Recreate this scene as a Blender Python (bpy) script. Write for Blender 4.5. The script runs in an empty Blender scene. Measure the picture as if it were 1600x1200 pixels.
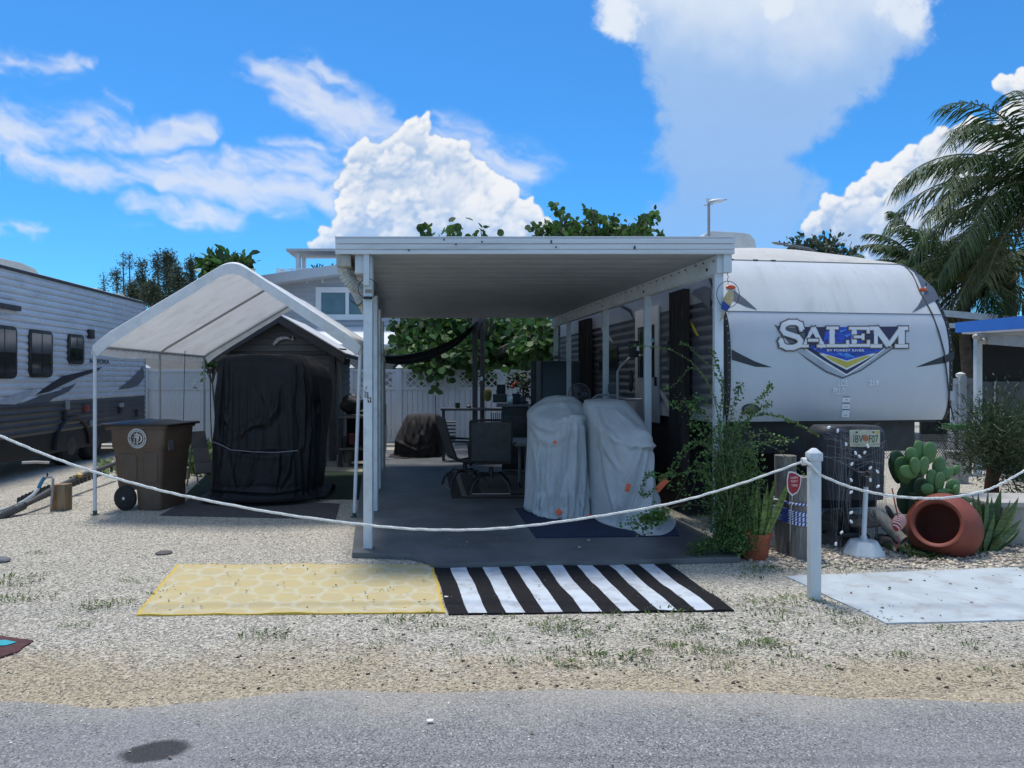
import bpy, bmesh, math, random
import numpy as np
from mathutils import Vector, Matrix, noise as mnoise
random.seed(7); rng = np.random.default_rng(7)
sc = bpy.context.scene
F, H, HY = 1130.0, 1.55, 590.0            # focal length (photo pixels), eye height, horizon row
# ---------------------------------------------------------------- camera
cd = bpy.data.cameras.new('camera'); cam = bpy.data.objects.new('camera', cd); sc.collection.objects.link(cam)
cam.location = (0, 0, H); cam.rotation_euler = (math.radians(90), 0, 0)
cd.sensor_width = 36; cd.lens = 36 * F / 1600; cd.shift_y = -10 / 1600; cd.clip_end = 3000; cd.clip_start = 0.05
sc.camera = cam
sc.view_settings.view_transform = 'Standard'; sc.view_settings.look = 'None'
sc.view_settings.exposure = 0.45; sc.view_settings.gamma = 1; sc.view_settings.use_curve_mapping = False
# ---------------------------------------------------------------- sun and sky
SUN_EL, SUN_AZ = math.radians(74), math.radians(-25)   # azimuth from +Y towards +X
sdir = Vector((math.cos(SUN_EL)*math.sin(SUN_AZ), math.cos(SUN_EL)*math.cos(SUN_AZ), math.sin(SUN_EL)))
sl = bpy.data.lights.new('sun', 'SUN'); so = bpy.data.objects.new('sun', sl); sc.collection.objects.link(so)
sl.energy = 2.65; sl.angle = math.radians(11); sl.color = (1, 0.95, 0.88)
so.rotation_euler = sdir.to_track_quat('Z', 'Y').to_euler()
world = bpy.data.worlds.new('World'); sc.world = world; world.use_nodes = True
# ---- cloud map, computed here: colour and cover of the clouds ahead, over (U,V) = photo pixels/100 on a plane ahead
CU0, CU1, CV0, CV1, CRES = -3.0, 19.0, -3.0, 6.5, 110
def vnoise(xx, yy, seed):
    r = np.random.default_rng(seed).random((257, 257)); xi = np.floor(xx).astype(int); yi = np.floor(yy).astype(int); fx = xx-xi; fy = yy-yi
    fx = fx*fx*fx*(fx*(fx*6-15)+10); fy = fy*fy*fy*(fy*(fy*6-15)+10); a = xi % 256; b = yi % 256
    return (r[b, a]*(1-fx)+r[b, a+1]*fx)*(1-fy)+(r[b+1, a]*(1-fx)+r[b+1, a+1]*fx)*fy
def fbm(xx, yy, octv, seed, gain=.55):
    s = 0; a = 1; t = 0
    for k in range(octv):
        c, q = math.cos(k*1.1), math.sin(k*1.1); f = 2.03**k
        s = s+a*vnoise((xx*c-yy*q)*f+k*17.3, (xx*q+yy*c)*f+k*9.1, seed+k); t += a; a *= gain
    return s/t
def ss(v, a, b): t = np.clip((v-a)/(b-a), 0, 1); return t*t*(3-2*t)
def blur(a, n):
    for _ in range(2):
        for ax in (0, 1):
            p = np.cumsum(np.pad(a, [(n+1, n) if i == ax else (0, 0) for i in (0, 1)], mode='edge'), axis=ax)
            a = (np.take(p, range(2*n+1, p.shape[ax]), axis=ax)-np.take(p, range(0, p.shape[ax]-2*n-1), axis=ax))/(2*n+1)
    return a
def cloud_map():
    W, Hh = int((CU1-CU0)*CRES), int((CV1-CV0)*CRES)
    u = CU0+(np.arange(W)+.5)/CRES; v = CV0+(np.arange(Hh)+.5)/CRES; UU, VV = np.meshgrid(u, v); rg = np.random.default_rng(5)
    wx = fbm(UU*1.3, VV*1.3, 4, 50)-.5; wy = fbm(UU*1.3, VV*1.3, 4, 60)-.5; w2x = fbm(UU*5, VV*5, 4, 70)-.5; w2y = fbm(UU*5, VV*5, 4, 80)-.5
    # --- cirrus
    CIR = [((4.0,1.05,4.9,1.5,.28),1.0),((4.6,1.3,5.6,1.95,.42),1.0),((5.3,1.8,6.3,2.3,.42),.85),((6.9,2.2,8.2,2.75,.42),.75),((-.4,2.1,1.5,2.05,.40),.9),((.4,1.75,1.6,2.05,.28),.6),((1.3,2.15,3.1,2.12,.24),.8),((.2,2.45,2.6,2.82,.26),.85),
           ((2.5,2.85,5.3,3.1,.36),1.0),((3.7,2.6,5.3,2.65,.30),.75),((2.1,3.22,3.7,3.45,.27),.85),((-.5,.95,1.2,1.02,.19),.75),((.4,.9,1.6,1.02,.1),.5),((-.6,3.55,.55,3.6,.14),.8),((1.62,1.5,2.1,1.7,.10),.6),((4.2,2.2,5.1,2.3,.10),.35),((3.0,3.6,5.2,3.35,.12),.35),((-3,.2,-1,1.4,.6),.7)]
    x = UU+wx*.8+w2x*.10; y = VV+wy*.40+w2y*.07; E = np.zeros_like(UU)
    for (ax, ay, bx, by, r), k in CIR:
        dx, dy = bx-ax, by-ay; t = np.clip(((x-ax)*dx+(y-ay)*dy)/(dx*dx+dy*dy), 0, 1); d = np.hypot(x-ax-t*dx, y-ay-t*dy)/(r*1.45); E = np.maximum(E, k*np.clip(1-d, 0, 1))
    a = .42; xr = UU*math.cos(a)+VV*math.sin(a); yr = -UU*math.sin(a)*.9+VV*math.cos(a)
    f1 = fbm(xr*1.2+wx*2, yr*4.6+wy*2.0, 5, 90, .52); f2 = fbm(UU*3+wx*4, VV*9+wy*4, 5, 95, .6)
    cir = ss(E*1.0+(f1-.5)*1.45*ss(E, 0, .4)+(f2-.5)*.30*ss(E, 0, .2), -.02, 1.15)*.82; cir = blur(cir, 1)
    # --- the big pale anvil
    left = np.interp(VV, [-3,0,.45,.7,1.2,1.7,2.4,3.0,3.5,4.2], [8.2,9.25,9.1,9.75,10.0,10.15,10.15,10.2,9.75,9.5])
    right = np.interp(VV, [-3,0,.5,.9,1.5,2.1,2.5,2.8,3.5,4.2], [15.6,14.7,14.85,14.35,13.7,13.05,12.65,13.0,12.9,12.8])
    n1 = fbm(UU*2.4, VV*2.4, 7, 110, .6)-.5; n2 = fbm(UU*1.1, VV*1.1, 5, 120)-.5
    dd = np.minimum(UU-left, right-UU)+n1*.75; anv = ss(dd, -.02, .42)*np.interp(VV, [-3,-1.6,0,1,2.6,3.6,4.4], [0,.7,1,.95,.80,.62,.35])
    n0 = fbm(UU*.9, VV*.9, 3, 125)-.5
    tw = .75*ss(.75-VV+n0*1.3+n2*.5+n1*.35+.5*ss(.5-dd, 0, .5), -.5, 1.1)
    tw = np.maximum(tw, .9*ss(.42-np.hypot((UU-12.2)*.8, VV-.1)+n1*.5, 0, .3)); tw = np.maximum(tw, .95*ss(.62-np.hypot((UU-9.6)*.75, VV-.35)+n1*.7, 0, .4)); tw = np.maximum(tw, .85*ss(.7-np.hypot((UU-14.3)*.7, VV-.15)+n1*.7, 0, .5))
    sh_ = np.clip(tw, 0, 1)[..., None]; acol = (1-sh_)*np.array([.37,.57,.90])+sh_*np.array([.84,.91,1.0])
    acol = acol*(1+.05*n1[..., None])
    # --- cumulus, piled spheres shaded by their slope
    big = [(6.45,2.22,.32),(6.08,2.42,.30),(5.66,2.42,.26),(6.86,2.5,.33),(7.2,2.62,.30),(7.5,2.88,.28),(7.85,3.12,.28),(8.2,3.38,.25),(8.5,3.6,.2),(5.6,2.8,.30),(5.62,3.2,.32),(5.45,3.6,.30),(5.15,3.8,.25),(6.3,2.9,.55),(6.9,3.2,.6),(6.1,3.5,.55),(7.3,3.5,.55),(7.9,3.75,.4),(6.65,1.86,.09),(6.7,1.78,.05),(6.6,4.0,.7),
           (12.72,3.52,.2),(13.0,3.22,.23),(13.4,3.05,.26),(13.8,2.82,.28),(14.2,2.6,.28),(14.65,2.42,.34),(15.15,2.3,.4),(13.5,3.5,.42),(14.3,3.25,.55),(15.1,3.1,.7),(16.0,2.7,.9),(14.6,4.0,.9),(15.72,1.32,.18),(16.05,1.42,.3),(17,1.2,.8),(17.5,2.5,1.2)]
    hgt = np.full((Hh, W), -9.0)
    def put(cx, cy, cz, r):
        x0, x1 = int((cx-r-CU0)*CRES), int((cx+r-CU0)*CRES)+1; y0, y1 = int((cy-r-CV0)*CRES), int((cy+r-CV0)*CRES)+1
        x0, y0 = max(0, x0), max(0, y0); x1, y1 = min(W, x1), min(Hh, y1)
        if x1 <= x0 or y1 <= y0: return
        q = r*r-(UU[y0:y1, x0:x1]-cx)**2-(VV[y0:y1, x0:x1]-cy)**2; hh = np.where(q > 0, cz+np.sqrt(np.maximum(q, 0)), -9); hgt[y0:y1, x0:x1] = np.maximum(hgt[y0:y1, x0:x1], hh)
    def grow(cx, cy, cz, r, lev):
        put(cx, cy, cz, r)
        if lev == 0: return
        for _ in range(13 if lev > 1 else 9):
            th = rg.uniform(0, 2*math.pi); el = rg.uniform(-.1, 1.2); k = r*.86
            nx, ny, nz_ = math.cos(th)*math.cos(el), math.sin(th)*math.cos(el), math.sin(el)
            if ny > .55: continue
            grow(cx+nx*k*1.08, cy+ny*k*1.08, cz+nz_*k*1.0, r*rg.uniform(.20, .42), lev-1)
    for cx, cy, r in big: grow(cx, cy, -.25*(4-cy), r, 2 if r < .3 else 3)
    # wisp the outlines by looking the height field up through noise
    iy = np.clip(((VV-CV0+w2y*.13+wy*.16)*CRES).astype(int), 0, Hh-1); ix = np.clip(((UU-CU0+w2x*.13+wx*.16)*CRES).astype(int), 0, W-1); hgt = hgt[iy, ix]
    m = (hgt > -8).astype(float); hs = np.where(m > 0, hgt, -1.2); base = np.where(m > 0, hgt, 0); mb_ = blur(m, 6)+1e-4
    h1 = blur(hs, 1); gy, gx = np.gradient(h1*CRES); hb = blur(hs, 22); hm = blur(hs, 7); gy2, gx2 = np.gradient(blur(hs, 14)*CRES)
    def lam(gx, gy): 
        n = np.sqrt(gx*gx+gy*gy+1); return (gx*.28+gy*.78+.55)/n     # light from above left and in front
    l = .55*lam(gx, gy)+.45*lam(gx2, gy2); ao = np.clip((blur(hs, 2)-hb)*1.1, -.5, .5)+np.clip((h1-hm)*3.0, -.35, .35)
    fine_n = fbm(UU*14, VV*14, 4, 140)-.5
    n5 = fbm(UU*.9+5, VV*.9, 3, 150)-.5; L = .10+l*.60+ao*.62+fine_n*.22+n5*.9 - .22*ss(VV, 2.9, 4.1)
    L = blur(L, 1); L = ss(L, .02, 1.0)[..., None]
    ccol = (1-L)*np.array([.42,.58,.84])+L*np.array([.95,.97,1.0])
    ca = ss(blur(m, 3)+fine_n*.55, .25, .80)*np.interp(VV, [0,3.2,4.2], [1,.97,.80])
    soft = ss(blur(m, 10), .1, .9)*.45; ca = np.maximum(ca, soft*m)
    # --- composite: far to near
    col = np.ones((Hh, W, 3))*np.array([.80,.86,.98]); al = cir
    def over(col, al, c2, a2):
        ao_ = a2+al*(1-a2); return (c2*a2[..., None]+col*(al*(1-a2))[..., None])/np.maximum(ao_, 1e-4)[..., None], ao_
    col, al = over(col, al, acol, anv); col, al = over(col, al, ccol, ca)
    ed = ss(UU, CU0, CU0+1.2)*ss(-UU, -CU1, -CU1+1.2)*ss(VV, CV0, CV0+1.5)
    return np.dstack([np.clip(col, 0, 1.2), al*ed]).astype(np.float32)
SKYTINT = (.30, .84, 1.26)
class X:
    """tiny wrapper so node maths can be written as an expression"""
    nt = None
    def __init__(s, k): s.k = k
    @staticmethod
    def op(o, *a, clamp=False):
        n = X.nt.nodes.new('ShaderNodeMath'); n.operation = o; n.use_clamp = clamp
        for i, q in enumerate(a):
            if isinstance(q, X): X.nt.links.new(q.k, n.inputs[i])
            else: n.inputs[i].default_value = q
        return X(n.outputs[0])
    def __add__(s, o): return X.op('ADD', s, o)
    def __radd__(s, o): return X.op('ADD', o, s)
    def __sub__(s, o): return X.op('SUBTRACT', s, o)
    def __rsub__(s, o): return X.op('SUBTRACT', o, s)
    def __mul__(s, o): return X.op('MULTIPLY', s, o)
    def __rmul__(s, o): return X.op('MULTIPLY', o, s)
    def __truediv__(s, o): return X.op('DIVIDE', s, o)
def xyz(x, y, z):
    n = X.nt.nodes.new('ShaderNodeCombineXYZ')
    for i, q in enumerate((x, y, z)):
        if isinstance(q, X): X.nt.links.new(q.k, n.inputs[i])
        else: n.inputs[i].default_value = q
    return X(n.outputs[0])
def nz(vec, scale, detail=4, rough=.55, dist=0, out=0):
    n = X.nt.nodes.new('ShaderNodeTexNoise'); n.inputs['Scale'].default_value = scale; n.inputs['Detail'].default_value = detail
    n.inputs['Roughness'].default_value = rough; n.inputs['Distortion'].default_value = dist
    if vec is not None: X.nt.links.new(vec.k, n.inputs['Vector'])
    return X(n.outputs[out])
def vor(vec, scale, feature='F1', detail=0, rough=.5, out='Distance', smooth=.3):
    n = X.nt.nodes.new('ShaderNodeTexVoronoi'); n.feature = feature; n.inputs['Scale'].default_value = scale
    if 'Detail' in n.inputs: n.inputs['Detail'].default_value = detail; n.inputs['Roughness'].default_value = rough
    if feature == 'SMOOTH_F1': n.inputs['Smoothness'].default_value = smooth
    if vec is not None: X.nt.links.new(vec.k, n.inputs['Vector'])
    return X(n.outputs[out])
def sstep(v, a, b, t0=0.0, t1=1.0):
    n = X.nt.nodes.new('ShaderNodeMapRange'); n.interpolation_type = 'SMOOTHSTEP'
    X.nt.links.new(v.k, n.inputs[0])
    for i, q in enumerate((a, b, t0, t1)): n.inputs[1+i].default_value = q
    return X(n.outputs[0])
def mixc(f, a, b, mode='MIX'):
    n = X.nt.nodes.new('ShaderNodeMix'); n.data_type = 'RGBA'; n.blend_type = mode
    for i, q in ((0, f), (6, a), (7, b)):
        if isinstance(q, X): X.nt.links.new(q.k, n.inputs[i])
        elif i == 0: n.inputs[0].default_value = q
        else: n.inputs[i].default_value = (q[0], q[1], q[2], 1)
    return X(n.outputs[2])
def sep(v):
    n = X.nt.nodes.new('ShaderNodeSeparateXYZ'); X.nt.links.new(v.k, n.inputs[0]); return [X(o) for o in n.outputs]
X.nt = world.node_tree; X.nt.nodes.clear()
sky = X.nt.nodes.new('ShaderNodeTexSky'); sky.sky_type = 'NISHITA'; sky.sun_disc = False
sky.sun_elevation = SUN_EL; sky.sun_rotation = SUN_AZ
sky.air_density = 1.0; sky.dust_density = 0.3; sky.ozone_density = 3.0
tc = X.nt.nodes.new('ShaderNodeTexCoord'); dirv = X(tc.outputs['Generated'])
dx, dy, dz = sep(dirv)
ys = X.op('MAXIMUM', dy, 0.12)
U = 8.0 + 11.3*(dx/ys); V = 5.9 - 11.3*(dz/ys)        # gnomonic map of the sky ahead
front = sstep(dy, .12, .35)
CM = cloud_map()
cimg = bpy.data.images.new('cloud_map', CM.shape[1], CM.shape[0], alpha=True, float_buffer=True)
cimg.colorspace_settings.name = 'Non-Color'; cimg.alpha_mode = 'CHANNEL_PACKED'; cimg.pixels.foreach_set(np.ascontiguousarray(CM[::-1]).ravel()); cimg.update(); cimg.pack()
ci = X.nt.nodes.new('ShaderNodeTexImage'); ci.image = cimg; ci.extension = 'CLIP'; ci.interpolation = 'Linear'
cuv = xyz((U-CU0)*(1/(CU1-CU0)), (CV1-V)*(1/(CV1-CV0)), 0.0); X.nt.links.new(cuv.k, ci.inputs[0])
# unseen cloud behind and above the camera, made dense to brighten shaded fronts
gen = nz(dirv, 2.2, 5, .58, .3)
genA = sstep(gen, .44, .60)*.85*(1.0-front)*sstep(dz, 0, .15)
skyc = mixc(1.0, X(sky.outputs[0]), SKYTINT, 'MULTIPLY')
ccl = mixc(1.0, X(ci.outputs[0]), (6.9, 6.9, 6.9), 'MULTIPLY')
c = mixc(X(ci.outputs[1])*front, skyc, ccl)
c = mixc(genA, c, (5.6, 6.5, 8.0))
bg = X.nt.nodes.new('ShaderNodeBackground'); bg.inputs[1].default_value = 0.1
X.nt.links.new(c.k, bg.inputs[0])
wo = X.nt.nodes.new('ShaderNodeOutputWorld'); X.nt.links.new(bg.outputs[0], wo.inputs[0])
world.cycles.sampling_method = 'MANUAL'; world.cycles.sample_map_resolution = 512
# ---------------------------------------------------------------- materials
MC = {}
def M(name, col, rough=.6, var=.12, vs=6, bump=0, bs=80, metal=0, dirt=None, island=0, transl=0, stretch=(1,1,1), spec=.5, bdist=.004, world_co=False):
    if name in MC: return MC[name]
    m = bpy.data.materials.new(name); m.use_nodes = True; nt = m.node_tree; X.nt = nt; MC[name] = m
    b = nt.nodes['Principled BSDF']; b.inputs['Roughness'].default_value = rough; b.inputs['Metallic'].default_value = metal
    b.inputs['Specular IOR Level'].default_value = spec
    if world_co: co = X(nt.nodes.new('ShaderNodeNewGeometry').outputs['Position'])
    else: co = X(nt.nodes.new('ShaderNodeTexCoord').outputs['Object'])
    if stretch != (1,1,1):
        mp = nt.nodes.new('ShaderNodeMapping'); mp.inputs['Scale'].default_value = stretch; nt.links.new(co.k, mp.inputs[0]); co = X(mp.outputs[0])
    n = nz(co, vs, 6, .6)
    lo = tuple(x*(1-var) for x in col); hi = tuple(min(1, x*(1+var)) for x in col)
    c = mixc(sstep(n, .3, .7), lo, hi)
    if island:
        g = X(nt.nodes.new('ShaderNodeNewGeometry').outputs['Random Per Island'])
        k = 1.0 - island + g*(2*island)
        hs = nt.nodes.new('ShaderNodeHueSaturation'); nt.links.new(c.k, hs.inputs['Color']); nt.links.new(k.k, hs.inputs['Value'])
        hh = .5 + (X.op('FRACT', g*7.3)-.5)*island*.10; nt.links.new(hh.k, hs.inputs['Hue']); c = X(hs.outputs[0])
    if dirt:
        dc, amt, ds = dirt
        dn = nz(co, ds, 9, .68, .4)
        c = mixc(sstep(dn, .48, .72)*amt, c, dc)
        rr = rough + (dn-.5)*.3; nt.links.new(rr.k, b.inputs['Roughness'])
    nt.links.new(c.k, b.inputs['Base Color'])
    if bump:
        bn = nt.nodes.new('ShaderNodeBump'); bn.inputs['Strength'].default_value = bump; bn.inputs['Distance'].default_value = bdist
        h = nz(co, bs, 5, .6); nt.links.new(h.k, bn.inputs['Height']); nt.links.new(bn.outputs[0], b.inputs['Normal'])
    if transl:
        t = nt.nodes.new('ShaderNodeBsdfTranslucent'); nt.links.new(c.k, t.inputs[0])
        ms = nt.nodes.new('ShaderNodeMixShader'); ms.inputs[0].default_value = transl
        nt.links.new(b.outputs[0], ms.inputs[1]); nt.links.new(t.outputs[0], ms.inputs[2])
        nt.links.new(ms.outputs[0], nt.nodes['Material Output'].inputs[0])
    return m
# ---------------------------------------------------------------- mesh helpers
def P(px, py, Y): return Vector(((px-800)/F*Y, Y, H-(py-HY)/F*Y))
def G(px, py, z=0.0):
    Y = (H-z)*F/(py-HY); return Vector(((px-800)/F*Y, Y, z))
def frame(o, ax=(1,0,0), ay=(0,1,0), az=(0,0,1)):
    o, ax, ay, az = Vector(o), Vector(ax), Vector(ay), Vector(az)
    return lambda p: o + ax*p[0] + ay*p[1] + az*p[2]
ORG = {}
def orig(p):
    return ORG.get(p.name, Vector((0,0,0))) if p is not None else Vector((0,0,0))
def tag(o, label=None, cat=None, group=None, kind=None):
    if label: o['label'] = label
    if cat: o['category'] = cat
    if group: o['group'] = group
    if kind: o['kind'] = kind
    return o
def thing(name, label, cat, loc=(0,0,0), group=None):
    o = bpy.data.objects.new(name, None); sc.collection.objects.link(o); o.location = loc; o.empty_display_size = .1
    ORG[o.name] = Vector(loc)
    return tag(o, label, cat, group)
def link_mesh(name, me, parent=None, org=None):
    o = bpy.data.objects.new(name, me); sc.collection.objects.link(o)
    if parent is not None: o.parent = parent
    ORG[o.name] = orig(parent) if org is None else Vector(org)
    return o
def finish(me, mats, smooth, ang=35):
    for m in (mats if isinstance(mats, (list, tuple)) else [mats]): me.materials.append(m)
    if smooth:
        me.polygons.foreach_set('use_smooth', [True]*len(me.polygons)); me.set_sharp_from_angle(angle=math.radians(ang))
class MB:
    def __init__(s, fr=None): s.v = []; s.f = []; s.mi = []; s.fr = fr; s.cur = 0
    def pt(s, p):
        s.v.append(s.fr(p) if s.fr else Vector(p)); return len(s.v)-1
    def face(s, *i): s.f.append(tuple(i)); s.mi.append(s.cur)
    def hexa(s, c8):
        i = [s.pt(p) for p in c8]
        for q in ((0,3,2,1),(4,5,6,7),(0,1,5,4),(1,2,6,5),(2,3,7,6),(3,0,4,7)): s.face(*[i[k] for k in q])
        return s
    def box(s, x0, x1, y0, y1, z0, z1):
        return s.hexa([(x0,y0,z0),(x1,y0,z0),(x1,y1,z0),(x0,y1,z0),(x0,y0,z1),(x1,y0,z1),(x1,y1,z1),(x0,y1,z1)])
    def obox(s, c, size, rot):
        c = Vector(c); R = rot.to_matrix() if hasattr(rot, 'to_matrix') else rot
        a, b, d = [q/2 for q in size]
        return s.hexa([c + R@Vector(p) for p in ((-a,-b,-d),(a,-b,-d),(a,b,-d),(-a,b,-d),(-a,-b,d),(a,-b,d),(a,b,d),(-a,b,d))])
    def bar(s, p0, p1, w, h, up=(0,0,1)):
        p0, p1 = Vector(p0), Vector(p1); d = (p1-p0).normalized(); up = Vector(up)
        if abs(d.dot(up)) > .98: up = Vector((0,1,0))
        a = d.cross(up).normalized()*w/2; b = a.cross(d).normalized()*h/2
        return s.hexa([p0-a-b, p0+a-b, p0+a+b, p0-a+b, p1-a-b, p1+a-b, p1+a+b, p1-a+b])
    def tube(s, pts, r, n=8, cap=True):
        pts = [Vector(p) for p in pts]; rr = r if isinstance(r, (list, tuple)) else [r]*len(pts)
        up = Vector((0,0,1)); base = []
        d0 = (pts[1]-pts[0]).normalized()
        a = d0.cross(up); a = a.normalized() if a.length > .05 else Vector((1,0,0))
        for k, p in enumerate(pts):
            d = (pts[min(k+1, len(pts)-1)] - pts[max(k-1, 0)]).normalized()
            a = (a - d*a.dot(d)); a = a.normalized() if a.length > 1e-5 else Vector((1,0,0)); b = d.cross(a)
            base.append([s.pt(p + (a*math.cos(t)+b*math.sin(t))*rr[k]) for t in [2*math.pi*i/n for i in range(n)]])
        for k in range(len(pts)-1):
            A, B = base[k], base[k+1]
            for i in range(n): s.face(A[i], A[(i+1)%n], B[(i+1)%n], B[i])
        if cap: s.face(*base[0][::-1]); s.face(*base[-1])
        return s
    def lathe(s, prof, n=24, o=(0,0,0), ax=(0,0,1), ref=(1,0,0), cap=True):
        o, ax = Vector(o), Vector(ax).normalized(); a = Vector(ref); a = (a-ax*a.dot(ax)).normalized(); b = ax.cross(a)
        rings = [[s.pt(o + ax*z + (a*math.cos(2*math.pi*i/n)+b*math.sin(2*math.pi*i/n))*r) for i in range(n)] for r, z in prof]
        for A, B in zip(rings, rings[1:]):
            for i in range(n): s.face(A[i], A[(i+1)%n], B[(i+1)%n], B[i])
        if cap: s.face(*rings[0][::-1]); s.face(*rings[-1])
        return s
    def prism(s, poly, org, ux, uy, ext):
        """flat outline given thickness: poly in (u,v), placed at org + u*ux + v*uy, extruded by ext"""
        org, ux, uy, ext = Vector(org), Vector(ux), Vector(uy), Vector(ext); n = len(poly)
        A = [s.pt(org+ux*u+uy*v) for u, v in poly]; B = [s.pt(org+ux*u+uy*v+ext) for u, v in poly]
        s.face(*A[::-1]); s.face(*B)
        for i in range(n): s.face(A[i], A[(i+1)%n], B[(i+1)%n], B[i])
        return s
    def grid(s, nu, nv, fn, close_u=False):
        I = [[s.pt(fn(i/(nu if close_u else nu-1), j/(nv-1))) for i in range(nu)] for j in range(nv)]
        for j in range(nv-1):
            for i in range(nu if close_u else nu-1):
                s.face(I[j][i], I[j][(i+1)%nu], I[j+1][(i+1)%nu], I[j+1][i])
        return s
    def ball(s, c, r, nu=12, nv=8, rot=None):
        c = Vector(c); r = r if isinstance(r, (list, tuple)) else (r, r, r)
        def fn(u, v):
            t = 2*math.pi*u; q = math.pi*(v*.999+.0005)
            p = Vector((r[0]*math.sin(q)*math.cos(t), r[1]*math.sin(q)*math.sin(t), r[2]*math.cos(q)))
            return c + (rot @ p if rot is not None else p)
        return s.grid(nu, nv, fn, True)
    def build(s, name, mat, parent=None, smooth=False, kind=None, label=None, bevel=0, fix=True, cat=None, group=None, org=None, ang=35):
        o_ = orig(parent) if org is None else Vector(org)
        me = bpy.data.meshes.new(name); me.from_pydata([v-o_ for v in s.v], [], s.f)
        if isinstance(mat, (list, tuple)): me.polygons.foreach_set('material_index', s.mi)
        if fix:
            bm = bmesh.new(); bm.from_mesh(me); bmesh.ops.recalc_face_normals(bm, faces=bm.faces)
            if bevel: 
                es = [e for e in bm.edges if len(e.link_faces) == 2 and e.calc_face_angle(0) > .6]
                bmesh.ops.bevel(bm, geom=es, offset=bevel, segments=2, profile=.6, affect='EDGES', clamp_overlap=True)
            bm.to_mesh(me); bm.free()
        finish(me, mat, smooth or bevel > 0, ang)
        me.update()
        o = link_mesh(name, me, parent, org)
        if org is not None and parent is None: o.location = org
        return tag(o, label, cat, group, kind)
def polys(name, V, mat, parent=None, kind=None, smooth=False):
    """V: (N,k,3) array, one k-gon per row"""
    N, k, _ = V.shape; o_ = np.array(orig(parent))
    me = bpy.data.meshes.new(name); me.vertices.add(N*k); me.loops.add(N*k); me.polygons.add(N)
    me.vertices.foreach_set('co', (V-o_).reshape(-1).astype(np.float32))
    me.loops.foreach_set('vertex_index', np.arange(N*k, dtype=np.int32))
    me.polygons.foreach_set('loop_start', (np.arange(N)*k).astype(np.int32))
    me.polygons.foreach_set('loop_total', np.full(N, k, np.int32))
    me.materials.append(mat); me.update(calc_edges=True)
    o = link_mesh(name, me, parent); return tag(o, kind=kind)
def tmesh(name, V, Fc, mat, parent=None, kind=None, smooth=False):
    o_ = np.array(orig(parent)); me = bpy.data.meshes.new(name); N = len(V); T = len(Fc)
    me.vertices.add(N); me.loops.add(T*3); me.polygons.add(T)
    me.vertices.foreach_set('co', (V-o_).reshape(-1).astype(np.float32)); me.loops.foreach_set('vertex_index', Fc.reshape(-1).astype(np.int32))
    me.polygons.foreach_set('loop_start', (np.arange(T)*3).astype(np.int32)); me.polygons.foreach_set('loop_total', np.full(T, 3, np.int32))
    me.materials.append(mat); me.update(calc_edges=True); o = link_mesh(name, me, parent); return tag(o, kind=kind)
def leafset(C, D, Nn, L, W, shape='leaf'):
    """leaf polygons: centres C, length directions D, normals Nn, lengths L, widths W"""
    C, D, Nn = map(np.asarray, (C, D, Nn)); D = D/(np.linalg.norm(D, axis=1, keepdims=True)+1e-9)
    S = np.cross(D, Nn); S /= (np.linalg.norm(S, axis=1, keepdims=True)+1e-9)
    if shape == 'leaf': uv = [(-.5,0),(-.1,.5),(.25,.4),(.5,0),(.25,-.4),(-.1,-.5)]
    elif shape == 'round': uv = [(-.45,-.2),(-.3,.4),(0,.52),(.35,.38),(.5,0),(.35,-.38),(0,-.52),(-.3,-.4)]
    else: uv = [(-.5,.35),(.5,0),(-.5,-.35)]
    L = np.asarray(L)[:,None]; W = np.asarray(W)[:,None]
    Nu = np.cross(S, D)
    return np.stack([C + D*L*u + S*W*v + Nu*L*(.18*(abs(v)*1.2-u*u)) for u, v in uv], 1)
def text(s, fr, h, mat, parent, name='lettering', w=None, ext=.0015, bold=0.0, spacing=1.0, shear=0.0, align='CENTER'):
    cu = bpy.data.curves.new(name, 'FONT'); cu.body = s; cu.size = 1; cu.align_x = align; cu.align_y = 'CENTER'; cu.offset = bold; cu.shear = shear
    cu.space_character = spacing; cu.resolution_u = 3
    o = bpy.data.objects.new(name+'_tmp', cu); sc.collection.objects.link(o)
    dg = bpy.context.evaluated_depsgraph_get(); me = bpy.data.meshes.new_from_object(o.evaluated_get(dg))
    bpy.data.objects.remove(o); bpy.data.curves.remove(cu)
    xs = [v.co.x for v in me.vertices]; ys_ = [v.co.y for v in me.vertices]
    kx = (w/(max(xs)-min(xs))) if w else h/(max(ys_)-min(ys_)); ky = h/(max(ys_)-min(ys_)); cx = (max(xs)+min(xs))/2 if align == 'CENTER' else min(xs); cy = (max(ys_)+min(ys_))/2
    o_ = orig(parent)
    for v in me.vertices: v.co = fr(((v.co.x-cx)*kx, (v.co.y-cy)*ky, 0)) - o_
    me.materials.clear(); me.materials.append(mat)
    return link_mesh(name, me, parent)
def copy_tree(o, loc=None, label=None, parent=None):
    c = o.copy(); sc.collection.objects.link(c); ORG[c.name] = Vector(ORG.get(o.name, (0,0,0)))
    if parent is not None: c.parent = parent
    if loc is not None: c.location = loc
    if label: c['label'] = label
    for ch in list(o.children): copy_tree(ch, parent=c)
    return c
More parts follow.
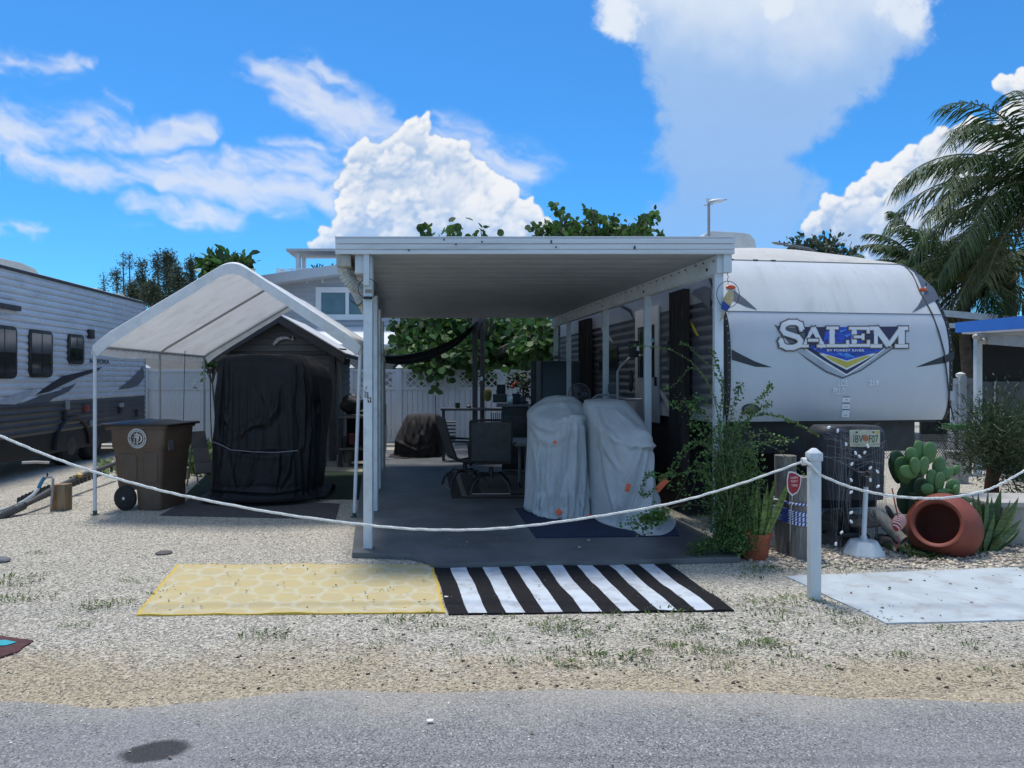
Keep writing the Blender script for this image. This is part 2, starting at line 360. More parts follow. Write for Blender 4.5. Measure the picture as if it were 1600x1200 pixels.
# ---------------------------------------------------------------- palette
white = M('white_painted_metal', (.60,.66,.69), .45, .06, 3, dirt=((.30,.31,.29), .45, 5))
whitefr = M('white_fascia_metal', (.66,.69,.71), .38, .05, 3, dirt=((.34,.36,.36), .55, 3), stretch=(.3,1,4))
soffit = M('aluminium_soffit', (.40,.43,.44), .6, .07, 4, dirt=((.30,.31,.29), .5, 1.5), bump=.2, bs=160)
vinyl = M('white_vinyl', (.62,.66,.70), .42, .05, 2, dirt=((.36,.38,.36), .35, 4))
black = M('black_plastic', (.012,.012,.014), .5, .3, 6)
rubber = M('rubber', (.02,.02,.02), .85, .3, 12, bump=.3, bs=100)
dark = M('dark_metal', (.03,.032,.036), .5, .3, 8)
chrome = M('steel', (.45,.46,.47), .35, .1, 10, metal=.8)
green = M('leaf_green', (.055,.10,.028), .55, .25, 3, island=.4, transl=.3)
# ---------------------------------------------------------------- ground
def strip_of(pos, y, big, big2):
    return sstep(y + (big-.5)*1.6 + (big2-.5)*1.2, 4.30, 3.55)
def ground_mat():
    m = bpy.data.materials.new('shell_gravel'); m.use_nodes = True; nt = m.node_tree; X.nt = nt; b = nt.nodes['Principled BSDF']
    pos = X(nt.nodes.new('ShaderNodeNewGeometry').outputs['Position']); x, y, z = sep(pos)
    wv = nz(pos, 30, 2, .5, out=1)
    cell = vor(pos, 85, out='Color'); cr, cg, cb = sep(cell); d1 = vor(pos, 85)
    base = mixc(cr, (.22,.205,.17), (.66,.615,.52))
    base = mixc(sstep(cg, .9, .97)*.8, base, (.10,.09,.075))
    base = mixc(sstep(cb, .8, 1)*.35, base, (.50,.40,.26))
    big = nz(pos, 1.1, 8, .65); big2 = nz(pos, .45, 6, .6)
    base = mixc(sstep(big, .52, .72)*.35, base, (.25,.235,.20))
    # tan sandy strip packed down along the road edge
    strip = strip_of(pos, y, big, big2)
    base = mixc(strip*.62, base, mixc(1.0, base, (.86,.72,.50), 'MULTIPLY')); base = mixc(strip*.25, base, mixc(nz(pos, 60, 5, .7), (.24,.195,.13), (.42,.36,.26)))
    rust = sstep(nz(pos, 1.7, 5, .6), .60, .72)*sstep(y, 5.2, 4.2)
    base = mixc(rust*.35, base, (.40,.26,.12))
    nt.links.new(base.k, b.inputs['Base Color']); b.inputs['Roughness'].default_value = .9; b.inputs['Specular IOR Level'].default_value = .2
    bn = nt.nodes.new('ShaderNodeBump'); bn.inputs['Strength'].default_value = .9; bn.inputs['Distance'].default_value = .006
    hgt = (1.0-d1)*.8 + nz(pos, 220, 3, .6)*.4 + cr*.5; nt.links.new(hgt.k, bn.inputs['Height']); nt.links.new(bn.outputs[0], b.inputs['Normal'])
    return m
def road_mat():
    m = bpy.data.materials.new('old_asphalt'); m.use_nodes = True; nt = m.node_tree; X.nt = nt; b = nt.nodes['Principled BSDF']
    pos = X(nt.nodes.new('ShaderNodeNewGeometry').outputs['Position']); x, y, z = sep(pos)
    cell = vor(pos, 150, out='Color'); cr, cg, cb = sep(cell); d1 = vor(pos, 150)
    base = mixc(cr, (.095,.095,.095), (.305,.30,.29))
    base = mixc(sstep(cg, .88, .95)*.8, base, (.03,.03,.033)); base = mixc(sstep(cb, .9, 1)*.7, base, (.62,.61,.57))
    big = nz(pos, .8, 7, .62); base = mixc(sstep(big, .35, .7)*.45, base, (.27,.27,.27))
    dust = sstep(y + (nz(pos, 1.2, 6, .6)-.5)*.9, 3.15, 3.55); base = mixc(dust*.55, base, mixc(cr, (.28,.25,.20), (.50,.46,.38)))
    # dark blotch by the left of the frame, and a faint darker line beside it
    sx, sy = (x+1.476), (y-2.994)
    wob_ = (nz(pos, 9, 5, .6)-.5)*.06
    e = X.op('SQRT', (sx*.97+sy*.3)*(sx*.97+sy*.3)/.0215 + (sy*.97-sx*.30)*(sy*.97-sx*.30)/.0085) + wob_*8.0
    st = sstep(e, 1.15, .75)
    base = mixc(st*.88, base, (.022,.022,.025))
    tr = sstep(X.op('ABSOLUTE', y-2.93 - (nz(pos, .6, 2)-.5)*.1), .05, .0)*sstep(x, -1.4, -1.1)
    base = mixc(tr*.25, base, (.07,.075,.085))
    nt.links.new(base.k, b.inputs['Base Color']); b.inputs['Roughness'].default_value = .85; b.inputs['Specular IOR Level'].default_value = .3
    bn = nt.nodes.new('ShaderNodeBump'); bn.inputs['Strength'].default_value = .8; bn.inputs['Distance'].default_value = .003
    hgt = (1.0-d1) + nz(pos, 300, 3, .6)*.5; nt.links.new(hgt.k, bn.inputs['Height']); nt.links.new(bn.outputs[0], b.inputs['Normal'])
    return m
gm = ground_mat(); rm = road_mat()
MB().grid(3, 3, lambda u, v: (-400+800*u, -60+900*v, 0)).build('ground', gm, kind='structure')
def redge(x):
    e = 3.545 + .03*math.sin(x*1.1+1) + .035*mnoise.noise(Vector((x*1.7, 3, 0)))*2 + .012*mnoise.noise(Vector((x*14, 9, 0)))
    e -= .16*math.exp(-((x+1.95)/.42)**2) + .10*math.exp(-((x-2.2)/.8)**2)
    return e
xs = [-200]+[-8+i*.02 for i in range(801)]+[200]
b = MB()
for a, c_ in zip(xs, xs[1:]):
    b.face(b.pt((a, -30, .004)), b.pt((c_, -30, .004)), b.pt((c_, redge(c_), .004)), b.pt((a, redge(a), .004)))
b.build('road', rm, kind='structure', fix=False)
# ---------------------------------------------------------------- concrete pad of the carport
KC = .16
pad = M('grey_painted_concrete', (.105,.110,.114), .5, .22, 2.2, bump=.25, bs=60, dirt=((.15,.155,.15), .6, 2.4), world_co=True)
pl = [G(550,863,.05), G(640,866,.05), G(662,871,.05), G(676,879,.05), G(690,880,.05), G(950,876,.05), G(1157,870,.05), G(1157,862,.05)]
Yb = 15.0
pr = Vector((pl[-1].x-KC*(Yb-pl[-1].y), Yb, .05)); plft = Vector((pl[0].x-.19*(Yb-pl[0].y), Yb, .05))
b = MB(); top = pl+[pr, plft]
b.prism([(p.x, p.y) for p in top], (0,0,-.02), (1,0,0), (0,1,0), (0,0,.07))
b.build('concrete_pad', pad, kind='structure', bevel=.006)
def in_poly(x, y, poly):
    r = np.zeros(len(x), bool); n = len(poly)
    for i in range(n):
        x0, y0 = poly[i][0], poly[i][1]; x1, y1 = poly[(i+1)%n][0], poly[(i+1)%n][1]
        c_ = ((y0 > y) != (y1 > y)) & (x < (x1-x0)*(y-y0)/((y1-y0)+1e-12)+x0); r ^= c_
    return r
# ---------------------------------------------------------------- rugs
def rug(name, label, corners, matl, thick=.008, nu=60, nv=24, wave=.006, edge=.01, seed=0, z0=.002, cat='rug'):
    """corners: near-left, near-right, far-right, far-left"""
    a, b_, c_, d = [Vector(q) for q in corners]
    def P2(u, v, z):
        p = (a*(1-u)+b_*u)*(1-v)+(d*(1-u)+c_*u)*v
        e = edge*(mnoise.noise(Vector((u*6+seed, v*3, 0))))
        p = p + Vector((e*(1 if .02 < u < .98 else 1), e*.8*math.sin(7*u+seed), 0))
        w = wave*(mnoise.noise(Vector((u*5+seed, v*3, 1)))+.6*mnoise.noise(Vector((u*13, v*7, seed))))
        p.z = z0 + max(0, w)+z; return p
    m = MB(); T = [[m.pt(P2(i/nu, j/nv, thick)) for i in range(nu+1)] for j in range(nv+1)]
    for j in range(nv):
        for i in range(nu): m.face(T[j][i], T[j][i+1], T[j+1][i+1], T[j+1][i])
    ring = [T[0][i] for i in range(nu+1)] + [T[j][nu] for j in range(1, nv+1)] + [T[nv][i] for i in range(nu-1, -1, -1)] + [T[j][0] for j in range(nv-1, 0, -1)]
    low = []
    for i in ring:
        q = m.v[i].copy(); q.z = 0; m.v.append(q); low.append(len(m.v)-1)
    for k in range(len(ring)): m.face(ring[k], low[k], low[(k+1)%len(ring)], ring[(k+1)%len(ring)])
    o = m.build(name, matl, smooth=True, fix=False, label=label, cat=cat)
    me = o.data; uv = me.uv_layers.new(name='UVMap'); tot = (nu+1)*(nv+1)
    for l in me.loops:
        k = l.vertex_index if l.vertex_index < tot else 0
        if l.vertex_index >= tot: k = ring[l.vertex_index-tot]
        uv.data[l.index].uv = ((k % (nu+1))/nu, (k//(nu+1))/nv)
    return o
def stripe_mat():
    m = bpy.data.materials.new('striped_weave'); m.use_nodes = True; nt = m.node_tree; X.nt = nt; b = nt.nodes['Principled BSDF']
    uvn = X(nt.nodes.new('ShaderNodeTexCoord').outputs['UV']); u, v, _ = sep(uvn)
    s = X.op('FRACT', (u+ (nz(uvn, 6, 3)-.5)*.006)*7.5 - .0)
    f = sstep(X.op('ABSOLUTE', s-.75), .238, .256)      # 1 = black band
    f = X.op('MAXIMUM', f, sstep(X.op('ABSOLUTE', v-.5), .490, .496))
    co = X(nt.nodes.new('ShaderNodeTexCoord').outputs['Object'])
    wh = mixc(sstep(nz(co, 5, 7, .7), .42, .75), (.55,.60,.65), (.34,.36,.37)); bl = mixc(nz(co, 20, 5, .6), (.010,.010,.012), (.028,.028,.030))
    c = mixc(f, wh, bl)
    sp = sstep(nz(co, 55, 3, .6), .71, .75); c = mixc(sp*.7, c, (.42,.40,.35)); sp2 = sstep(nz(co, 38, 3, .6), .72, .76); c = mixc(sp2*.8, c, (.04,.04,.04))
    nt.links.new(c.k, b.inputs['Base Color']); b.inputs['Roughness'].default_value = .9; b.inputs['Specular IOR Level'].default_value = .1
    bn = nt.nodes.new('ShaderNodeBump'); bn.inputs['Strength'].default_value = .5; bn.inputs['Distance'].default_value = .002
    wv = nt.nodes.new('ShaderNodeTexWave'); wv.inputs['Scale'].default_value = 60; wv.bands_direction = 'Y'; nt.links.new(co.k, wv.inputs[0])
    nt.links.new(wv.outputs[1], bn.inputs['Height']); nt.links.new(bn.outputs[0], b.inputs['Normal'])
    return m
def trellis_mat():
    m = bpy.data.materials.new('yellow_trellis_weave'); m.use_nodes = True; nt = m.node_tree; X.nt = nt; b = nt.nodes['Principled BSDF']
    co = X(nt.nodes.new('ShaderNodeTexCoord').outputs['UV']); u, v, _ = sep(co)
    ob = X(nt.nodes.new('ShaderNodeTexCoord').outputs['Object'])
    def cells(off):
        a = X.op('FRACT', u*6.4+off+(nz(ob, 6, 3)-.5)*.12)-.5; c_ = X.op('FRACT', v*3.6+off+(nz(ob, 5, 3)-.5)*.14)-.5
        return X.op('SQRT', a*a+c_*c_*.9)
    d = X.op('MINIMUM', cells(0.0), cells(.5))
    ln = sstep(X.op('ABSOLUTE', d-.335), .085, .02)
    ye = mixc(sstep(nz(ob, 4, 7, .65), .35, .7), (.50,.41,.21), (.45,.39,.24))
    ye = mixc(sstep(nz(ob, 1.8, 5, .6), .5, .75)*.4, ye, (.40,.36,.24))
    c = mixc(ln*sstep(nz(ob, 7, 4, .7), .25, .7)*.75, ye, mixc(nz(ob, 30, 4, .7), (.45,.43,.30), (.60,.60,.50)))
    ed = X.op('MAXIMUM', X.op('ABSOLUTE', v-.5), X.op('ABSOLUTE', u-.5)); c = mixc(sstep(ed, .488, .492), c, (.55,.40,.09))
    sp = sstep(nz(ob, 26, 3, .5), .72, .745); c = mixc(sp*.85, c, (.05,.045,.035))
    nt.links.new(c.k, b.inputs['Base Color']); b.inputs['Roughness'].default_value = .9; b.inputs['Specular IOR Level'].default_value = .1
    bn = nt.nodes.new('ShaderNodeBump'); bn.inputs['Strength'].default_value = .5; bn.inputs['Distance'].default_value = .003
    h = nz(ob, 150, 3, .7); nt.links.new(h.k, bn.inputs['Height']); nt.links.new(bn.outputs[0], b.inputs['Normal'])
    return m
R1 = [G(213,963), G(696,959), G(677,884), G(275,884)]
R2 = [G(701,962), G(1147,956), G(1040,879), G(677,882)]
R3 = [G(1385,976), G(1700,968), G(1590,888), G(1228,902)]
rug('outdoor_rug', 'faded yellow rug with pale ring pattern lying on the gravel', R1, trellis_mat(), seed=3, wave=.014, edge=.018)
rug('outdoor_rug', 'black and white striped rug in front of the carport pad', R2, stripe_mat(), seed=8, z0=.004, wave=.012, edge=.014)
tarp = M('pale_blue_grey_mat', (.42,.47,.49), .7, .12, 3, bump=.3, bs=40, dirt=((.24,.19,.16), .55, 3.5))
rug('outdoor_rug', 'plain pale blue grey mat with rusty stains beside the white rope post', R3, tarp, seed=5, wave=.004, edge=.015)
# dark mats under the tent
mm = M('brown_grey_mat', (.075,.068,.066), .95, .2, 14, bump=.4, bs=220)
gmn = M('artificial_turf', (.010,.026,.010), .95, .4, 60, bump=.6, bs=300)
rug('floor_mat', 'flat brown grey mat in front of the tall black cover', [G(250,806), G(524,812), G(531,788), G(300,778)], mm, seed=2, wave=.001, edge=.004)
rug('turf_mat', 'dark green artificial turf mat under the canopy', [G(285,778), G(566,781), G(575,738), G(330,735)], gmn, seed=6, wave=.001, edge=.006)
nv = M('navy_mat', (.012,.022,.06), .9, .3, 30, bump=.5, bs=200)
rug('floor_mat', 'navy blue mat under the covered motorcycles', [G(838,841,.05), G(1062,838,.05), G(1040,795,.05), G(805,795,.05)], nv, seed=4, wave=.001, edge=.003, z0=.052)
def patio_mat():
    m = bpy.data.materials.new('patio_weave'); m.use_nodes = True; nt = m.node_tree; X.nt = nt; b = nt.nodes['Principled BSDF']
    u, v, _ = sep(X(nt.nodes.new('ShaderNodeTexCoord').outputs['UV']))
    e = X.op('MINIMUM', X.op('MINIMUM', u, 1.0-u)*1.6, X.op('MINIMUM', v, 1.0-v)*2.2)
    l = sstep(X.op('ABSOLUTE', e-.13), .035, .015)
    inn = sstep(e, .3, .33)
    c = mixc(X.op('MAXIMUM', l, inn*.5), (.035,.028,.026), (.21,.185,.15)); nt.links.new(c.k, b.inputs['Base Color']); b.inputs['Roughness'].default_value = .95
    return m
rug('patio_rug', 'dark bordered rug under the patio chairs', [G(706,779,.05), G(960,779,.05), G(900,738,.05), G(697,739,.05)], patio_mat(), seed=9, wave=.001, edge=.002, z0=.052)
dm = M('maroon_doormat', (.075,.028,.028), .9, .25, 30, bump=.4, bs=150)
o = rug('doormat', 'maroon doormat half buried in gravel near the road', [G(-60,1048), G(24,1022), G(52,1003), G(-50,988)], dm, seed=1, wave=.002, edge=.008)
MB().prism([(p.x, p.y) for p in (G(-30,1014), G(10,1012), G(26,1007), G(8,1003.5), G(-30,1006))], (0,0,.013), (1,0,0), (0,1,0), (0,0,.002)).build('turquoise_print', M('turquoise', (.02,.32,.36), .6), o)
# ---------------------------------------------------------------- loose stones, pebbles
OCT = np.array([(1,0,0),(0,1,0),(-1,0,0),(0,-1,0),(0,0,1),(0,0,-1)], float); OF = np.array([(0,1,4),(1,2,4),(2,3,4),(3,0,4),(1,0,5),(2,1,5),(3,2,5),(0,3,5)])
rp = [[(p.x, p.y) for p in q] for q in (R1, R2, R3)]; padp = [(p.x, p.y) for p in top]
def stones(name, x, y, s, mat, z0=0.0, flat=.55, kind='stuff'):
    N = len(x); V = OCT[None]*(1+rng.uniform(-.35,.35,(N,6,1))); sc3 = np.stack([s*rng.uniform(.7,1.3,N), s*rng.uniform(.7,1.3,N), s*flat*rng.uniform(.7,1.2,N)], 1)
    V = V*sc3[:,None]; a = rng.uniform(0, 6.28, N); t = rng.uniform(-.4,.4,N); ca, sa = np.cos(a)[:,None], np.sin(a)[:,None]
    z = V[...,2] + V[...,0]*t[:,None]; xx = V[...,0]*ca-V[...,1]*sa; yy = V[...,0]*sa+V[...,1]*ca
    V = np.stack([xx+x[:,None], yy+y[:,None], z+z0+(s*flat*.35)[:,None]], -1)
    Fc = OF[None]+(np.arange(N)*6)[:,None,None]
    return tmesh(name, V.reshape(-1,3), Fc.reshape(-1,3), mat, kind=kind)
peb = M('pale_pebbles', (.52,.475,.385), .85, .1, 3, island=.42)
N = 95000
y = 3.3 + (9.2-3.3)*rng.random(N)**1.5; x = (rng.random(N)*2-1)*.76*y
k = ~in_poly(x, y, padp)
for q in rp: k &= ~in_poly(x, y, q)
k &= (y > 3.55 + .05*np.sin(x*3)) | (rng.random(N) < .55*np.exp(-((x+1.95)/.5)**2)*(y > 3.36)) | ((rng.random(N) < .05))
k &= rng.random(N) < np.clip((y-3.45)/.8, .35, 1)
x, y = x[k], y[k]; X.nt = peb.node_tree; bb_ = peb.node_tree.nodes['Principled BSDF']; src = X(bb_.inputs['Base Color'].links[0].from_socket)
pos_ = X(peb.node_tree.nodes.new('ShaderNodeNewGeometry').outputs['Position']); _x, _y, _z = sep(pos_); tint = mixc(strip_of(pos_, _y, nz(pos_, 1.1, 8, .65), nz(pos_, .45, 6, .6))*.55, (1,1,1), (.84,.70,.49))
X.nt.links.new(mixc(1.0, src, tint, 'MULTIPLY').k, bb_.inputs['Base Color'])
stones('gravel', x, y, rng.uniform(.003,.0085,len(x)), peb)
N = 1500; y = 3.6+2.2*rng.random(N)**1.4; x = -1.6+6.3*rng.random(N); kk = rng.random(N) < (.4+.6*np.exp(-((x-1.3)/1.3)**2))*np.exp(-((y-4.4)/.6)**2)+.06
for q in rp: kk &= ~in_poly(x, y, q)
kk &= ~in_poly(x, y, padp)
stones('dark_pebbles', x[kk], y[kk], rng.uniform(.006,.013,kk.sum()), M('dark_pebble', (.05,.042,.035), .9, .2, 3, island=.4))
N = 2600; xr = 2.0+3.9*rng.random(N); yr = 5.85+.85*rng.random(N)**.8; kk = ~in_poly(xr, yr, rp[2])
stones('river_rock', xr[kk], yr[kk], rng.uniform(.012,.032,kk.sum()), M('tan_river_rock', (.44,.38,.30), .8, .15, 3, island=.5))
# weeds growing through the gravel
def tufts(name, cs, mat, n=34, h=.024, spread=.046):
    C, D, Nn, L, W = [], [], [], [], []
    for (cx, cy, s) in cs:
        for _ in range(int(n*s)):
            a = random.uniform(0, 6.28); r = random.random()**.7*spread*s*1.6; l = h*random.uniform(.5,1.3)*s**.4
            d = Vector((math.cos(a)*.8, math.sin(a)*.8, random.uniform(.15,1.1))).normalized(); p = Vector((cx+r*math.cos(a+1)*1.5, cy+r*math.sin(a+1), .004))+d*l*.5
            C.append(p); D.append(d); Nn.append((random.uniform(-.5,.5), random.uniform(-.5,.5), 1)); L.append(l); W.append(l*.28)
    return polys(name, leafset(np.array([list(c) for c in C]), np.array([list(d) for d in D]), np.array(Nn), L, W), mat, kind='stuff')
cs = []
def wd(px, py, s): p = G(px, py); cs.append((p.x, p.y, s))
for q in ((30,905,2.2),(22,915,1.6),(48,934,2),(20,938,1.6),(165,945,2),(140,952,1.2),(185,942,1),(210,908,1.2),(255,928,1),(420,995,1.6),(430,990,1),(640,972,2),(612,1003,1),(700,982,1.2),
          (860,978,1.2),(890,980,2),(880,990,1.4),(1010,1000,1),(1055,962,2.2),(1085,982,1.4),(1060,1015,1.2),(985,1028,1.5),(930,1025,2.2),(1130,1000,1),(1175,902,1.4),(1190,950,1.6),(1190,940,1.2),(1225,968,2),
          (1200,1010,1.5),(1120,1020,1.2),(1250,935,1.5),(1235,942,1.6),(1320,960,1.6),(1370,975,1.4),(1180,1010,1.2),(1090,1015,1.4),(1190,890,2.2),(1215,890,1.8),(1320,895,1.3),(1355,888,1.3),(1290,882,1),(600,925,.6),(120,980,1),(700,1020,1),(780,1005,1),(1480,985,1),(1530,1012,1.2),(60,865,1)):
    wd(*q)
for _ in range(150):
    px = random.gauss(1080, 190); py = random.uniform(925, 1050)
    p = G(px, py)
    if not any(in_poly(np.array([p.x]), np.array([p.y]), q)[0] for q in rp): cs.append((p.x, p.y, random.uniform(.3,.9)))
tufts('weeds', cs, M('weed_green', (.085,.14,.03), .7, .3, 5, island=.4, transl=.25))
cs = [(random.uniform(-6.4,-4.6), random.uniform(11.5,16.2), random.uniform(2,4)) for _ in range(45)]
tufts('weeds', cs, M('tall_weed_green', (.06,.11,.03), .7, .3, 5, island=.4, transl=.25), n=22, h=.16, spread=.1)
# drain cap, flat stone
p = G(256, 865); MB().lathe([(.0,.0),(.07,.0),(.07,.012),(.062,.016),(0,.016)], 20, p, cap=False).build('cap', M('cap_grey', (.09,.085,.085), .8, .2, 20), smooth=True, label='small round grey cap lying in the gravel', cat='cap')
p = G(-4, 878); MB().ball(p+Vector((0,0,.015)), (.11,.07,.03), 10, 7).build('flat_stone', M('slate', (.14,.14,.15), .8, .2, 20), smooth=False, label='flat grey stone at the left edge of the gravel', cat='stone')
def litter(px, py, s, name, lab, c_):
    p = G(px, py, .05 if 700 < px < 1100 and py < 876 else .004); m = MB()
    m.prism([(s*math.cos(t)*random.uniform(.6,1), s*.6*math.sin(t)*random.uniform(.6,1)) for t in [k*6.283/7 for k in range(7)]], p+Vector((0,0,.012)), (1,0,0), (0,1,.15), (0,0,.002))
    return m.build(name, c_, label=lab, cat='litter')
paper = M('paper_scrap', (.62,.60,.55), .8)
litter(672, 1130, .022, 'paper_scrap', 'pale scrap lying alone on the asphalt road', paper)
litter(697, 935, .02, 'paper_scrap', 'white scrap where the yellow and striped rugs meet', paper)
litter(920, 846, .02, 'paper_scrap', 'white scrap on the grey pad before the covered motorcycles', paper)
litter(905, 857, .016, 'paper_scrap', 'smaller white scrap nearer the edge of the grey pad', paper)
p1, p2 = G(882,1043), G(910,1046); MB().tube([p1+Vector((0,0,.008)), (p1+p2)/2+Vector((0,.01,.012)), p2+Vector((0,0,.006))], .004, 5).build('twig', M('twig_bark', (.14,.10,.07), .9), label='thin dry twig on the gravel below the striped rug', cat='twig')

# leaf crumbs and grit blown over rugs and road
def crumbs(name, n, fn, mat, smin, smax):
    C, D, Nn, L, W = [], [], [], [], []
    for _ in range(n):
        x, y_, z = fn(); a = random.uniform(0, 6.28); C.append([x, y_, z]); D.append([math.cos(a), math.sin(a), random.uniform(-.1,.3)]); Nn.append([random.gauss(0,.3), random.gauss(0,.3), 1]); q = random.uniform(smin, smax); L.append(q); W.append(q*random.uniform(.3,.7))
    return polys(name, leafset(C, D, Nn, L, W), mat, kind='stuff')
def onrug(R):
    def f():
        u, v = random.random(), random.random(); p = (R[0]*(1-u)+R[1]*u)*(1-v)+(R[3]*(1-u)+R[2]*u)*v; return p.x, p.y, (.014 if R is R3 else .022)
    return f
cm = M('dry_leaf_crumbs', (.10,.07,.045), .9, .4, 5, island=.5)
crumbs('leaf_crumbs', 60, onrug(R1), cm, .012, .03); crumbs('leaf_crumbs', 26, onrug(R2), cm, .012, .028); crumbs('leaf_crumbs', 40, onrug(R3), cm, .010, .032)
crumbs('grit', 420, lambda: (random.uniform(-3,3), 3.5-abs(random.gauss(0,.32)), .007), M('pale_grit', (.50,.46,.38), .9, .2, 5, island=.4), .006, .016)
crumbs('leaf_crumbs', 90, lambda: (random.uniform(-3.5,3.8), random.uniform(2.6,6.2), .012), cm, .010, .028)
crumbs('pale_flecks', 60, lambda: (random.gauss(-.55,.45), random.gauss(6.9,.5), .053), M('pale_flecks', (.5,.5,.48), .9), .006, .02)
# ================================================================ carport
YC = 6.25
def cp(x, y, z): return Vector((x-KC*(y-YC), y, z))
cfr = lambda p: cp(*p)
x0, x1, zb, zt, yE = -1.527, 1.925, 2.623, 2.756, 13.05
car = thing('carport', 'white aluminium carport with flat roof over the grey pad', 'carport', cp(0, 6.3, .05))
m = MB(cfr); m.box(x0+.02, x1-.02, YC+.035, yE, zb+.02, zt-.02); m.build('roof_core', whitefr, car)
nP = 22; wP = (yE-YC-.06)/nP
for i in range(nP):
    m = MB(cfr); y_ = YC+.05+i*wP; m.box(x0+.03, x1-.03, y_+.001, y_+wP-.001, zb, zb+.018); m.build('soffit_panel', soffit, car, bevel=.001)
m = MB(cfr); m.box(x0, x1, YC, YC+.03, zb-.004, zb+.035)
m.box(x0, x1, YC-.006, YC+.03, zb+.037, zb+.080); m.box(x0, x1, YC-.012, YC+.03, zb+.084, zt-.003); m.box(x0-.004, x1+.004, YC-.016, YC+.03, zt, zt+.012)
m.build('fascia', whitefr, car, bevel=.003)
m = MB(cfr)
for fx, fz in ((.30,.07),(.365,.09),(.55,.045),(.27,.11)):
    xx = x0+(x1-x0)*fx*1.0; m.box(xx, xx+.012, YC-.0175, YC-.012, zb+fz, zb+fz+.014)
for xx, z1 in ((.33,.10),(.33,.085),(1.05,.05),(1.05,.035),(-.9,.02)): m.box(xx, xx+.013, YC-.0175, YC-.005, zb+z1, zb+z1+.012)
m.build('screws', dark, car, kind='stuff')
def side_beam(xa, xb):
    m = MB(cfr); m.box(xa, xb, YC+.06, yE-.02, zb-.15, zb-.001); m.box(xa-.006, xb+.006, YC+.06, yE-.02, zb-.158, zb-.146); m.build('beam', white, car, bevel=.003)
side_beam(1.80, 1.875); side_beam(-1.36, -1.285)
m = MB(cfr)
for i in range(30):
    y_ = YC+.12+i*.2+random.uniform(-.03,.03); z_ = zb-.035-random.uniform(0,.02)
    m.box(1.794, 1.80, y_, y_+.022, z_, z_+.012); m.box(-1.285, -1.279, y_, y_+.022, z_, z_+.012)
for y_ in (6.5, 8.17, 9.8, 11.9): m.box(1.793, 1.80, y_, y_+.03, zb-.115, zb-.09)
m.build('bolts', dark, car, kind='stuff')
PY = [6.38, 8.17, 9.8, 11.9, 12.85]; pm = None
def post_mesh(h):
    m = MB(); w = .0375; m.box(-w, w, -w, w, 0, h); return m
for y_ in PY:
    for x_ in (-1.265, 1.838):
        if x_ < 0 and y_ > 12.5: continue
        base = cp(x_+.02*(x_ < 0), y_, .05)
        m = MB(frame(base)); w = .0385; m.box(-w, w, -w, w, 0, zb-.15-.05 if y_ > 6.5 else (zb-.05-.0 if x_ < 0 else zb-.15-.05)); m.build('post', white, car, bevel=.004)
m = MB(cfr)
m.box(1.845, 1.915, YC+.03, YC+.10, zb-.16, zb-.002); m.build('post_bracket', white, car, bevel=.003)
m = MB(cfr); m.box(-1.285, -1.235, YC+.028, YC+.09, zb-.27, zb-.002); m.build('post_bracket', white, car, bevel=.003)
m = MB(cfr); m.box(-1.272,-1.212, YC+.088, YC+.092, zb-.33, zb-.30); m.build('post_label', M('tan_label', (.35,.27,.18), .7), car)
# gutter and corrugated downspout at the left front corner
m = MB(cfr)
m.box(x0+.005, x0+.13, YC+.04, yE, zb-.10, zb-.004); m.build('gutter', M('gutter_cream', (.40,.40,.36), .6, .1, 5, dirt=((.14,.11,.07), .7, 6)), car, bevel=.003)
pts = [P(538,400,6.42), P(536,418,6.42), P(541,433,6.45), P(552,444,6.48), P(561,453,6.5), P(566,466,6.52), P(567,480,6.52)]
sm = []
for k in range(len(pts)-1):
    for t in range(6): sm.append(pts[k].lerp(pts[k+1], t/6))
sm = [sum((sm[max(0,min(len(sm)-1,i+j))] for j in (-2,-1,0,1,2)), Vector())/5 for i in range(len(sm))]
m = MB(); m.tube(sm, [.052+.012*(i % 2) for i in range(len(sm))], 10); m.build('downspout', M('cream_downspout', (.50,.51,.48), .5, .08, 6, dirt=((.2,.17,.12), .5, 9)), car, smooth=True, ang=25)
m = MB(); m.tube([P(548,470,6.44), P(560,478,6.40), P(566,472,6.36)], .005, 6); m.build('wire_bracket', black, car)
# digits on the front left post
dgt = M('digit_black', (.012,.012,.012), .5); dgw = M('digit_white', (.75,.75,.72), .5)
for ch, px, py in (('5', 572.5, 617), ('9', 577, 625)):
    c_ = P(px, py, 6.335)
    pl_ = MB().box(c_.x-.015, c_.x+.015, 6.3375, 6.3395, c_.z-.022, c_.z+.022).build('number_tile', dgt, car)
    text(ch, frame((c_.x, 6.336, c_.z), (1,0,0), (0,0,1), (0,-1,0)), .032, dgw, pl_, name='digit', w=.017, bold=.03)
m = MB(); c_ = P(571, 608, 6.335)
for a, q in ((0,0),(-.008,-.022),(.006,.013)): m.box(c_.x+a, c_.x+a+.006, 6.3365, 6.3395, c_.z+q, c_.z+q+.011)
m.build('peeled_digit', dgt, car)
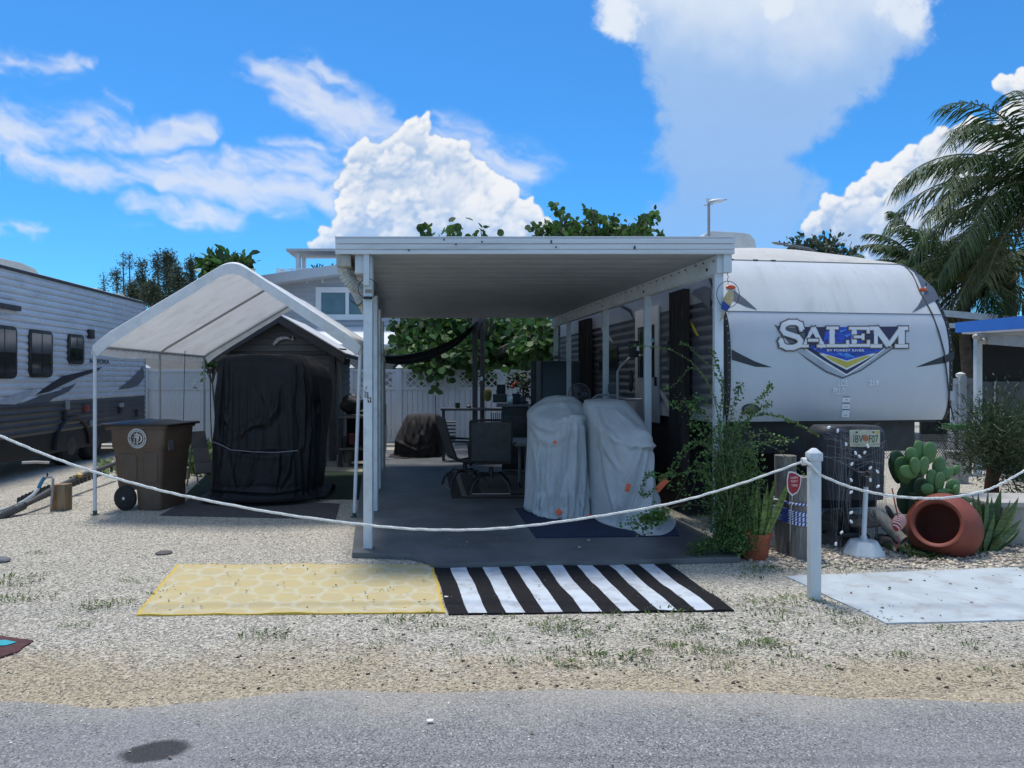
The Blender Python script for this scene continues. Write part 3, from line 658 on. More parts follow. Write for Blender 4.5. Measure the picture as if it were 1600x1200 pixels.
# ================================================================ ring ornaments
m0 = thing('plant_ring', 'empty black hoop bracket hanging on the left front post', 'hoop', P(571,450,6.3))
c_ = P(574.5, 451, 6.30); R_ = .083
MB().tube([c_+Vector((R_*math.cos(t), 0, R_*math.sin(t)*1.05)) for t in [i*6.2832/32 for i in range(33)]], .0035, 6, cap=False).build('hoop', black, m0, smooth=True)
c2 = P(574.5, 465, 6.30); MB().box(c2.x-.034, c2.x+.034, 6.285, 6.335, c2.z-.012, c2.z+.010).build('clamp', black, m0, bevel=.003)
c3 = P(574.5, 432, 6.30); MB().tube([c3+Vector((.011*math.cos(t), 0, .011*math.sin(t))) for t in [i*6.2832/16 for i in range(17)]], .003, 5, cap=False).build('hook', dark, m0)
bo = thing('parrot_ornament', 'wooden parrot swinging in a wire ring from the carport corner', 'ornament', P(1137,425,6.33))
Yq = 6.30; c_ = P(1137.5, 460, Yq); R_ = .098
MB().tube([c_+Vector((R_*math.cos(t), 0, R_*math.sin(t)*1.18)) for t in [i*6.2832/40 for i in range(41)]], .003, 6, cap=False).build('ring', black, bo, smooth=True)
m = MB(); z_ = P(1137, 422, Yq).z
for k in range(5): m.tube([Vector((c_.x-.003, Yq, z_-.0235*k)), Vector((c_.x+.004*(-1)**k, Yq, z_-.0235*k-.012)), Vector((c_.x-.003, Yq, z_-.0235*k-.0235))], .003, 5)
m.build('hanger', M('rust', (.25,.10,.05), .8), bo)
def outl(pts, Y, t, name, mat, par, **k):
    q = [P(a, b_, Y) for a, b_ in pts]; m = MB(); m.prism([(p.x, p.z) for p in q], (0, Y-t/2, 0), (1,0,0), (0,0,1), (0,t,0)); return m.build(name, mat, par, bevel=.004, **k)
outl([(1139,454),(1144,453),(1146,457),(1146,468),(1143,474),(1139,478),(1131,471),(1131,466),(1135,459)], Yq, .03, 'body', M('parrot_cream', (.50,.40,.22), .7, .25, 60), bo)
outl([(1129,471),(1138,474),(1142,476),(1139,482),(1135,487),(1127,482)], Yq+.002, .026, 'wing', M('parrot_blue', (.02,.06,.28), .6), bo)
outl([(1130,484),(1134,485),(1130,497),(1124,504),(1127,494)], Yq+.002, .012, 'tail', M('parrot_tan', (.42,.36,.22), .7), bo)
# ================================================================ travel trailer on the right
nn = math.hypot(1, KC); SO = Vector((2.073, 6.93, 0)); sx_ = Vector((1/nn, KC/nn, 0)); sy_ = Vector((-KC/nn, 1/nn, 0))
sfr = frame(SO, sx_, sy_); WS = 2.41
prof = [(1.12,.09),(1.16,.06),(1.22,.035),(1.30,.015),(1.42,.0),(1.55,-.005),(1.9,.0),(2.1,.045),(2.25,.13),(2.36,.20),(2.48,.29),(2.6,.39),(2.69,.50),(2.755,.60),(2.80,.70),(2.88,.95),(2.96,1.35),(3.05,1.9),(3.12,2.6)]
def py_(z):
    if z <= prof[0][0]: return prof[0][1]
    for (a, b_), (c_, d) in zip(prof, prof[1:]):
        if z <= c_:
            t = (z-a)/(c_-a); return b_+(d-b_)*t
    return prof[-1][1]
sal = thing('travel_trailer', 'white travel trailer with rounded front and blue crest logo beside the carport', 'trailer', SO)
capm = M('gel_coat_white', (.54,.56,.59), .22, .03, 1.2, dirt=((.46,.46,.46), .25, 1.2), stretch=(1.5,1.5,.6))
def fine(pr, z0, z1, n):
    return [(z0+(z1-z0)*i/n) for i in range(n+1)]
def smooth_y(z):
    return sum(py_(z+d) for d in (-.06,-.03,0,.03,.06))/5 if z > 1.5 else py_(z)
def capgrid(z0, z1, n, crown=.0, off=0):
    m = MB(sfr); xs_ = [0,.012,.03]+[.06+i*(WS-.12)/16 for i in range(17)]+[WS-.03,WS-.012,WS]
    zs = fine(None, z0, z1, n)
    def rr(x): e = min(x, WS-x); return .05*(1-min(1, e/.06))**2
    I = [[m.pt((x, smooth_y(z)+rr(x)+off, z)) for x in xs_] for z in zs]
    for j in range(len(zs)-1):
        for i in range(len(xs_)-1): m.face(I[j][i], I[j][i+1], I[j+1][i+1], I[j+1][i])
    return m
capgrid(1.12, 2.19, 16).build('front_cap', capm, sal, smooth=True, fix=False, ang=80)
capgrid(2.20, 2.80, 18).build('upper_cap', M('gel_coat_upper', (.60,.60,.58), .35, .05, 1.2, dirt=((.42,.39,.35), .45, 1.6), stretch=(2.5,1,.45)), sal, smooth=True, fix=False, ang=80)
def bow(x): return .11*(1-((x-WS/2)/(WS/2))**2)
m = MB(sfr); zs = [2.805, 2.86, 2.92, 2.98, 3.05, 3.12]; L_ = 7.2
I = [[m.pt((WS*i/12, (smooth_y(z)+.01 if j < 5 else L_), z + bow(WS*i/12)*min(1, j/2.5))) for i in range(13)] for j, z in enumerate(zs)]
for j in range(5):
    for i in range(12): m.face(I[j][i], I[j][i+1], I[j+1][i+1], I[j+1][i])
m.build('roof', M('rubber_roof', (.52,.50,.45), .7, .1, 2, dirt=((.3,.27,.22), .5, 2)), sal, smooth=True, fix=False, ang=60)
m = MB(sfr)
m.tube([(x, smooth_y(2.8)+.0, 2.802) for x in (0,.6,1.2,1.8,2.41)], .009, 6); m.box(.04, WS-.04, smooth_y(2.195)-.004, smooth_y(2.195)+.02, 2.19, 2.20); m.build('seam_trim', M('grey_seal', (.20,.21,.22), .6), sal, smooth=True)
m = MB(sfr); x_ = .35
while x_ < 1.0:
    m.box(x_, x_+.05, smooth_y(2.8)-.012, smooth_y(2.8)+.01, 2.803, 2.814); x_ += random.uniform(.08,.3)
m.build('sealant', black, sal, kind='stuff')
# side walls: ribbed siding
def ribs(m, zlo, zhi, ya_, yb_, x, out, pitch=.10, amp=.012, seg=1):
    """horizontal corrugations along a wall; ya_ and yb_ may depend on z"""
    k = int((zhi-zlo)/pitch*5); rows = []
    for i in range(k+1):
        z = zlo+(zhi-zlo)*i/k; ph = (z/pitch) % 1.0
        o_ = amp*(min(1, ph/.18) if ph < .6 else max(0, 1-(ph-.6)/.4*1.0))
        a = ya_(z) if callable(ya_) else ya_; b_ = yb_(z) if callable(yb_) else yb_
        rows.append([m.pt((x+out*o_, a+(b_-a)*t/seg, z)) for t in range(seg+1)])
    for A, B in zip(rows, rows[1:]):
        for t in range(seg): m.face(A[t], A[t+1], B[t+1], B[t])
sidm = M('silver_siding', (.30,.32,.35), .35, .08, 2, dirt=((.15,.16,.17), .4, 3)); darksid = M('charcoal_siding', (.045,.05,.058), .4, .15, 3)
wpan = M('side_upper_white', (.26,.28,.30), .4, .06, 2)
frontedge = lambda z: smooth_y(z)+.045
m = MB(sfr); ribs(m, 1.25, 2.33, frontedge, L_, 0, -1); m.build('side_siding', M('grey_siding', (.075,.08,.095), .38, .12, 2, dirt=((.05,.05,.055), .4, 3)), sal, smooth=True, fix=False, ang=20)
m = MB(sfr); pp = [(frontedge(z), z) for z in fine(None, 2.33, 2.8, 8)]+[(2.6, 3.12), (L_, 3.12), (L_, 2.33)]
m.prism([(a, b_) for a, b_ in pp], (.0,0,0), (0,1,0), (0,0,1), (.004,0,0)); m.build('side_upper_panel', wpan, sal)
m = MB(sfr); m.prism([(a, b_) for a, b_ in [(frontedge(z), z) for z in fine(None, 1.12, 2.8, 20)]+[(2.6,3.12),(L_,3.12),(L_,1.12)]], (WS-.004,0,0), (0,1,0), (0,0,1), (.004,0,0)); m.build('far_side_wall', sidm, sal)
m = MB(sfr); m.box(.0, WS, L_-.02, L_, 1.1, 3.12); m.build('rear_wall', sidm, sal)
m = MB(sfr); m.box(-.01, .0, .06, L_, 1.10, 1.25); m.build('lower_skirt', wpan, sal)
m = MB(sfr); m.box(.02, WS-.02, .20, L_, 1.09, 1.118); m.build('floor_edge', dark, sal)
# black edge mouldings, stepped out from both corners
for s_, x_ in ((0, -.012), (1, WS-.03)):
    m = MB(sfr); zs = fine(None, 1.12, 2.8, 26)
    m2 = [(x_, smooth_y(z)+.012, z) for z in zs]
    for A, B in zip(m2, m2[1:]):
        m.hexa([(A[0],A[1],A[2]),(A[0]+.042,A[1],A[2]),(A[0]+.042,A[1]+.05,A[2]),(A[0],A[1]+.05,A[2]),(B[0],B[1],B[2]),(B[0]+.042,B[1],B[2]),(B[0]+.042,B[1]+.05,B[2]),(B[0],B[1]+.05,B[2])])
    m.build('corner_moulding', black, sal, smooth=True)
    m = MB(sfr)
    for z in fine(None, 1.2, 2.75, 22): m.ball((x_+.02, smooth_y(z)+.006, z), .006, 5, 4)
    m.build('moulding_screws', chrome, sal, kind='stuff')
# decals: outlines in trailer x / height, laid over the curved cap
def local_from_px(px, py):
    """photo point -> (x, z) on the front of the trailer at its real distance"""
    y_ = 7.05; z = 2.0; x = 1
    for _ in range(12):
        W_ = SO + sx_*x + sy_*smooth_y(z); d = W_.y; X_ = (px-800)/F*d; z = H-(py-HY)/F*d
        base = SO + sy_*smooth_y(z); x = (X_-base.x)/sx_.x
    return x, z
def decal(name, poly, mat, off, par=None, px=True, cuts=3, t=.0):
    q = [local_from_px(*p) for p in poly] if px else poly
    bm = bmesh.new(); vs = [bm.verts.new((a, 0, b_)) for a, b_ in q]; bm.faces.new(vs)
    bmesh.ops.triangulate(bm, faces=bm.faces)
    if cuts: bmesh.ops.subdivide_edges(bm, edges=bm.edges, cuts=cuts, use_grid_fill=True)
    for v in bm.verts:
        x, z = v.co.x, v.co.z
        v.co = sfr((x, smooth_y(z)-off, z)) - orig(par or sal)
    bmesh.ops.recalc_face_normals(bm, faces=bm.faces)
    me = bpy.data.meshes.new(name); bm.to_mesh(me); bm.free(); me.materials.append(mat)
    return link_mesh(name, me, par or sal)
blk = M('decal_black', (.018,.02,.028), .35); navy = M('decal_navy', (.012,.016,.065), .35); blu = M('decal_blue', (.015,.06,.42), .35, .5, 9, stretch=(1,1,4))
wdec = M('decal_white', (.72,.73,.74), .35, .04); yel = M('decal_yellow', (.50,.43,.06), .4); cream = M('decal_cream', (.52,.42,.36), .4); sil = M('decal_silver', (.38,.42,.47), .35); greyd = M('decal_grey', (.10,.11,.13), .4)
decal('swoosh', [(1141,452),(1150,456),(1165,468),(1183,484),(1166,479),(1141,468)], greyd, .004)
decal('swoosh', [(1143,546),(1160,555),(1180,565),(1206,574),(1180,573),(1143,562)], blk, .004)
decal('swoosh', [(1424,489),(1434,478),(1446,452),(1448,440),(1460,452),(1467,467),(1450,475)], greyd, .004)
decal('swoosh', [(1430,574),(1455,566),(1475,556),(1490,549),(1491,560),(1478,567)], blk, .004)
decal('grey_panel', [(1441,455),(1447,440),(1437,430),(1428,427)], greyd, .0035)
logo = decal('crest', [(1209,507),(1222,512),(1405,510),(1419,508),(1411,524),(1398,543),(1372,561),(1345,580),(1316,592),(1290,582),(1262,563),(1238,542),(1228,530),(1217,518)], greyd, .004)
decal('crest_band', [(1232,540),(1397,541),(1372,558),(1345,577),(1318,588.5),(1318,584),(1316,582),(1250,541),(1243,541.5),(1258,553),(1296,578)][:5]+[(1316,589),(1290,579),(1262,560)], sil, .0055, logo)
decal('crest_navy', [(1250,541),(1388,541),(1355,566),(1322,587),(1286,566)], wdec, .0065, logo)
decal('crest_navy', [(1253,541),(1385,541),(1354,564),(1322,584.5),(1288,564)], navy, .0075, logo)
decal('crest_chevron', [(1279,552.5),(1369,552.5),(1345,566),(1322,578),(1299,566)], wdec, .0085, logo)
decal('crest_chevron', [(1287,556),(1360,556),(1342,565),(1322,575),(1301,565)], yel, .0095, logo)
decal('crest_chevron', [(1275,549),(1373,549),(1322,565.5)], wdec, .0105, logo)
decal('crest_blue', [(1256,511),(1386,511),(1384,541),(1373,549),(1322,563.5),(1272,548),(1262,541)], blu, .0115, logo)
decal('crest_navy', [(1256,511),(1290,511),(1284,540),(1262,541)], navy, .0120, logo); decal('crest_navy', [(1344,511),(1410,511),(1386,541),(1350,541)], navy, .0120, logo)
ray = M('decal_light_blue', (.05,.28,.75), .35)
for a, b_, c_ in (((1306,552),(1312,551),(1328,561)),((1298,528),(1292,526),(1302,522)),((1310,517),(1326,513),(1312,520)),((1318,524),(1330,521),(1322,527)),((1270,545),(1282,541),(1272,547)),((1312,556),(1322,551),(1336,559))): decal('light_ray', [a, b_, c_], ray, .0128, logo, cuts=0)
# slab serif lettering built stroke by stroke (u,v in letter units, stroked outlines grow by g)
def strokes(letter):
    S = {
     'A': [('l',0,.0,.5,.95,.13),('l',1,.0,.5,.95,.22),('l',.25,.33,.75,.33,.10),('l',-.12,.04,.24,.04,.09),('l',.72,.04,1.14,.04,.09)],
     'L': [('l',.2,0,.2,1,.22),('l',-.05,.04,1.0,.04,.10),('l',-.05,.96,.5,.96,.09),('l',.96,.04,.96,.30,.10)],
     'E': [('l',.2,0,.2,1,.22),('l',-.05,.04,1.0,.04,.10),('l',-.05,.96,.98,.96,.10),('l',.2,.5,.66,.5,.09),('l',.94,.04,.94,.30,.10),('l',.93,.96,.93,.72,.10),('l',.66,.36,.66,.64,.09)],
     'M': [('l',.12,0,.12,1,.13),('l',.12,.97,.62,.08,.20),('l',.62,.08,1.1,.97,.12),('l',1.12,0,1.12,1,.22),('l',-.08,.04,.34,.04,.10),('l',.88,.04,1.36,.04,.10),('l',-.10,.96,.22,.96,.10),('l',1.02,.96,1.36,.96,.10)],
     'S': [('a',[(1.0,.74),(.95,.90),(.75,1.0),(.42,1.0),(.16,.90),(.10,.72),(.22,.58),(.5,.5),(.82,.41),(.96,.26),(.88,.09),(.62,0),(.3,0),(.08,.10),(.02,.27)],.20),('l',.98,.66,.98,1.0,.08),('l',.02,.02,.02,.36,.08)]}
    return S[letter]
def stamp(word, mat, g, off, name):
    par = logo; m = MB(); k = 0
    for ch, u0, w, v0, h in word:
        for st in strokes(ch):
            segs = [st[1:5]] if st[0] == 'l' else [(*a, *b_) for a, b_ in zip(st[1], st[1][1:])]
            th = st[-1]
            for (a, b_, c_, d) in segs:
                A = Vector((u0+a*w, v0-b_*h)); B = Vector((u0+c_*w, v0-d*h)); D = (B-A).normalized(); Nn = Vector((-D.y, D.x))
                wd_ = th*w*.5+g; ex = (th*w*.12 if st[0] == 'a' else 0)+g
                q = [A-D*ex-Nn*wd_, B+D*ex-Nn*wd_, B+D*ex+Nn*wd_, A-D*ex+Nn*wd_]; k += 1
                o_ = off+.00006*(k % 13)
                I = []
                for p in q:
                    x, z = local_from_px(p.x, p.y); I.append(m.pt(sfr((x, smooth_y(z)-o_, z))))
                m.face(*I)
    return m.build(name, mat, par)
word = [('S',1218,33,543,39),('A',1254,30,542,31),('L',1292,32,541.5,30),('E',1327,30,541,29),('M',1362,40,542,30)]
stamp(word, blk, 2.6, .0140, 'letter_shadow'); stamp(word, cream, 1.3, .0160, 'letter_edge'); stamp(word, wdec, .3, .0180, 'letters')
def cap_text(s, px, py, hpx, wpx, mat, off=.014, **k):
    x, z = local_from_px(px, py); d = (SO+sx_*x).y
    n = (sx_*0 + Vector((0,0,1))); o_ = sfr((x, smooth_y(z)-off, z))
    slope = (smooth_y(z+.05)-smooth_y(z-.05))/.1
    return text(s, frame(o_, sx_, Vector((0,0,1))+sy_*slope, (0,-1,0)), hpx/F*d, mat, sal, w=wpx/F*d/sx_.x, **k)
cap_text('BY FOREST RIVER', 1320, 547.5, 3.6, 63, wdec, .016, name='crest_text', bold=.02)
pale = M('faded_sticker', (.80,.83,.86), .5)
cap_text('LOS', 1316, 599, 9, 15, pale, name='sticker_letters', bold=.01); cap_text('PILLO', 1310, 611, 10, 20, pale, name='sticker_letters', bold=.01); cap_text('259', 1364, 598, 9, 16, pale, name='sticker_digits', bold=.02)
for k, (a, b_) in enumerate(((621,628),(631,639),(641,652))):
    st = decal('sticker', [(1316.5-k*.7,a),(1328-k*.5,a),(1327.5-k*.5,b_),(1315.5-k*.7,b_)], pale, .004)
    decal('sticker_print', [(1317-k*.7,a-1.2),(1328-k*.5,a-1.2),(1328-k*.5,a-.2),(1317-k*.7,a-.2)], blk, .005, st, cuts=0)
    decal('sticker_print', [(1319-k*.7,b_-4),(1325-k*.5,b_-4),(1325-k*.5,b_-2.6),(1319-k*.7,b_-2.6)], sil, .005, st, cuts=0)
def on_cap(px, py, off): x, z = local_from_px(px, py); return (x, smooth_y(z)-off, z)
amber = M('amber_lens', (.60,.09,.02), .25)
for px, py in ((1141,449),(1441,453)):
    x, y_, z = on_cap(px, py, .012); m = MB(sfr); m.ball((x, y_, z), (.055,.018,.022), 10, 6); m.build('marker_light', amber, sal, smooth=True)
x, y_, z = on_cap(1172, 639, .01); m = MB(sfr); m.ball((x, y_, z), (.08,.022,.043), 16, 8); lo = m.build('porch_light', M('smoked_lens', (.10,.10,.10), .3), sal, smooth=True)
m = MB(sfr); m.tube([(x+.082*math.cos(t), y_-.004, z+.046*math.sin(t)) for t in [i*6.2832/24 for i in range(25)]], .007, 5, cap=False); m.build('bezel', black, lo, smooth=True)
m = MB(sfr); pts = [on_cap(a, b_, .012) for a, b_ in ((1413,417),(1424,428),(1436,455),(1455,490),(1466,520),(1474,550),(1479,590),(1482,625),(1489,656))]; m.tube(pts, .0075, 6); m.build('drooping_cable', M('grey_cable', (.05,.055,.06), .6), sal, smooth=True)
decal('clear_patch', [(1484,611),(1491,611),(1491,626),(1484,626)], sil, .004)
# left wall details seen through the carport posts
def wally(px):
    """distance along the wall (trailer y) of a photo column, on the near side wall"""
    k = (px-800)/F; return (k*SO.y-SO.x)/(sy_.x-k*sy_.y)
def wz(px, py): 
    y_ = wally(px); W_ = SO+sy_*y_; return H-(py-HY)/F*W_.y
glass = M('dark_glass', (.012,.014,.018), .08, .1, 3, spec=.8)
dfr = M('door_frame_white', (.34,.35,.37), .4, .05)
ya_, yb_ = wally(1033), wally(996)
m = MB(sfr); m.box(-.035, -.008, ya_, yb_, 1.0, 2.42); d_ = m.build('entry_door', dfr, sal, bevel=.01)
m = MB(sfr); m.box(-.042, -.036, ya_+.13, yb_-.13, 1.55, 2.2); m.build('door_window', glass, d_, bevel=.002)
m = MB(sfr); m.box(-.06, -.036, ya_+.05, ya_+.09, 1.45, 1.56); m.build('door_handle', black, d_, bevel=.003)
for a, b_, z0_, z1_ in ((1062,1046,1.60,2.12),(967,938,1.65,2.0)):
    ya_, yb_ = wally(a), wally(b_)
    m = MB(sfr); m.box(-.03, -.008, ya_, yb_, z0_, z1_); w_ = m.build('window', black, sal, bevel=.012)
    m = MB(sfr); m.box(-.034, -.031, ya_+.03, yb_-.03, z0_+.03, z1_-.03); m.build('pane', glass, w_)
def wall_decal(pts, mat):
    m = MB(sfr); m.prism([(wally(a), wz(a, b_)) for a, b_ in pts], (-.016,0,0), (0,1,0), (0,0,1), (.001,0,0)); return m.build('swoosh', mat, sal)
wall_decal([(1112,450),(1103,447),(1086,453),(1084,460),(1098,470),(1112,484)], greyd)
wall_decal([(993,502),(985,488),(968,478),(972,476),(988,484)], blk)
wall_decal([(960,535),(952,522),(940,510),(943,520),(955,533)], sil)
wall_decal([(1060,655),(1046,640),(1032,612),(1033,606),(1050,632),(1064,652)], M('decal_pale', (.30,.31,.33), .4))
wall_decal([(1094,525),(1088,512),(1080,500),(1081,508),(1090,524)], yel)
cur = M('dark_brown_awning', (.016,.012,.011), .8, .4, 9, stretch=(6,6,.5))
for a, b_, nm in ((1084,1060,'front'),(930,914,'rear')):
    ya_, yb_ = wally(a), wally(b_)
    m = MB(sfr); n_ = 22; I = []
    for j, z in enumerate((.55, 1.0, 1.6, 2.2, 2.5)):
        I.append([m.pt((-.10-.035*math.sin(i*1.35+j*.3), ya_+(yb_-ya_)*i/n_, z)) for i in range(n_+1)])
        I[-1] += [m.pt((-.045, ya_+(yb_-ya_)*i/n_, z)) for i in range(n_, -1, -1)]
    for A, B in zip(I, I[1:]):
        for i in range(len(A)): m.face(A[i], A[(i+1)%len(A)], B[(i+1)%len(A)], B[i])
    m.build('awning_arm', cur, sal, smooth=True, fix=True)
m = MB(sfr); m.box(.15, WS-.15, .35, L_-.1, .78, 1.09); m.build('chassis', dark, sal)
m = MB(sfr); m.box(.05, WS-.05, 1.1, 1.14, .05, 1.09); m.box(.06, .10, 1.14, L_-.5, .05, 1.1); m.build('underskirt', M('black_screen', (.01,.01,.012), .9), sal)
for yw in (3.6, 4.5):
    m = MB(sfr); m.lathe([(.05,.0),(.20,.0),(.33,.02),(.35,.06),(.35,.18),(.33,.22),(.05,.22)], 28, (.02-.14+.1, yw, .36), (1,0,0), (0,1,0)); w_ = m.build('wheel', rubber, sal, smooth=True)
m = MB(sfr)
for s_ in (-1, 1): m.bar((.95+s_*.28, .3, .80), (.93+s_*.04, -.75, .66), .06, .12)
m.build('tow_frame', dark, sal)
m = MB(sfr); m.bar((.94, -.15, .70), (.93, -.78, .64), .07, .09); m.tube([(1.0, -.35, .95), (1.0, -.35, .12)], .035, 10); m.box(.90, 1.10, -.45, -.25, .08, .12); m.build('tongue_jack', dark, sal, bevel=.004)
# roof unit
rfo = sfr((.98, 2.75, 0)); m = MB(frame(rfo, sx_, sy_)); 
def acn(u, v):
    pass
sh = [(0,3.12),(.02,3.40),(.07,3.50),(.16,3.545),(.60,3.535),(.72,3.52),(.80,3.44),(.84,3.24),(.84,3.16)]
m.prism([(a-.06, b_) for a, b_ in sh], (0,0,0), (1,0,0), (0,0,1), (0,.75,0)); au = m.build('roof_air_conditioner', M('ac_shroud', (.60,.59,.56), .45, .05, 3, dirt=((.36,.34,.3), .5, 5)), sal, bevel=.02)
m = MB(frame(rfo, sx_, sy_)); m.box(.62,.79,-.012,.3,3.14,3.22); m.build('vent_grille', black, au)
# weather vane
wv_ = thing('weather_vane', 'white bird shaped wind vane on a thin pole above the carport roof', 'wind vane', P(1107,372,9.6))
p0 = P(1107.5, 372, 9.6); p1 = P(1107.5, 318, 9.6); MB().tube([p0-Vector((0,0,.35)), p1], .019, 10).build('pole', M('pole_grey', (.28,.27,.28), .5), wv_, smooth=True)
MB().ball(P(1119,314,9.6), (.115,.05,.028), 14, 8, Matrix.Rotation(-.1, 3, 'Y')).build('body', white, wv_, smooth=True)
outl([(1103,309),(1107,310),(1114,312),(1110,318),(1104,317)], 9.6, .012, 'tail_fin', white, wv_)
MB().bar(P(1100,321,9.6), P(1114,319,9.6), .03, .006).bar(P(1126,313,9.6), P(1136,312,9.6), .012, .012).bar(P(1112,316,9.5), P(1116,315,9.75), .06, .006).build('vane_arm', M('vane_grey', (.35,.35,.36), .5), wv_)
# ================================================================ corrugated trailer on the left
KL = .106; nl = math.hypot(1, KL); LX, LY = Vector((-1/nl, -KL/nl, 0)), Vector((-KL/nl, 1/nl, 0))   # LX points into the trailer, LY to the rear
LO = Vector((-6.46-KL*7.0, 7.0, 0)); lfr = frame(LO, LX, LY)
def ly(px): k = (px-800)/F; return (k*LO.y-LO.x)/(LY.x-k*LY.y)
def lz(px, py): y_ = ly(px); return H-(py-HY)/F*(LO+LY*y_).y
LE = ly(226)
lt = thing('travel_trailer', 'long grey corrugated travel trailer along the left edge', 'trailer', LO)
m = MB(lfr); ribs(m, 1.15, 3.17, -1.5, LE, 0, -1, .105, .022); m.build('upper_siding', M('blue_silver_siding', (.55,.58,.62), .26, .07, 1.5, dirt=((.22,.24,.27), .35, 2), stretch=(1,1,3)), lt, smooth=True, fix=False, ang=20)
m = MB(lfr); ribs(m, .62, 1.15, -1.5, LE, 0, -1, .105, .022); m.build('lower_siding', darksid, lt, smooth=True, fix=False, ang=20)
m = MB(lfr); m.box(.0, .03, -1.5, LE-.0, .27, .62); m.build('skirt', black, lt)
m = MB(lfr); m.box(.02, 2.4, -1.5, LE-.02, .55, 3.17); m.build('body_core', sidm, lt)
m = MB(lfr); m.box(-.03, .02, -1.5, LE+.01, 3.17, 3.225); m.build('roof_edge_trim', dark, lt, bevel=.005)
m = MB(lfr); m.box(.02, 2.4, -1.5, LE, 3.175, 3.25); m.build('roof', M('lt_roof', (.6,.58,.54), .7, .06), lt, bevel=.02)
m = MB(lfr); m.box(-.022, .02, LE-.05, LE+.012, .6, 3.18); m.build('corner_trim', M('lt_trim', (.32,.33,.35), .4), lt, bevel=.004)
def lbox(pa, pb, z0_, z1_, x0_, x1_, name, mat, par, bev=.01):
    m = MB(lfr); m.box(x0_, x1_, ly(pa), ly(pb), z0_, z1_); return m.build(name, mat, par, bevel=bev)
def rrect(a, b_, c_, d, r, n=5):
    P_ = []
    for cx, cy, t0 in ((b_-r, d-r, 0), (a+r, d-r, 90), (a+r, c_+r, 180), (b_-r, c_+r, 270)):
        for k in range(n+1): t = math.radians(t0+90*k/n); P_.append((cx+r*math.cos(t), cy+r*math.sin(t)))
    return P_
wfr = M('window_rim_black', (.012,.013,.015), .35)
for a, b_, z0_, z1_ in ((-20,22.5,1.54,2.33),(42,78.5,1.56,2.32),(103,128,1.79,2.32)):
    m = MB(lfr); m.prism(rrect(ly(a), ly(b_), z0_, z1_, .10), (-.045,0,0), (0,1,0), (0,0,1), (.03,0,0)); w_ = m.build('window', wfr, lt, bevel=.004)
    mid = (a+b_)/2+.6
    for (q, r) in ((a+3, mid-.7), (mid+.7, b_-3)):
        lbox(q, r, z0_+.06, z0_+.06+(z1_-z0_)*.42, -.049, -.046, 'pane', glass, w_, 0); lbox(q, r, z0_+.08+(z1_-z0_)*.42, z1_-.06, -.050, -.046, 'pane', M('tinted_glass', (.05,.06,.07), .12, .1, 3, spec=.8), w_, 0)
text('AURORA', frame(lfr((-.0245, (ly(136)+ly(170))/2, lz(153,565))), LY, (0,0,1), LX), .09, blk, lt, name='lettering', w=.85, bold=.03)
def ldec(pts, mat):
    m = MB(lfr); m.prism([(ly(a), lz(a, b_)) for a, b_ in pts], (-.0245,0,0), (0,1,0), (0,0,1), (.001,0,0)); return m.build('swoosh', mat, lt)
ldec([(53,617),(70,604),(95,588),(125,581),(158,573),(150,580),(120,590),(95,602),(75,612)], blk)
ldec([(25,633),(60,618),(90,610),(118,598),(105,612),(82,622),(72,629)], M('decal_slate', (.09,.10,.12), .4))
ldec([(182,609),(205,590),(222,572),(224,590),(214,602),(200,607)], greyd)
ldec([(-20,632),(30,612),(60,606),(40,620),(22,632)], sil)
lbox(-20, 24, lz(10,484), lz(10,476), -.09, -.012, 'awning_rail', dark, lt, .006)
lbox(135, 143, lz(139,529), lz(139,515), -.06, -.012, 'side_light', black, lt, .006)
for a, b_, c_, d, mt, nm in ((100,105,626,640,chrome,'outlet_cover'),(96,101,642,656,black,'outlet_cover'),(128,135,634,643,M('red_lens', (.25,.03,.02), .4),'marker_light'),(184,190,630,636,chrome,'outlet_cover'),(183,188,637,645,black,'outlet_cover'),(211,214,640,650,dark,'outlet_cover'),(138,141,657,666,chrome,'outlet_cover')):
    lbox(a, b_, lz((a+b_)/2, d), lz((a+b_)/2, c_), -.05, -.012, nm, mt, lt, .006)
m = MB(lfr)
for s_ in (0, 1): pass
yw = ly(112)
m.tube([(-.02, yw+.62*math.cos(t), .32+.52*math.sin(t)) for t in [math.pi*i/14 for i in range(15)]], .035, 6); m.build('wheel_arch', black, lt, smooth=True)
for yw_ in (yw-.0, yw+.9):
    m = MB(lfr); m.lathe([(.06,0),(.19,.0),(.31,.015),(.345,.06),(.345,.2),(.31,.24),(.06,.24)], 26, (.0, yw_, .345), (1,0,0), (0,1,0)); w_ = m.build('wheel', rubber, lt, smooth=True)
    m = MB(lfr); m.lathe([(.02,0),(.17,.01),(.19,.03)], 20, (-.012, yw_, .345), (1,0,0), (0,1,0)); m.build('rim', dark, w_, smooth=True)
m = MB(lfr); m.box(.5, .62, -1.5, LE-.2, .35, .55); m.box(1.7, 1.82, -1.5, LE-.2, .35, .55); m.build('chassis', dark, lt)
acm = M('ac_cream', (.58,.56,.50), .5, .06, 3, dirt=((.35,.33,.3), .4, 6))
m = MB(lfr); a_, b_ = ly(20), ly(112); m.prism([(a_,3.25),(a_,3.46),(b_-.55,3.50),(b_-.1,3.46),(b_,3.40),(b_,3.25)], (.55,0,0), (0,1,0), (0,0,1), (.8,0,0)); au = m.build('roof_air_conditioner', acm, lt, bevel=.02)
m = MB(lfr)
for k in range(5): m.box(.58+k*.001, 1.3, b_-.005, b_+.006, 3.275+k*.026, 3.288+k*.026)
m.build('grille', dark, au)
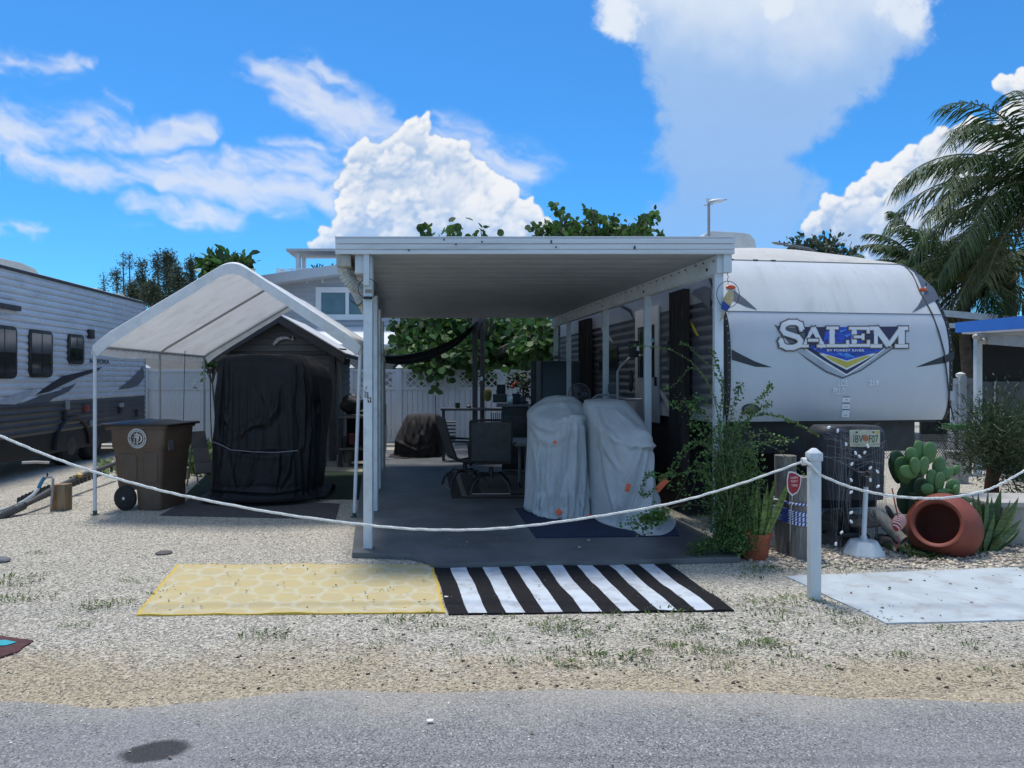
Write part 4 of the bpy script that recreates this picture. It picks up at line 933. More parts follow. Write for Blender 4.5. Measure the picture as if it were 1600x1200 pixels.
m = MB(lfr); a_, b_ = ly(182), ly(219); m.prism([(a_,3.25),(a_+.1,3.36),(a_+.35,3.40),(b_-.5,3.37),(b_,3.25)], (.5,0,0), (0,1,0), (0,0,1), (.6,0,0)); m.build('roof_vent', acm, lt, bevel=.03)
m = MB(lfr); m.box(.3, .6, LE-.5, LE-.3, 3.25, 3.36); m.build('roof_pipe', acm, lt, bevel=.02)
# ================================================================ tent canopy
tt = thing('tent_canopy', 'white peaked tent canopy on thin poles left of the carport', 'canopy', (-4.72, 8.15, 0))
KT = .106
def tp(x, y, z): return Vector((x-KT*(y-8.15), y, z))
tfr = lambda p: tp(*p)
XL, XR, XM, ZE, ZP, Y0, Y1 = -4.72, -1.70, -3.145, 1.93, 2.87, 8.15, 12.05
tarpm = M('tent_fabric', (.78,.78,.76), .6, .05, 3, bump=.3, bs=40, transl=.32, dirt=((.42,.40,.36), .4, 2)); fringe = M('tent_fringe', (.80,.82,.82), .55, .08, 8, bump=.5, bs=35, bdist=.012, transl=.2)
def roofline(u):
    """cross-section of the cover, u 0..1 from left eave over the ridge to the right eave, rounded corners"""
    s = u*2
    if s < 1: x = XL+(XM-XL)*s; z = ZE+(ZP-ZE)*s
    else: x = XM+(XR-XM)*(s-1); z = ZP-(ZP-ZE)*(s-1)
    return x, z
us = [0,.01,.03,.06]+[.1+.04*i for i in range(9)]+[.455,.47,.48,.49,.5,.51,.52,.53,.545]+[.58+.04*i for i in range(9)]+[.94,.97,.99,1.0]
def rl(u):
    x, z = roofline(u)
    d = abs(u-.5)
    if d < .05: z = ZP-(ZP-ZE)*(.05*2)*(.5+.5*(d/.05)**2)
    for e in (0, 1):
        q = abs(u-e)
        if q < .06: z -= .04*(1-q/.06)**2
    return x, z+.02
m = MB(tfr); ysx = [Y0+(Y1-Y0)*j/16 for j in range(17)]
def sag(u, y): 
    r = abs(((y-Y0)/1.95) % 1 - .5)*2; return -.018*(1-r)*math.sin(math.pi*min(1, abs(2*u % 1)))
I = [[m.pt((rl(u)[0], y_, rl(u)[1]+sag(u, y_)+.004*mnoise.noise(Vector((u*30, y_*2, 0))))) for u in us] for y_ in ysx]
J = [[m.pt((rl(u)[0], y_, rl(u)[1]+sag(u, y_)-.004)) for u in us] for y_ in ysx]
for j in range(16):
    for i in range(len(us)-1): m.face(I[j][i], I[j][i+1], I[j+1][i+1], I[j+1][i])
m2 = m; m.build('cover', tarpm, tt, smooth=True, fix=False, ang=60)
# front and back valance, gathered and slightly wrinkled, and the side skirts
for yv, s_ in ((Y0-.03, -1), (Y1+.03, 1)):
    m = MB(tfr); n_ = 150; A, B, Cc = [], [], []
    for i in range(n_+1):
        u = i/n_; x, z = rl(u); wv = .008*mnoise.noise(Vector((u*60, s_, 0)))
        w_ = .115 + .012*mnoise.noise(Vector((u*9, 5, 0)))
        inn = w_*(1.0 if .02 < u < .98 else 1.0)
        A.append(m.pt((x, yv-s_*.05, z+.012))); B.append(m.pt((x, yv+s_*(.008+abs(wv)*.6), z-.012+wv*.3)))
        cxp = XM+(x-XM)*.965
        Cc.append(m.pt((cxp, yv+s_*(.004+wv), z-w_-.01)))
    for i in range(n_):
        m.face(A[i], A[i+1], B[i+1], B[i]); m.face(B[i], B[i+1], Cc[i+1], Cc[i])
    m.build('valance', fringe, tt, smooth=True, fix=False, ang=60)
for x_, s_ in ((XL, -1), (XR, 1)):
    m = MB(tfr); n_ = 90; A, B = [], []
    for j in range(n_+1):
        y_ = Y0-.03+(Y1-Y0+.06)*j/n_; wv = .012*mnoise.noise(Vector((y_*5, x_, 0)))
        A.append(m.pt((x_-s_*.01, y_, ZE-.01))); B.append(m.pt((x_+s_*(.01+wv), y_, ZE-.13+.012*math.sin(y_*3.3))))
    for j in range(n_): m.face(A[j], A[j+1], B[j+1], B[j])
    m.build('side_skirt', fringe, tt, smooth=True, fix=False, ang=60)
polem = M('tent_pole', (.62,.66,.70), .4, .06, 5); ribm = M('tent_rib', (.33,.34,.35), .45)
for k, y_ in enumerate((Y0+.02, 10.1, Y1-.02)):
    m = MB(tfr); m.tube([(XL+.01, y_, ZE-.04), (XL+.10, y_, ZE+.03), (XM-.06, y_, ZP-.075), (XM, y_, ZP-.055), (XM+.06, y_, ZP-.075), (XR-.10, y_, ZE+.03), (XR-.01, y_, ZE-.04)], .016, 8); m.build('roof_rib', ribm, tt, smooth=True)
    for x_ in (XL+.01, XR-.01):
        foot = tp(x_, y_, 0)
        if k == 0 and x_ > -3: foot = G(553.5, 808)
        m = MB(); m.tube([tp(x_, y_, ZE-.02), foot+Vector((0,0,.01))], .0195 if k == 0 else .016, 10); lg = m.build('leg', polem if k == 0 else ribm, tt, smooth=True)
        m = MB(); m.lathe([(.045,0),(.045,.008),(.022,.01),(.022,.05)], 12, foot); m.build('foot_plate', M('foot_green', (.05,.09,.075), .6), lg, smooth=True)
for x_, z_ in ((XL+.02, ZE-.03), (XM, ZP-.07), (XR-.02, ZE-.03)):
    m = MB(tfr); m.tube([(x_, Y0, z_), (x_, Y1, z_)], .014, 8); m.build('rail', ribm, tt, smooth=True)
m = MB(tfr)
for j in range(24):
    y_ = Y0+.1+j*.16; m.tube([(XL+.03, y_, ZE-.03), (XL+.0, y_+.02, ZE-.06), (XL+.04, y_+.04, ZE-.02)], .004, 4)
m.build('lashing', white, tt, kind='stuff')
for xx, yy, nm in ((289,10.7,''),):
    cbp = G(283,748); tp_ = P(289,548,cbp.y-.1)
    cw = thing('tie_down_block', 'concrete block hung on a cord as a weight for the tent frame', 'concrete block', cbp)
    MB().tube([tp_, cbp+Vector((.02,0,.18))], .005, 5).build('cord', dark, cw)
    MB().box(cbp.x-.12, cbp.x+.10, cbp.y-.08, cbp.y+.1, 0, .17).build('block', M('cinder_block', (.30,.30,.29), .9, .15, 30, bump=.5, bs=150), cw, bevel=.01)
m = MB(); a = P(328.5, 580, 11.0); m.tube([a, P(329,650,11.0), P(331,690,11.0)], .008, 6); m.box(a.x-.03, a.x+.03, a.y-.02, a.y+.02, a.z-.03, a.z+.03)
m.build('tension_strap', dark, label='dark strap with ratchet hanging beside the white fence post', cat='strap', smooth=False)
# ================================================================ shed
SX0, SX1, SY, SYB, SE, SP = -4.94, -3.11, 12.6, 14.9, 2.03, 2.58
def sp(x, y, z): return Vector((x-KT*(y-SY), y, z))
sh_ = thing('garden_shed', 'dark charcoal clapboard shed behind the tent canopy', 'shed', (SX0, SY, 0)); shf = lambda p: sp(*p)
shm = M('charcoal_clapboard', (.095,.10,.105), .7, .2, 5, stretch=(.6,.6,8), bump=.2, bs=60); shd = M('charcoal_trim', (.04,.042,.046), .6, .2, 5)
m = MB(shf); xm = (SX0+SX1)/2; m.prism([(SX0,.1),(SX1,.1),(SX1,SE),(xm,SP),(SX0,SE)], (0,SY+.02,0), (1,0,0), (0,0,1), (0,SYB-SY-.02,0)); m.build('wall_core', shd, sh_)
z = .12; bh = .118
while z < SP-.03:
    zz = min(z+bh, SP-.02)
    if zz <= SE: xa, xb = SX0, SX1
    else: f_ = (SP-z)/(SP-SE); f_ = min(1, f_); xa, xb = xm-(xm-SX0)*f_, xm+(SX1-xm)*f_
    f2 = min(1, (SP-zz)/(SP-SE)); xa2, xb2 = xm-(xm-SX0)*f2, xm+(SX1-xm)*f2
    m = MB(shf); m.hexa([(xa,SY-.024,z),(xb,SY-.024,z),(xb,SY+.02,z),(xa,SY+.02,z),(xa2,SY-.004,zz-.004),(xb2,SY-.004,zz-.004),(xb2,SY+.02,zz-.004),(xa2,SY+.02,zz-.004)]); m.build('board', shm, sh_)
    if zz <= SE:
        m = MB(shf); m.hexa([(SX1,SY,z),(SX1+.024,SY,z),(SX1+.024,SYB,z),(SX1,SYB,z),(SX1,SY,zz-.004),(SX1+.004,SY,zz-.004),(SX1+.004,SYB,zz-.004),(SX1,SYB,zz-.004)]); m.build('board', shm, sh_)
    z += bh
m = MB(shf); m.box(SX1-.07, SX1+.03, SY-.032, SY+.04, .1, SE-.02); m.box(SX0-.03, SX0+.07, SY-.032, SY+.04, .1, SE-.02); m.box(SX0+.1, SX1-.1, SY-.034, SY-.02, 1.93, 1.985); m.build('corner_trim', shd, sh_, bevel=.004)
m = MB(shf); m.box(SX0+.5, SX1-.5, SY-.04, SY-.025, .14, 1.90); m.box(SX1-.44, SX1-.40, SY-.045, SY-.02, .14, 1.92); m.build('door', shd, sh_, bevel=.004)
for s_ in (-1, 1):
    m = MB(shf); xe = xm+s_*((SX1-xm)+.22); ze = SE-.22*(SP-SE)/(SX1-xm)
    m.hexa([(xm,SY-.22,SP),(xe,SY-.22,ze),(xe,SYB+.1,ze),(xm,SYB+.1,SP),(xm,SY-.22,SP+.05),(xe,SY-.22,ze+.05),(xe,SYB+.1,ze+.05),(xm,SYB+.1,SP+.05)]); m.build('roof_slope', shd, sh_)
    m = MB(shf); m.hexa([(xm,SY-.24,SP+.053),(xe+s_*.02,SY-.24,ze+.053),(xe+s_*.02,SYB+.1,ze+.053),(xm,SYB+.1,SP+.053),(xm,SY-.24,SP+.075),(xe+s_*.02,SY-.24,ze+.075),(xe+s_*.02,SYB+.1,ze+.075),(xm,SYB+.1,SP+.075)]); m.build('roofing', M('shed_roofing', (.55,.55,.54), .7, .1, 5), sh_)
    m = MB(shf); m.hexa([(xm,SY-.232,SP-.09),(xe,SY-.232,ze-.09),(xe,SY-.212,ze-.09),(xm,SY-.212,SP-.09),(xm,SY-.232,SP+.045),(xe,SY-.232,ze+.045),(xe,SY-.212,ze+.045),(xm,SY-.212,SP+.045)]); m.build('barge_board', shd, sh_)
for x_ in (SX0+.05, SX1-.12):
    m = MB(shf); m.box(x_, x_+.18, SY-.02, SY+.3, 0, .11); m.build('footing_block', M('footing', (.25,.25,.24), .9, .1, 20), sh_)
p = [P(a, b_, SY-.03) for a, b_ in ((512,648),(516,648),(516,642),(508,642))]
m = MB(shf); q = P(512, 610, SY-.04); MB().box(q.x-.04, q.x+.04, q.y-.02, q.y, q.z-.03, q.z+.03).build('house_number_plate', white, sh_, bevel=.004)
fo = outl([(426,537),(433,528),(440,526),(449,526),(456,531),(458,524),(459,533),(452,530),(445,530),(438,532),(433,536),(428,541)], SY-.05, .03, 'marlin_ornament', M('brushed_metal', (.35,.36,.37), .4, .3, 20, metal=.6), None, label='silver marlin shaped plaque on the gable of the dark shed', cat='ornament')
# floodlight on the shed corner
fl = thing('floodlight', 'black floodlight on the right corner of the dark shed', 'lamp', P(533,552,12.55))
MB().tube([P(525,545,12.5), P(541,546,12.45)], .016, 6).build('arm', black, fl); a = P(538,560,12.5); MB().lathe([(.03,.0),(.055,.10),(.06,.12)], 12, a, (.5,-.7,-.5)).build('lamp_head', black, fl, smooth=True)
# ================================================================ fence
FY = 16.6; fn = thing('fence', 'white vinyl privacy fence with lattice top behind the lots', 'fence', (-2, FY, 0)); ZF = 1.72
def fx(px): return (px-800)/F*FY
pk = MB(); pk.box(-.052, .052, -.011, .011, 0, 1.24); pkm = None
posts = [fx(-130), fx(52), fx(228), fx(342), fx(414), fx(480), fx(548), fx(624), fx(706), fx(788), fx(870), fx(956)]
lat = MB()
for i, x_ in enumerate(posts):
    m = MB(); m.box(x_-.065, x_+.065, FY-.065, FY+.065, 0, ZF+.05); po = m.build('post', vinyl, fn, bevel=.008)
    m = MB(); c_ = Vector((x_, FY, ZF+.052))
    m.hexa([c_+Vector(q) for q in ((-.08,-.08,0),(.08,-.08,0),(.08,.08,0),(-.08,.08,0),(-.02,-.02,.07),(.02,-.02,.07),(.02,.02,.07),(-.02,.02,.07))]); m.build('post_cap', vinyl, po)
for i, (a, b_) in enumerate(zip(posts, posts[1:])):
    a += .065; b_ -= .065; solid = b_ < fx(345)
    rails = (.10, ZF-.06) if False else (.08, 1.30, ZF-.02)
    for zr in rails:
        m = MB(); m.box(a, b_, FY-.03, FY+.03, zr-.035, zr+.035); m.build('rail', vinyl, fn, bevel=.006)
    n_ = int((b_-a)/.112); w_ = (b_-a)/n_
    for k in range(n_):
        if pkm is None:
            o_ = pk.build('picket', vinyl, fn, bevel=.004, org=(0,0,0)); pkm = o_
        else:
            o_ = bpy.data.objects.new('picket', pkm.data); sc.collection.objects.link(o_); o_.parent = fn; ORG[o_.name] = Vector()
        o_.location = Vector((a+w_*(k+.5), FY, .04))-Vector(fn.location)
        o_.scale = ((w_-.012)/.104, 1, 1 if not solid else 1.0)
    if solid:
        m = MB(); m.box(a, b_, FY-.012, FY+.012, 1.335, ZF-.05); m.build('top_panel', vinyl, fn)
    else:
        m = MB(); w2 = min(.14, (b_-a)*.1); m.box(a, a+w2, FY-.014, FY+.014, 1.335, ZF-.055); m.build('lattice_frame', vinyl, fn); m = MB(); m.box(b_-w2, b_, FY-.014, FY+.014, 1.335, ZF-.055); m.build('lattice_frame', vinyl, fn)
        m = MB(); la, lb, z0_, z1_ = a+w2, b_-w2, 1.337, ZF-.057; hh = z1_-z0_; st = .165; k = 0
        x_ = la-hh
        while x_ < lb:
            for s_ in (1, -1):
                xa, xb = (x_, x_+hh) if s_ > 0 else (x_+hh, x_); za, zb_ = z0_, z1_
                # clip the lath to the opening
                def cl(xa, za, xb, zb_):
                    if xa < la: za = za+(la-xa)*(zb_-za)/(xb-xa); xa = la
                    if xa > lb: za = za+(lb-xa)*(zb_-za)/(xb-xa); xa = lb
                    return xa, za
                A_ = cl(xa, za, xb, zb_); B_ = cl(xb, zb_, xa, za)
                if abs(A_[0]-B_[0]) > .03: m.bar((A_[0], FY-.004*s_, A_[1]), (B_[0], FY-.004*s_, B_[1]), .007, .036, up=(0,1,0)) if False else m.prism([(A_[0]-.02, A_[1]), (A_[0]+.02, A_[1]), (B_[0]+.02, B_[1]), (B_[0]-.02, B_[1])], (0, FY-.006 if s_ > 0 else FY+.001, 0), (1,0,0), (0,0,1), (0,.005,0))
            x_ += st
        m.build('lattice', vinyl, fn)
# big white numeral on the solid fence panel
nm_ = text('6', frame(P(305, 599, FY-.03), (1,0,0), (0,0,1), (0,-1,0)), .24, dgw, fn, name='house_number', w=.15, bold=.02)
# ================================================================ raised house behind the fence
hs = thing('beach_house', 'light grey sided house with roof deck behind the white fence', 'house', (-7, 21.5, 0)); HYh = 21.5
hm = M('light_grey_clapboard', (.40,.42,.46), .6, .08, 3, stretch=(.4,.4,5)); hw = M('house_trim_white', (.72,.73,.74), .5, .04)
def hx(px): return (px-800)/F*HYh
def hz(py): return H-(py-HY)/F*HYh
xl, xr = hx(418), hx(848); zl, zr = hz(452), hz(418)
m = MB(); m.prism([(xl,0),(xr,0),(xr,zr+1.0),(hx(640),hz(402)),(xl,zl)], (0,HYh+.03,0), (1,0,0), (0,0,1), (0,6,0)); m.build('wall', hw, hs)
m = MB(); z = 0.1
while z < hz(425):
    zt_ = z+.115
    t = (z-zl)/(hz(402)-zl) if z > zl else 0
    xa = xl+(hx(640)-xl)*max(0, t)+.05; m.hexa([(xa,HYh,z),(xr,HYh,z),(xr,HYh+.05,z),(xa,HYh+.05,z),(xa,HYh+.02,zt_),(xr,HYh+.02,zt_),(xr,HYh+.05,zt_),(xa,HYh+.05,zt_)]); z += .125
m.build('clapboards', hm, hs, kind='stuff')
m = MB(); a, b_ = (hx(412), hz(443)), (hx(700), hz(402)); m.hexa([(a[0],HYh-.5,a[1]-.12),(b_[0],HYh-.5,b_[1]-.12),(b_[0],HYh+6,b_[1]-.12),(a[0],HYh+6,a[1]-.12),(a[0],HYh-.5,a[1]+.16),(b_[0],HYh-.5,b_[1]+.16),(b_[0],HYh+6,b_[1]+.16),(a[0],HYh+6,a[1]+.16)]); m.build('roof_edge', M('house_eave', (.50,.54,.58), .6, .05), hs)
def hwin(pa, pb, ya, yb, split=None):
    X0_, X1_, Z0, Z1 = hx(pa), hx(pb), hz(yb), hz(ya); t = .16
    m = MB(); m.box(X0_, X0_+t, HYh-.06, HYh+.01, Z0, Z1); m.box(X1_-t, X1_, HYh-.06, HYh+.01, Z0, Z1); m.box(X0_+t, X1_-t, HYh-.06, HYh+.01, Z0, Z0+t); m.box(X0_+t, X1_-t, HYh-.06, HYh+.01, Z1-t, Z1)
    mx = X0_+(X1_-X0_)*.5; m.box(mx-.05, mx+.05, HYh-.05, HYh+.01, Z0+t, Z1-t); w_ = m.build('window', hw, hs)
    gl = M('house_glass', (.10,.13,.14), .1, .2, 2, spec=.9)
    for q, r in ((X0_+t, mx-.05), (mx+.05, X1_-t)):
        MB().box(q, r, HYh-.02, HYh-.012, Z0+t, Z1-t).build('pane', gl, w_)
hwin(494, 592, 449, 500); hwin(648, 700, 470, 520); hwin(775, 815, 485, 540)
m = MB(); m.hexa([(hx(500),HYh-3.2,hz(552)),(hx(860),HYh-3.2,hz(552)),(hx(860),HYh,hz(517)),(hx(500),HYh,hz(517)),(hx(500),HYh-3.2,hz(552)+.12),(hx(860),HYh-3.2,hz(552)+.12),(hx(860),HYh,hz(517)+.12),(hx(500),HYh,hz(517)+.12)]); m.build('porch_roof', hw, hs)
# roof deck canopy and railing
zc = hz(407); m = MB(); YD = HYh+1.0
c0, c1, c2, c3 = P(447,392,YD-1), P(700,392,YD-1), P(700,404,YD+2.6), P(462,404,YD+2.6)
m.hexa([c0, c1, c2, c3, c0+Vector((0,0,.07)), c1+Vector((0,0,.07)), c2+Vector((0,0,.07)), c3+Vector((0,0,.07))]); m.build('deck_canopy', M('canopy_grey', (.45,.45,.46), .6), hs)
for px, YY in ((466,YD-.6),(475,YD+2.2)):
    a = P(px, 396, YY); m = MB(); m.box(a.x-.06, a.x+.06, a.y-.06, a.y+.06, hz(440), a.z); m.build('canopy_post', hw, hs)
m = MB(); 
for py in (421, 424.5, 428, 431.5): m.bar(P(433,py,YD-1), P(700,py-6,YD-1), .03, .03); m.bar(P(433,py,YD-1), P(448,py+3,YD+2), .03, .03)
for px in (433, 456, 480, 504): m.bar(P(px,419,YD-1), P(px,442,YD-1), .04, .04)
m.build('railing', hw, hs)
pl_ = M('potted_green', (.03,.06,.02), .6)
m = MB()
for px in (497, 514):
    for k in range(7): a = P(px, 426, YD); m.bar(a, a+Vector((random.uniform(-.3,.3), 0, random.uniform(.1,.3))), .03, .02)
m.build('deck_plant', pl_, hs)
# beige neighbour and blue post glimpsed above the solid fence panel
nb = thing('beige_building', 'low beige building showing just above the fence under the tent', 'building', (-9,19.5,0))
MB().box((226-800)/F*19.5, (345-800)/F*19.5, 19.5, 23, 0, 2.2).build('wall', M('beige_wall', (.42,.36,.30), .7, .06), nb)
MB().box((319-800)/F*19.5, (326-800)/F*19.5, 19.40, 19.495, 0, 2.25).build('post', M('teal_blue_paint', (.02,.19,.36), .5), nb)
# ================================================================ draped covers
def interp(lv, z):
    for a, b_ in zip(lv, lv[1:]):
        if a[0] <= z <= b_[0]:
            t = (z-a[0])/(b_[0]-a[0]+1e-9); t2 = t*t*(3-2*t)*.5+t*.5
            return [p+(q-p)*t2 for p, q in zip(a, b_)]
    return list(lv[-1] if z > lv[-1][0] else lv[0])
def drape(name, lv, mat, par, seed=0, nu=170, nvv=64, slack=1.07, core=.80, core_low=.55, hemk=.93, steps=170, rough_=.012, stiff=.5, top_keep=.86, pokes=(), vs_=1.012, folds=()):
    """hang a closed sheet with some slack over a solid core and let it settle, so that it folds by itself"""
    L = np.array(lv); r_ = np.random.default_rng(seed); zz = np.linspace(L[0,0], L[-1,0], nvv)
    def col(k, z): return np.interp(z, L[:,0], L[:,k])
    t = 2*np.pi*np.arange(nu)/nu - np.pi/2; T, Z = np.meshgrid(t, zz); c_, s_ = np.cos(T), np.sin(T); k = 2/col(5, Z)
    xs_ = col(1, Z)+np.sign(c_)*np.abs(c_)**k*col(2, Z); ys2 = (col(3, Z)+col(4, Z))/2+np.sign(s_)*np.abs(s_)**k*(col(4, Z)-col(3, Z))/2
    # spread the columns evenly round each ring
    for j in range(nvv):
        px, py = np.append(xs_[j], xs_[j,0]), np.append(ys2[j], ys2[j,0]); d = np.hypot(np.diff(px), np.diff(py)); s = np.append(0, np.cumsum(d)); q_ = np.linspace(0, s[-1], nu+1)[:-1]; xs_[j] = np.interp(q_, s, px); ys2[j] = np.interp(q_, s, py)
    Pn = np.stack([xs_, ys2, Z], -1); rest_h = np.linalg.norm(np.roll(Pn, -1, 1)-Pn, axis=-1)*slack; rest_v = np.linalg.norm(Pn[1:]-Pn[:-1], axis=-1)*vs_
    rest_h[0] *= hemk/slack; rest_h[1] *= (1+hemk)/2
    cx = Pn[...,0].mean(1, keepdims=True); cy = Pn[...,1].mean(1, keepdims=True)
    noise_ = np.zeros((nvv, nu))
    for f_, am in ((7, 1), (13, .7), (23, .4)):
        ph = r_.uniform(0, 6.28, 6); noise_ += am*np.sin(T*f_+ph[0]+2.2*np.sin(Z*2.1+ph[1])+1.5*np.sin(T*2+ph[2]))*(.4+.6*np.sin(T*3+ph[3]+Z*3))
    nrm = np.stack([Pn[...,0]-cx, (Pn[...,1]-cy)*.5, np.zeros_like(Z)], -1); nrm /= np.linalg.norm(nrm, axis=-1, keepdims=True)+1e-6
    Pn = Pn + nrm*(noise_*rough_)[...,None]; V = np.zeros_like(Pn); top = Pn[-1].copy(); z0 = L[0,0]
    bend_h = rest_h+np.roll(rest_h, -1, 1)
    zn = (Z-z0)/(L[-1,0]-z0); cf = np.interp(zn, [0,.35,top_keep,1], [core_low, core, .985, .99]); 
    def pair(A, B, rest, w=.5, only=None):
        d = B-A; l = np.linalg.norm(d, axis=-1)+1e-9; c2 = (l-rest)/l
        if only == 'push': c2 = np.minimum(c2, 0)
        if only == 'pull': c2 = np.maximum(c2, 0)
        return d*(c2*w)[...,None]
    for st_ in range(steps):
        V *= .90; V[...,2] -= .0011; old = Pn.copy(); Pn = Pn+V
        for it in range(5):
            for o_ in (0, 1):
                A = Pn[:, o_::2]; B = np.roll(Pn, -1, 1)[:, o_::2]; dlt = pair(A, B, rest_h[:, o_::2]); Pn[:, o_::2] += dlt; idx = (np.arange(o_, nu, 2)+1) % nu; Pn[:, idx] -= dlt
            for o_ in (0, 1):
                n_ = (nvv-1-o_)//2+((nvv-1-o_) % 2); ia = np.arange(o_, nvv-1, 2); dlt = pair(Pn[ia], Pn[ia+1], rest_v[ia]); Pn[ia] += dlt; Pn[ia+1] -= dlt
            d1 = pair(Pn, np.roll(Pn, -2, 1), bend_h*.90, .25*stiff, 'push'); Pn += d1; Pn -= np.roll(d1, 2, 1)
            d1 = pair(Pn[:-5], Pn[5:], (Z[5:]-Z[:-5])*.95, .10*stiff, 'push'); Pn[:-5] += d1; Pn[5:] -= d1
            Pn[-1] = top
            # keep out of the solid core
            z = Pn[...,2]; zc = np.clip(z, z0, L[-1,0]); kf = np.interp((zc-z0)/(L[-1,0]-z0), [0,.35,top_keep,1], [core_low, core, .985, .99])
            hw = col(2, zc)*kf; hl = (col(4, zc)-col(3, zc))/2*(1-(1-kf)*.30); mx, my = col(1, zc), (col(3, zc)+col(4, zc))/2; pw = col(5, zc)
            f_ = (np.abs((Pn[...,0]-mx)/hw)**pw+np.abs((Pn[...,1]-my)/hl)**pw)**(1/pw); ins = f_ < 1; g = np.where(ins, 1/np.maximum(f_, .05), 1)
            for (qx, qy, qz, qr) in pokes:
                dq = Pn-np.array([qx, qy, qz]); lq = np.linalg.norm(dq, axis=-1)+1e-9; Pn += dq*(np.maximum(0, qr-lq)/lq)[...,None]
            Pn[...,0] = mx+(Pn[...,0]-mx)*g; Pn[...,1] = my+(Pn[...,1]-my)*g; Pn[...,2] = np.maximum(Pn[...,2], .012+.05)
        V = (Pn-old); sp_ = np.linalg.norm(V, axis=-1, keepdims=True); V = V*np.minimum(1, .03/(sp_+1e-9))
    # refine the settled sheet and press the sharp folds into its front
    UX, VX = 3, 2; ext = np.concatenate([Pn, Pn[:, :1]], 1); a_ = np.arange(nu*UX)/UX; i0 = a_.astype(int); fr_ = (a_-i0)[None,:,None]; Q = ext[:, i0]*(1-fr_)+ext[:, i0+1]*fr_
    b2_ = np.arange((nvv-1)*VX+1)/VX; j0 = np.minimum(b2_.astype(int), nvv-2); fj = (b2_-j0)[:,None,None]; Q = Q[j0]*(1-fj)+Q[j0+1]*fj
    for _ in range(2): Q = .5*Q+.25*(np.roll(Q, 1, 1)+np.roll(Q, -1, 1)); Q[1:-1] = .5*Q[1:-1]+.25*(Q[2:]+Q[:-2])
    nu, nvv = Q.shape[1], Q.shape[0]; Pn = Q; top = Pn[-1].copy(); nx_ = np.cross(np.roll(Q, -1, 1)-np.roll(Q, 1, 1), np.gradient(Q, axis=0)); nx_ /= np.linalg.norm(nx_, axis=-1, keepdims=True)+1e-9
    nx_ *= np.sign((nx_[...,:2]*(Q[...,:2]-Q[...,:2].mean(1, keepdims=True))).sum(-1, keepdims=True)+1e-9)
    PX = 800+F*Q[...,0]/Q[...,1]; PY = HY-F*(Q[...,2]-H)/Q[...,1]; facing = np.clip(-nx_[...,1]*2.5+.3, 0, 1); disp = np.zeros(PX.shape)
    rf = np.random.default_rng(seed+1)
    for pts_, w_, dep in folds:
        tot = sum(math.hypot(q1[0]-q0[0], q1[1]-q0[1]) for q0, q1 in zip(pts_, pts_[1:])); run = 0; best = np.full(PX.shape, 1e9); bt_ = np.zeros(PX.shape)
        for (ax, ay), (bx, by) in zip(pts_, pts_[1:]):
            dx, dy = bx-ax, by-ay; ll = math.hypot(dx, dy); tt = np.clip(((PX-ax)*dx+(PY-ay)*dy)/(ll*ll), 0, 1); dd = np.hypot(PX-ax-tt*dx, PY-ay-tt*dy); up_ = dd < best; best = np.where(up_, dd, best); bt_ = np.where(up_, (run+tt*ll)/tot, bt_); run += ll
        taper = np.sin(np.pi*np.clip(bt_*.94+.03, 0, 1))**.45; wv = w_*(1+.3*np.sin(bt_*9+w_)); disp += dep*taper*(np.exp(-best/wv)-.35*np.exp(-((best-2.4*wv)/wv)**2))
    Pn = Q+nx_*(disp*facing)[...,None]; top = Pn[-1].copy()
    m = MB(); 
    for j in range(nvv):
        for i in range(nu): m.v.append(Vector(Pn[j, i]))
    for j in range(nvv-1):
        for i in range(nu): m.face(j*nu+i, j*nu+(i+1)%nu, (j+1)*nu+(i+1)%nu, (j+1)*nu+i)
    topi = [(nvv-1)*nu+i for i in range(nu)]; cc = Vector(top.mean(0)); prev = topi
    for r in range(1, 6):
        kq = 1-r/6; ring = []
        for i in range(nu):
            p = cc+(Vector(top[i])-cc)*kq; p.z += .018*(1-kq**2)+.004*mnoise.noise(Vector((p.x*9, p.y*9, seed))); m.v.append(p); ring.append(len(m.v)-1)
        for i in range(nu): m.face(prev[i], prev[(i+1)%nu], ring[(i+1)%nu], ring[i])
        prev = ring
    m.face(*prev)
    return m.build(name, mat, par, smooth=True, ang=75)
FO1 = [([(872,657),(886,653),(905,653),(922,657),(930,664)],3.0,.045),([(892,658),(884,700),(873,745),(867,800)],3.2,.050),([(901,662),(899,720),(896,806)],3.0,.035),([(912,665),(914,720),(911,805)],2.2,.022),([(921,664),(926,730),(924,808)],2.6,.034),([(930,662),(937,710),(943,770)],2.4,.028),
 ([(827,650),(842,667),(862,672),(884,662)],3.0,.022),([(828,660),(843,686),(866,694),(884,680)],3.4,.018),([(832,690),(842,740),(850,795)],3.5,.025),([(858,696),(855,745),(858,795)],3.0,.020),([(836,640),(868,630),(900,632),(928,642)],2.4,.014),([(868,624),(848,634),(828,646)],2.2,.014)]
FO1 += [([(x_,776-(x_%7)),(x_+(x_%5)-2,812)],1.7,.030) for x_ in (842,850,859,878,886,903,910,918,931,938)]
FO2 = [([(932,642),(942,668),(960,687),(986,697)],3.2,.030),([(934,655),(945,700),(968,735)],3.4,.022),([(984,698),(1002,697),(1022,696),(1036,700)],2.6,.042),([(1006,635),(1022,665),(1034,693)],2.6,.030),([(1003,700),(990,745),(972,800),(963,832)],3.2,.050),([(1012,701),(1003,750),(990,800),(985,832)],2.6,.036),([(1020,701),(1017,760),(1012,832)],2.4,.034),([(1028,701),(1034,760),(1036,832)],2.6,.034),([(1036,702),(1044,750),(1052,828)],2.4,.024),([(938,690),(948,740),(960,800)],3.0,.022),([(960,640),(985,660),(1004,690)],2.8,.012),([(970,760),(962,800)],2.2,.02)]
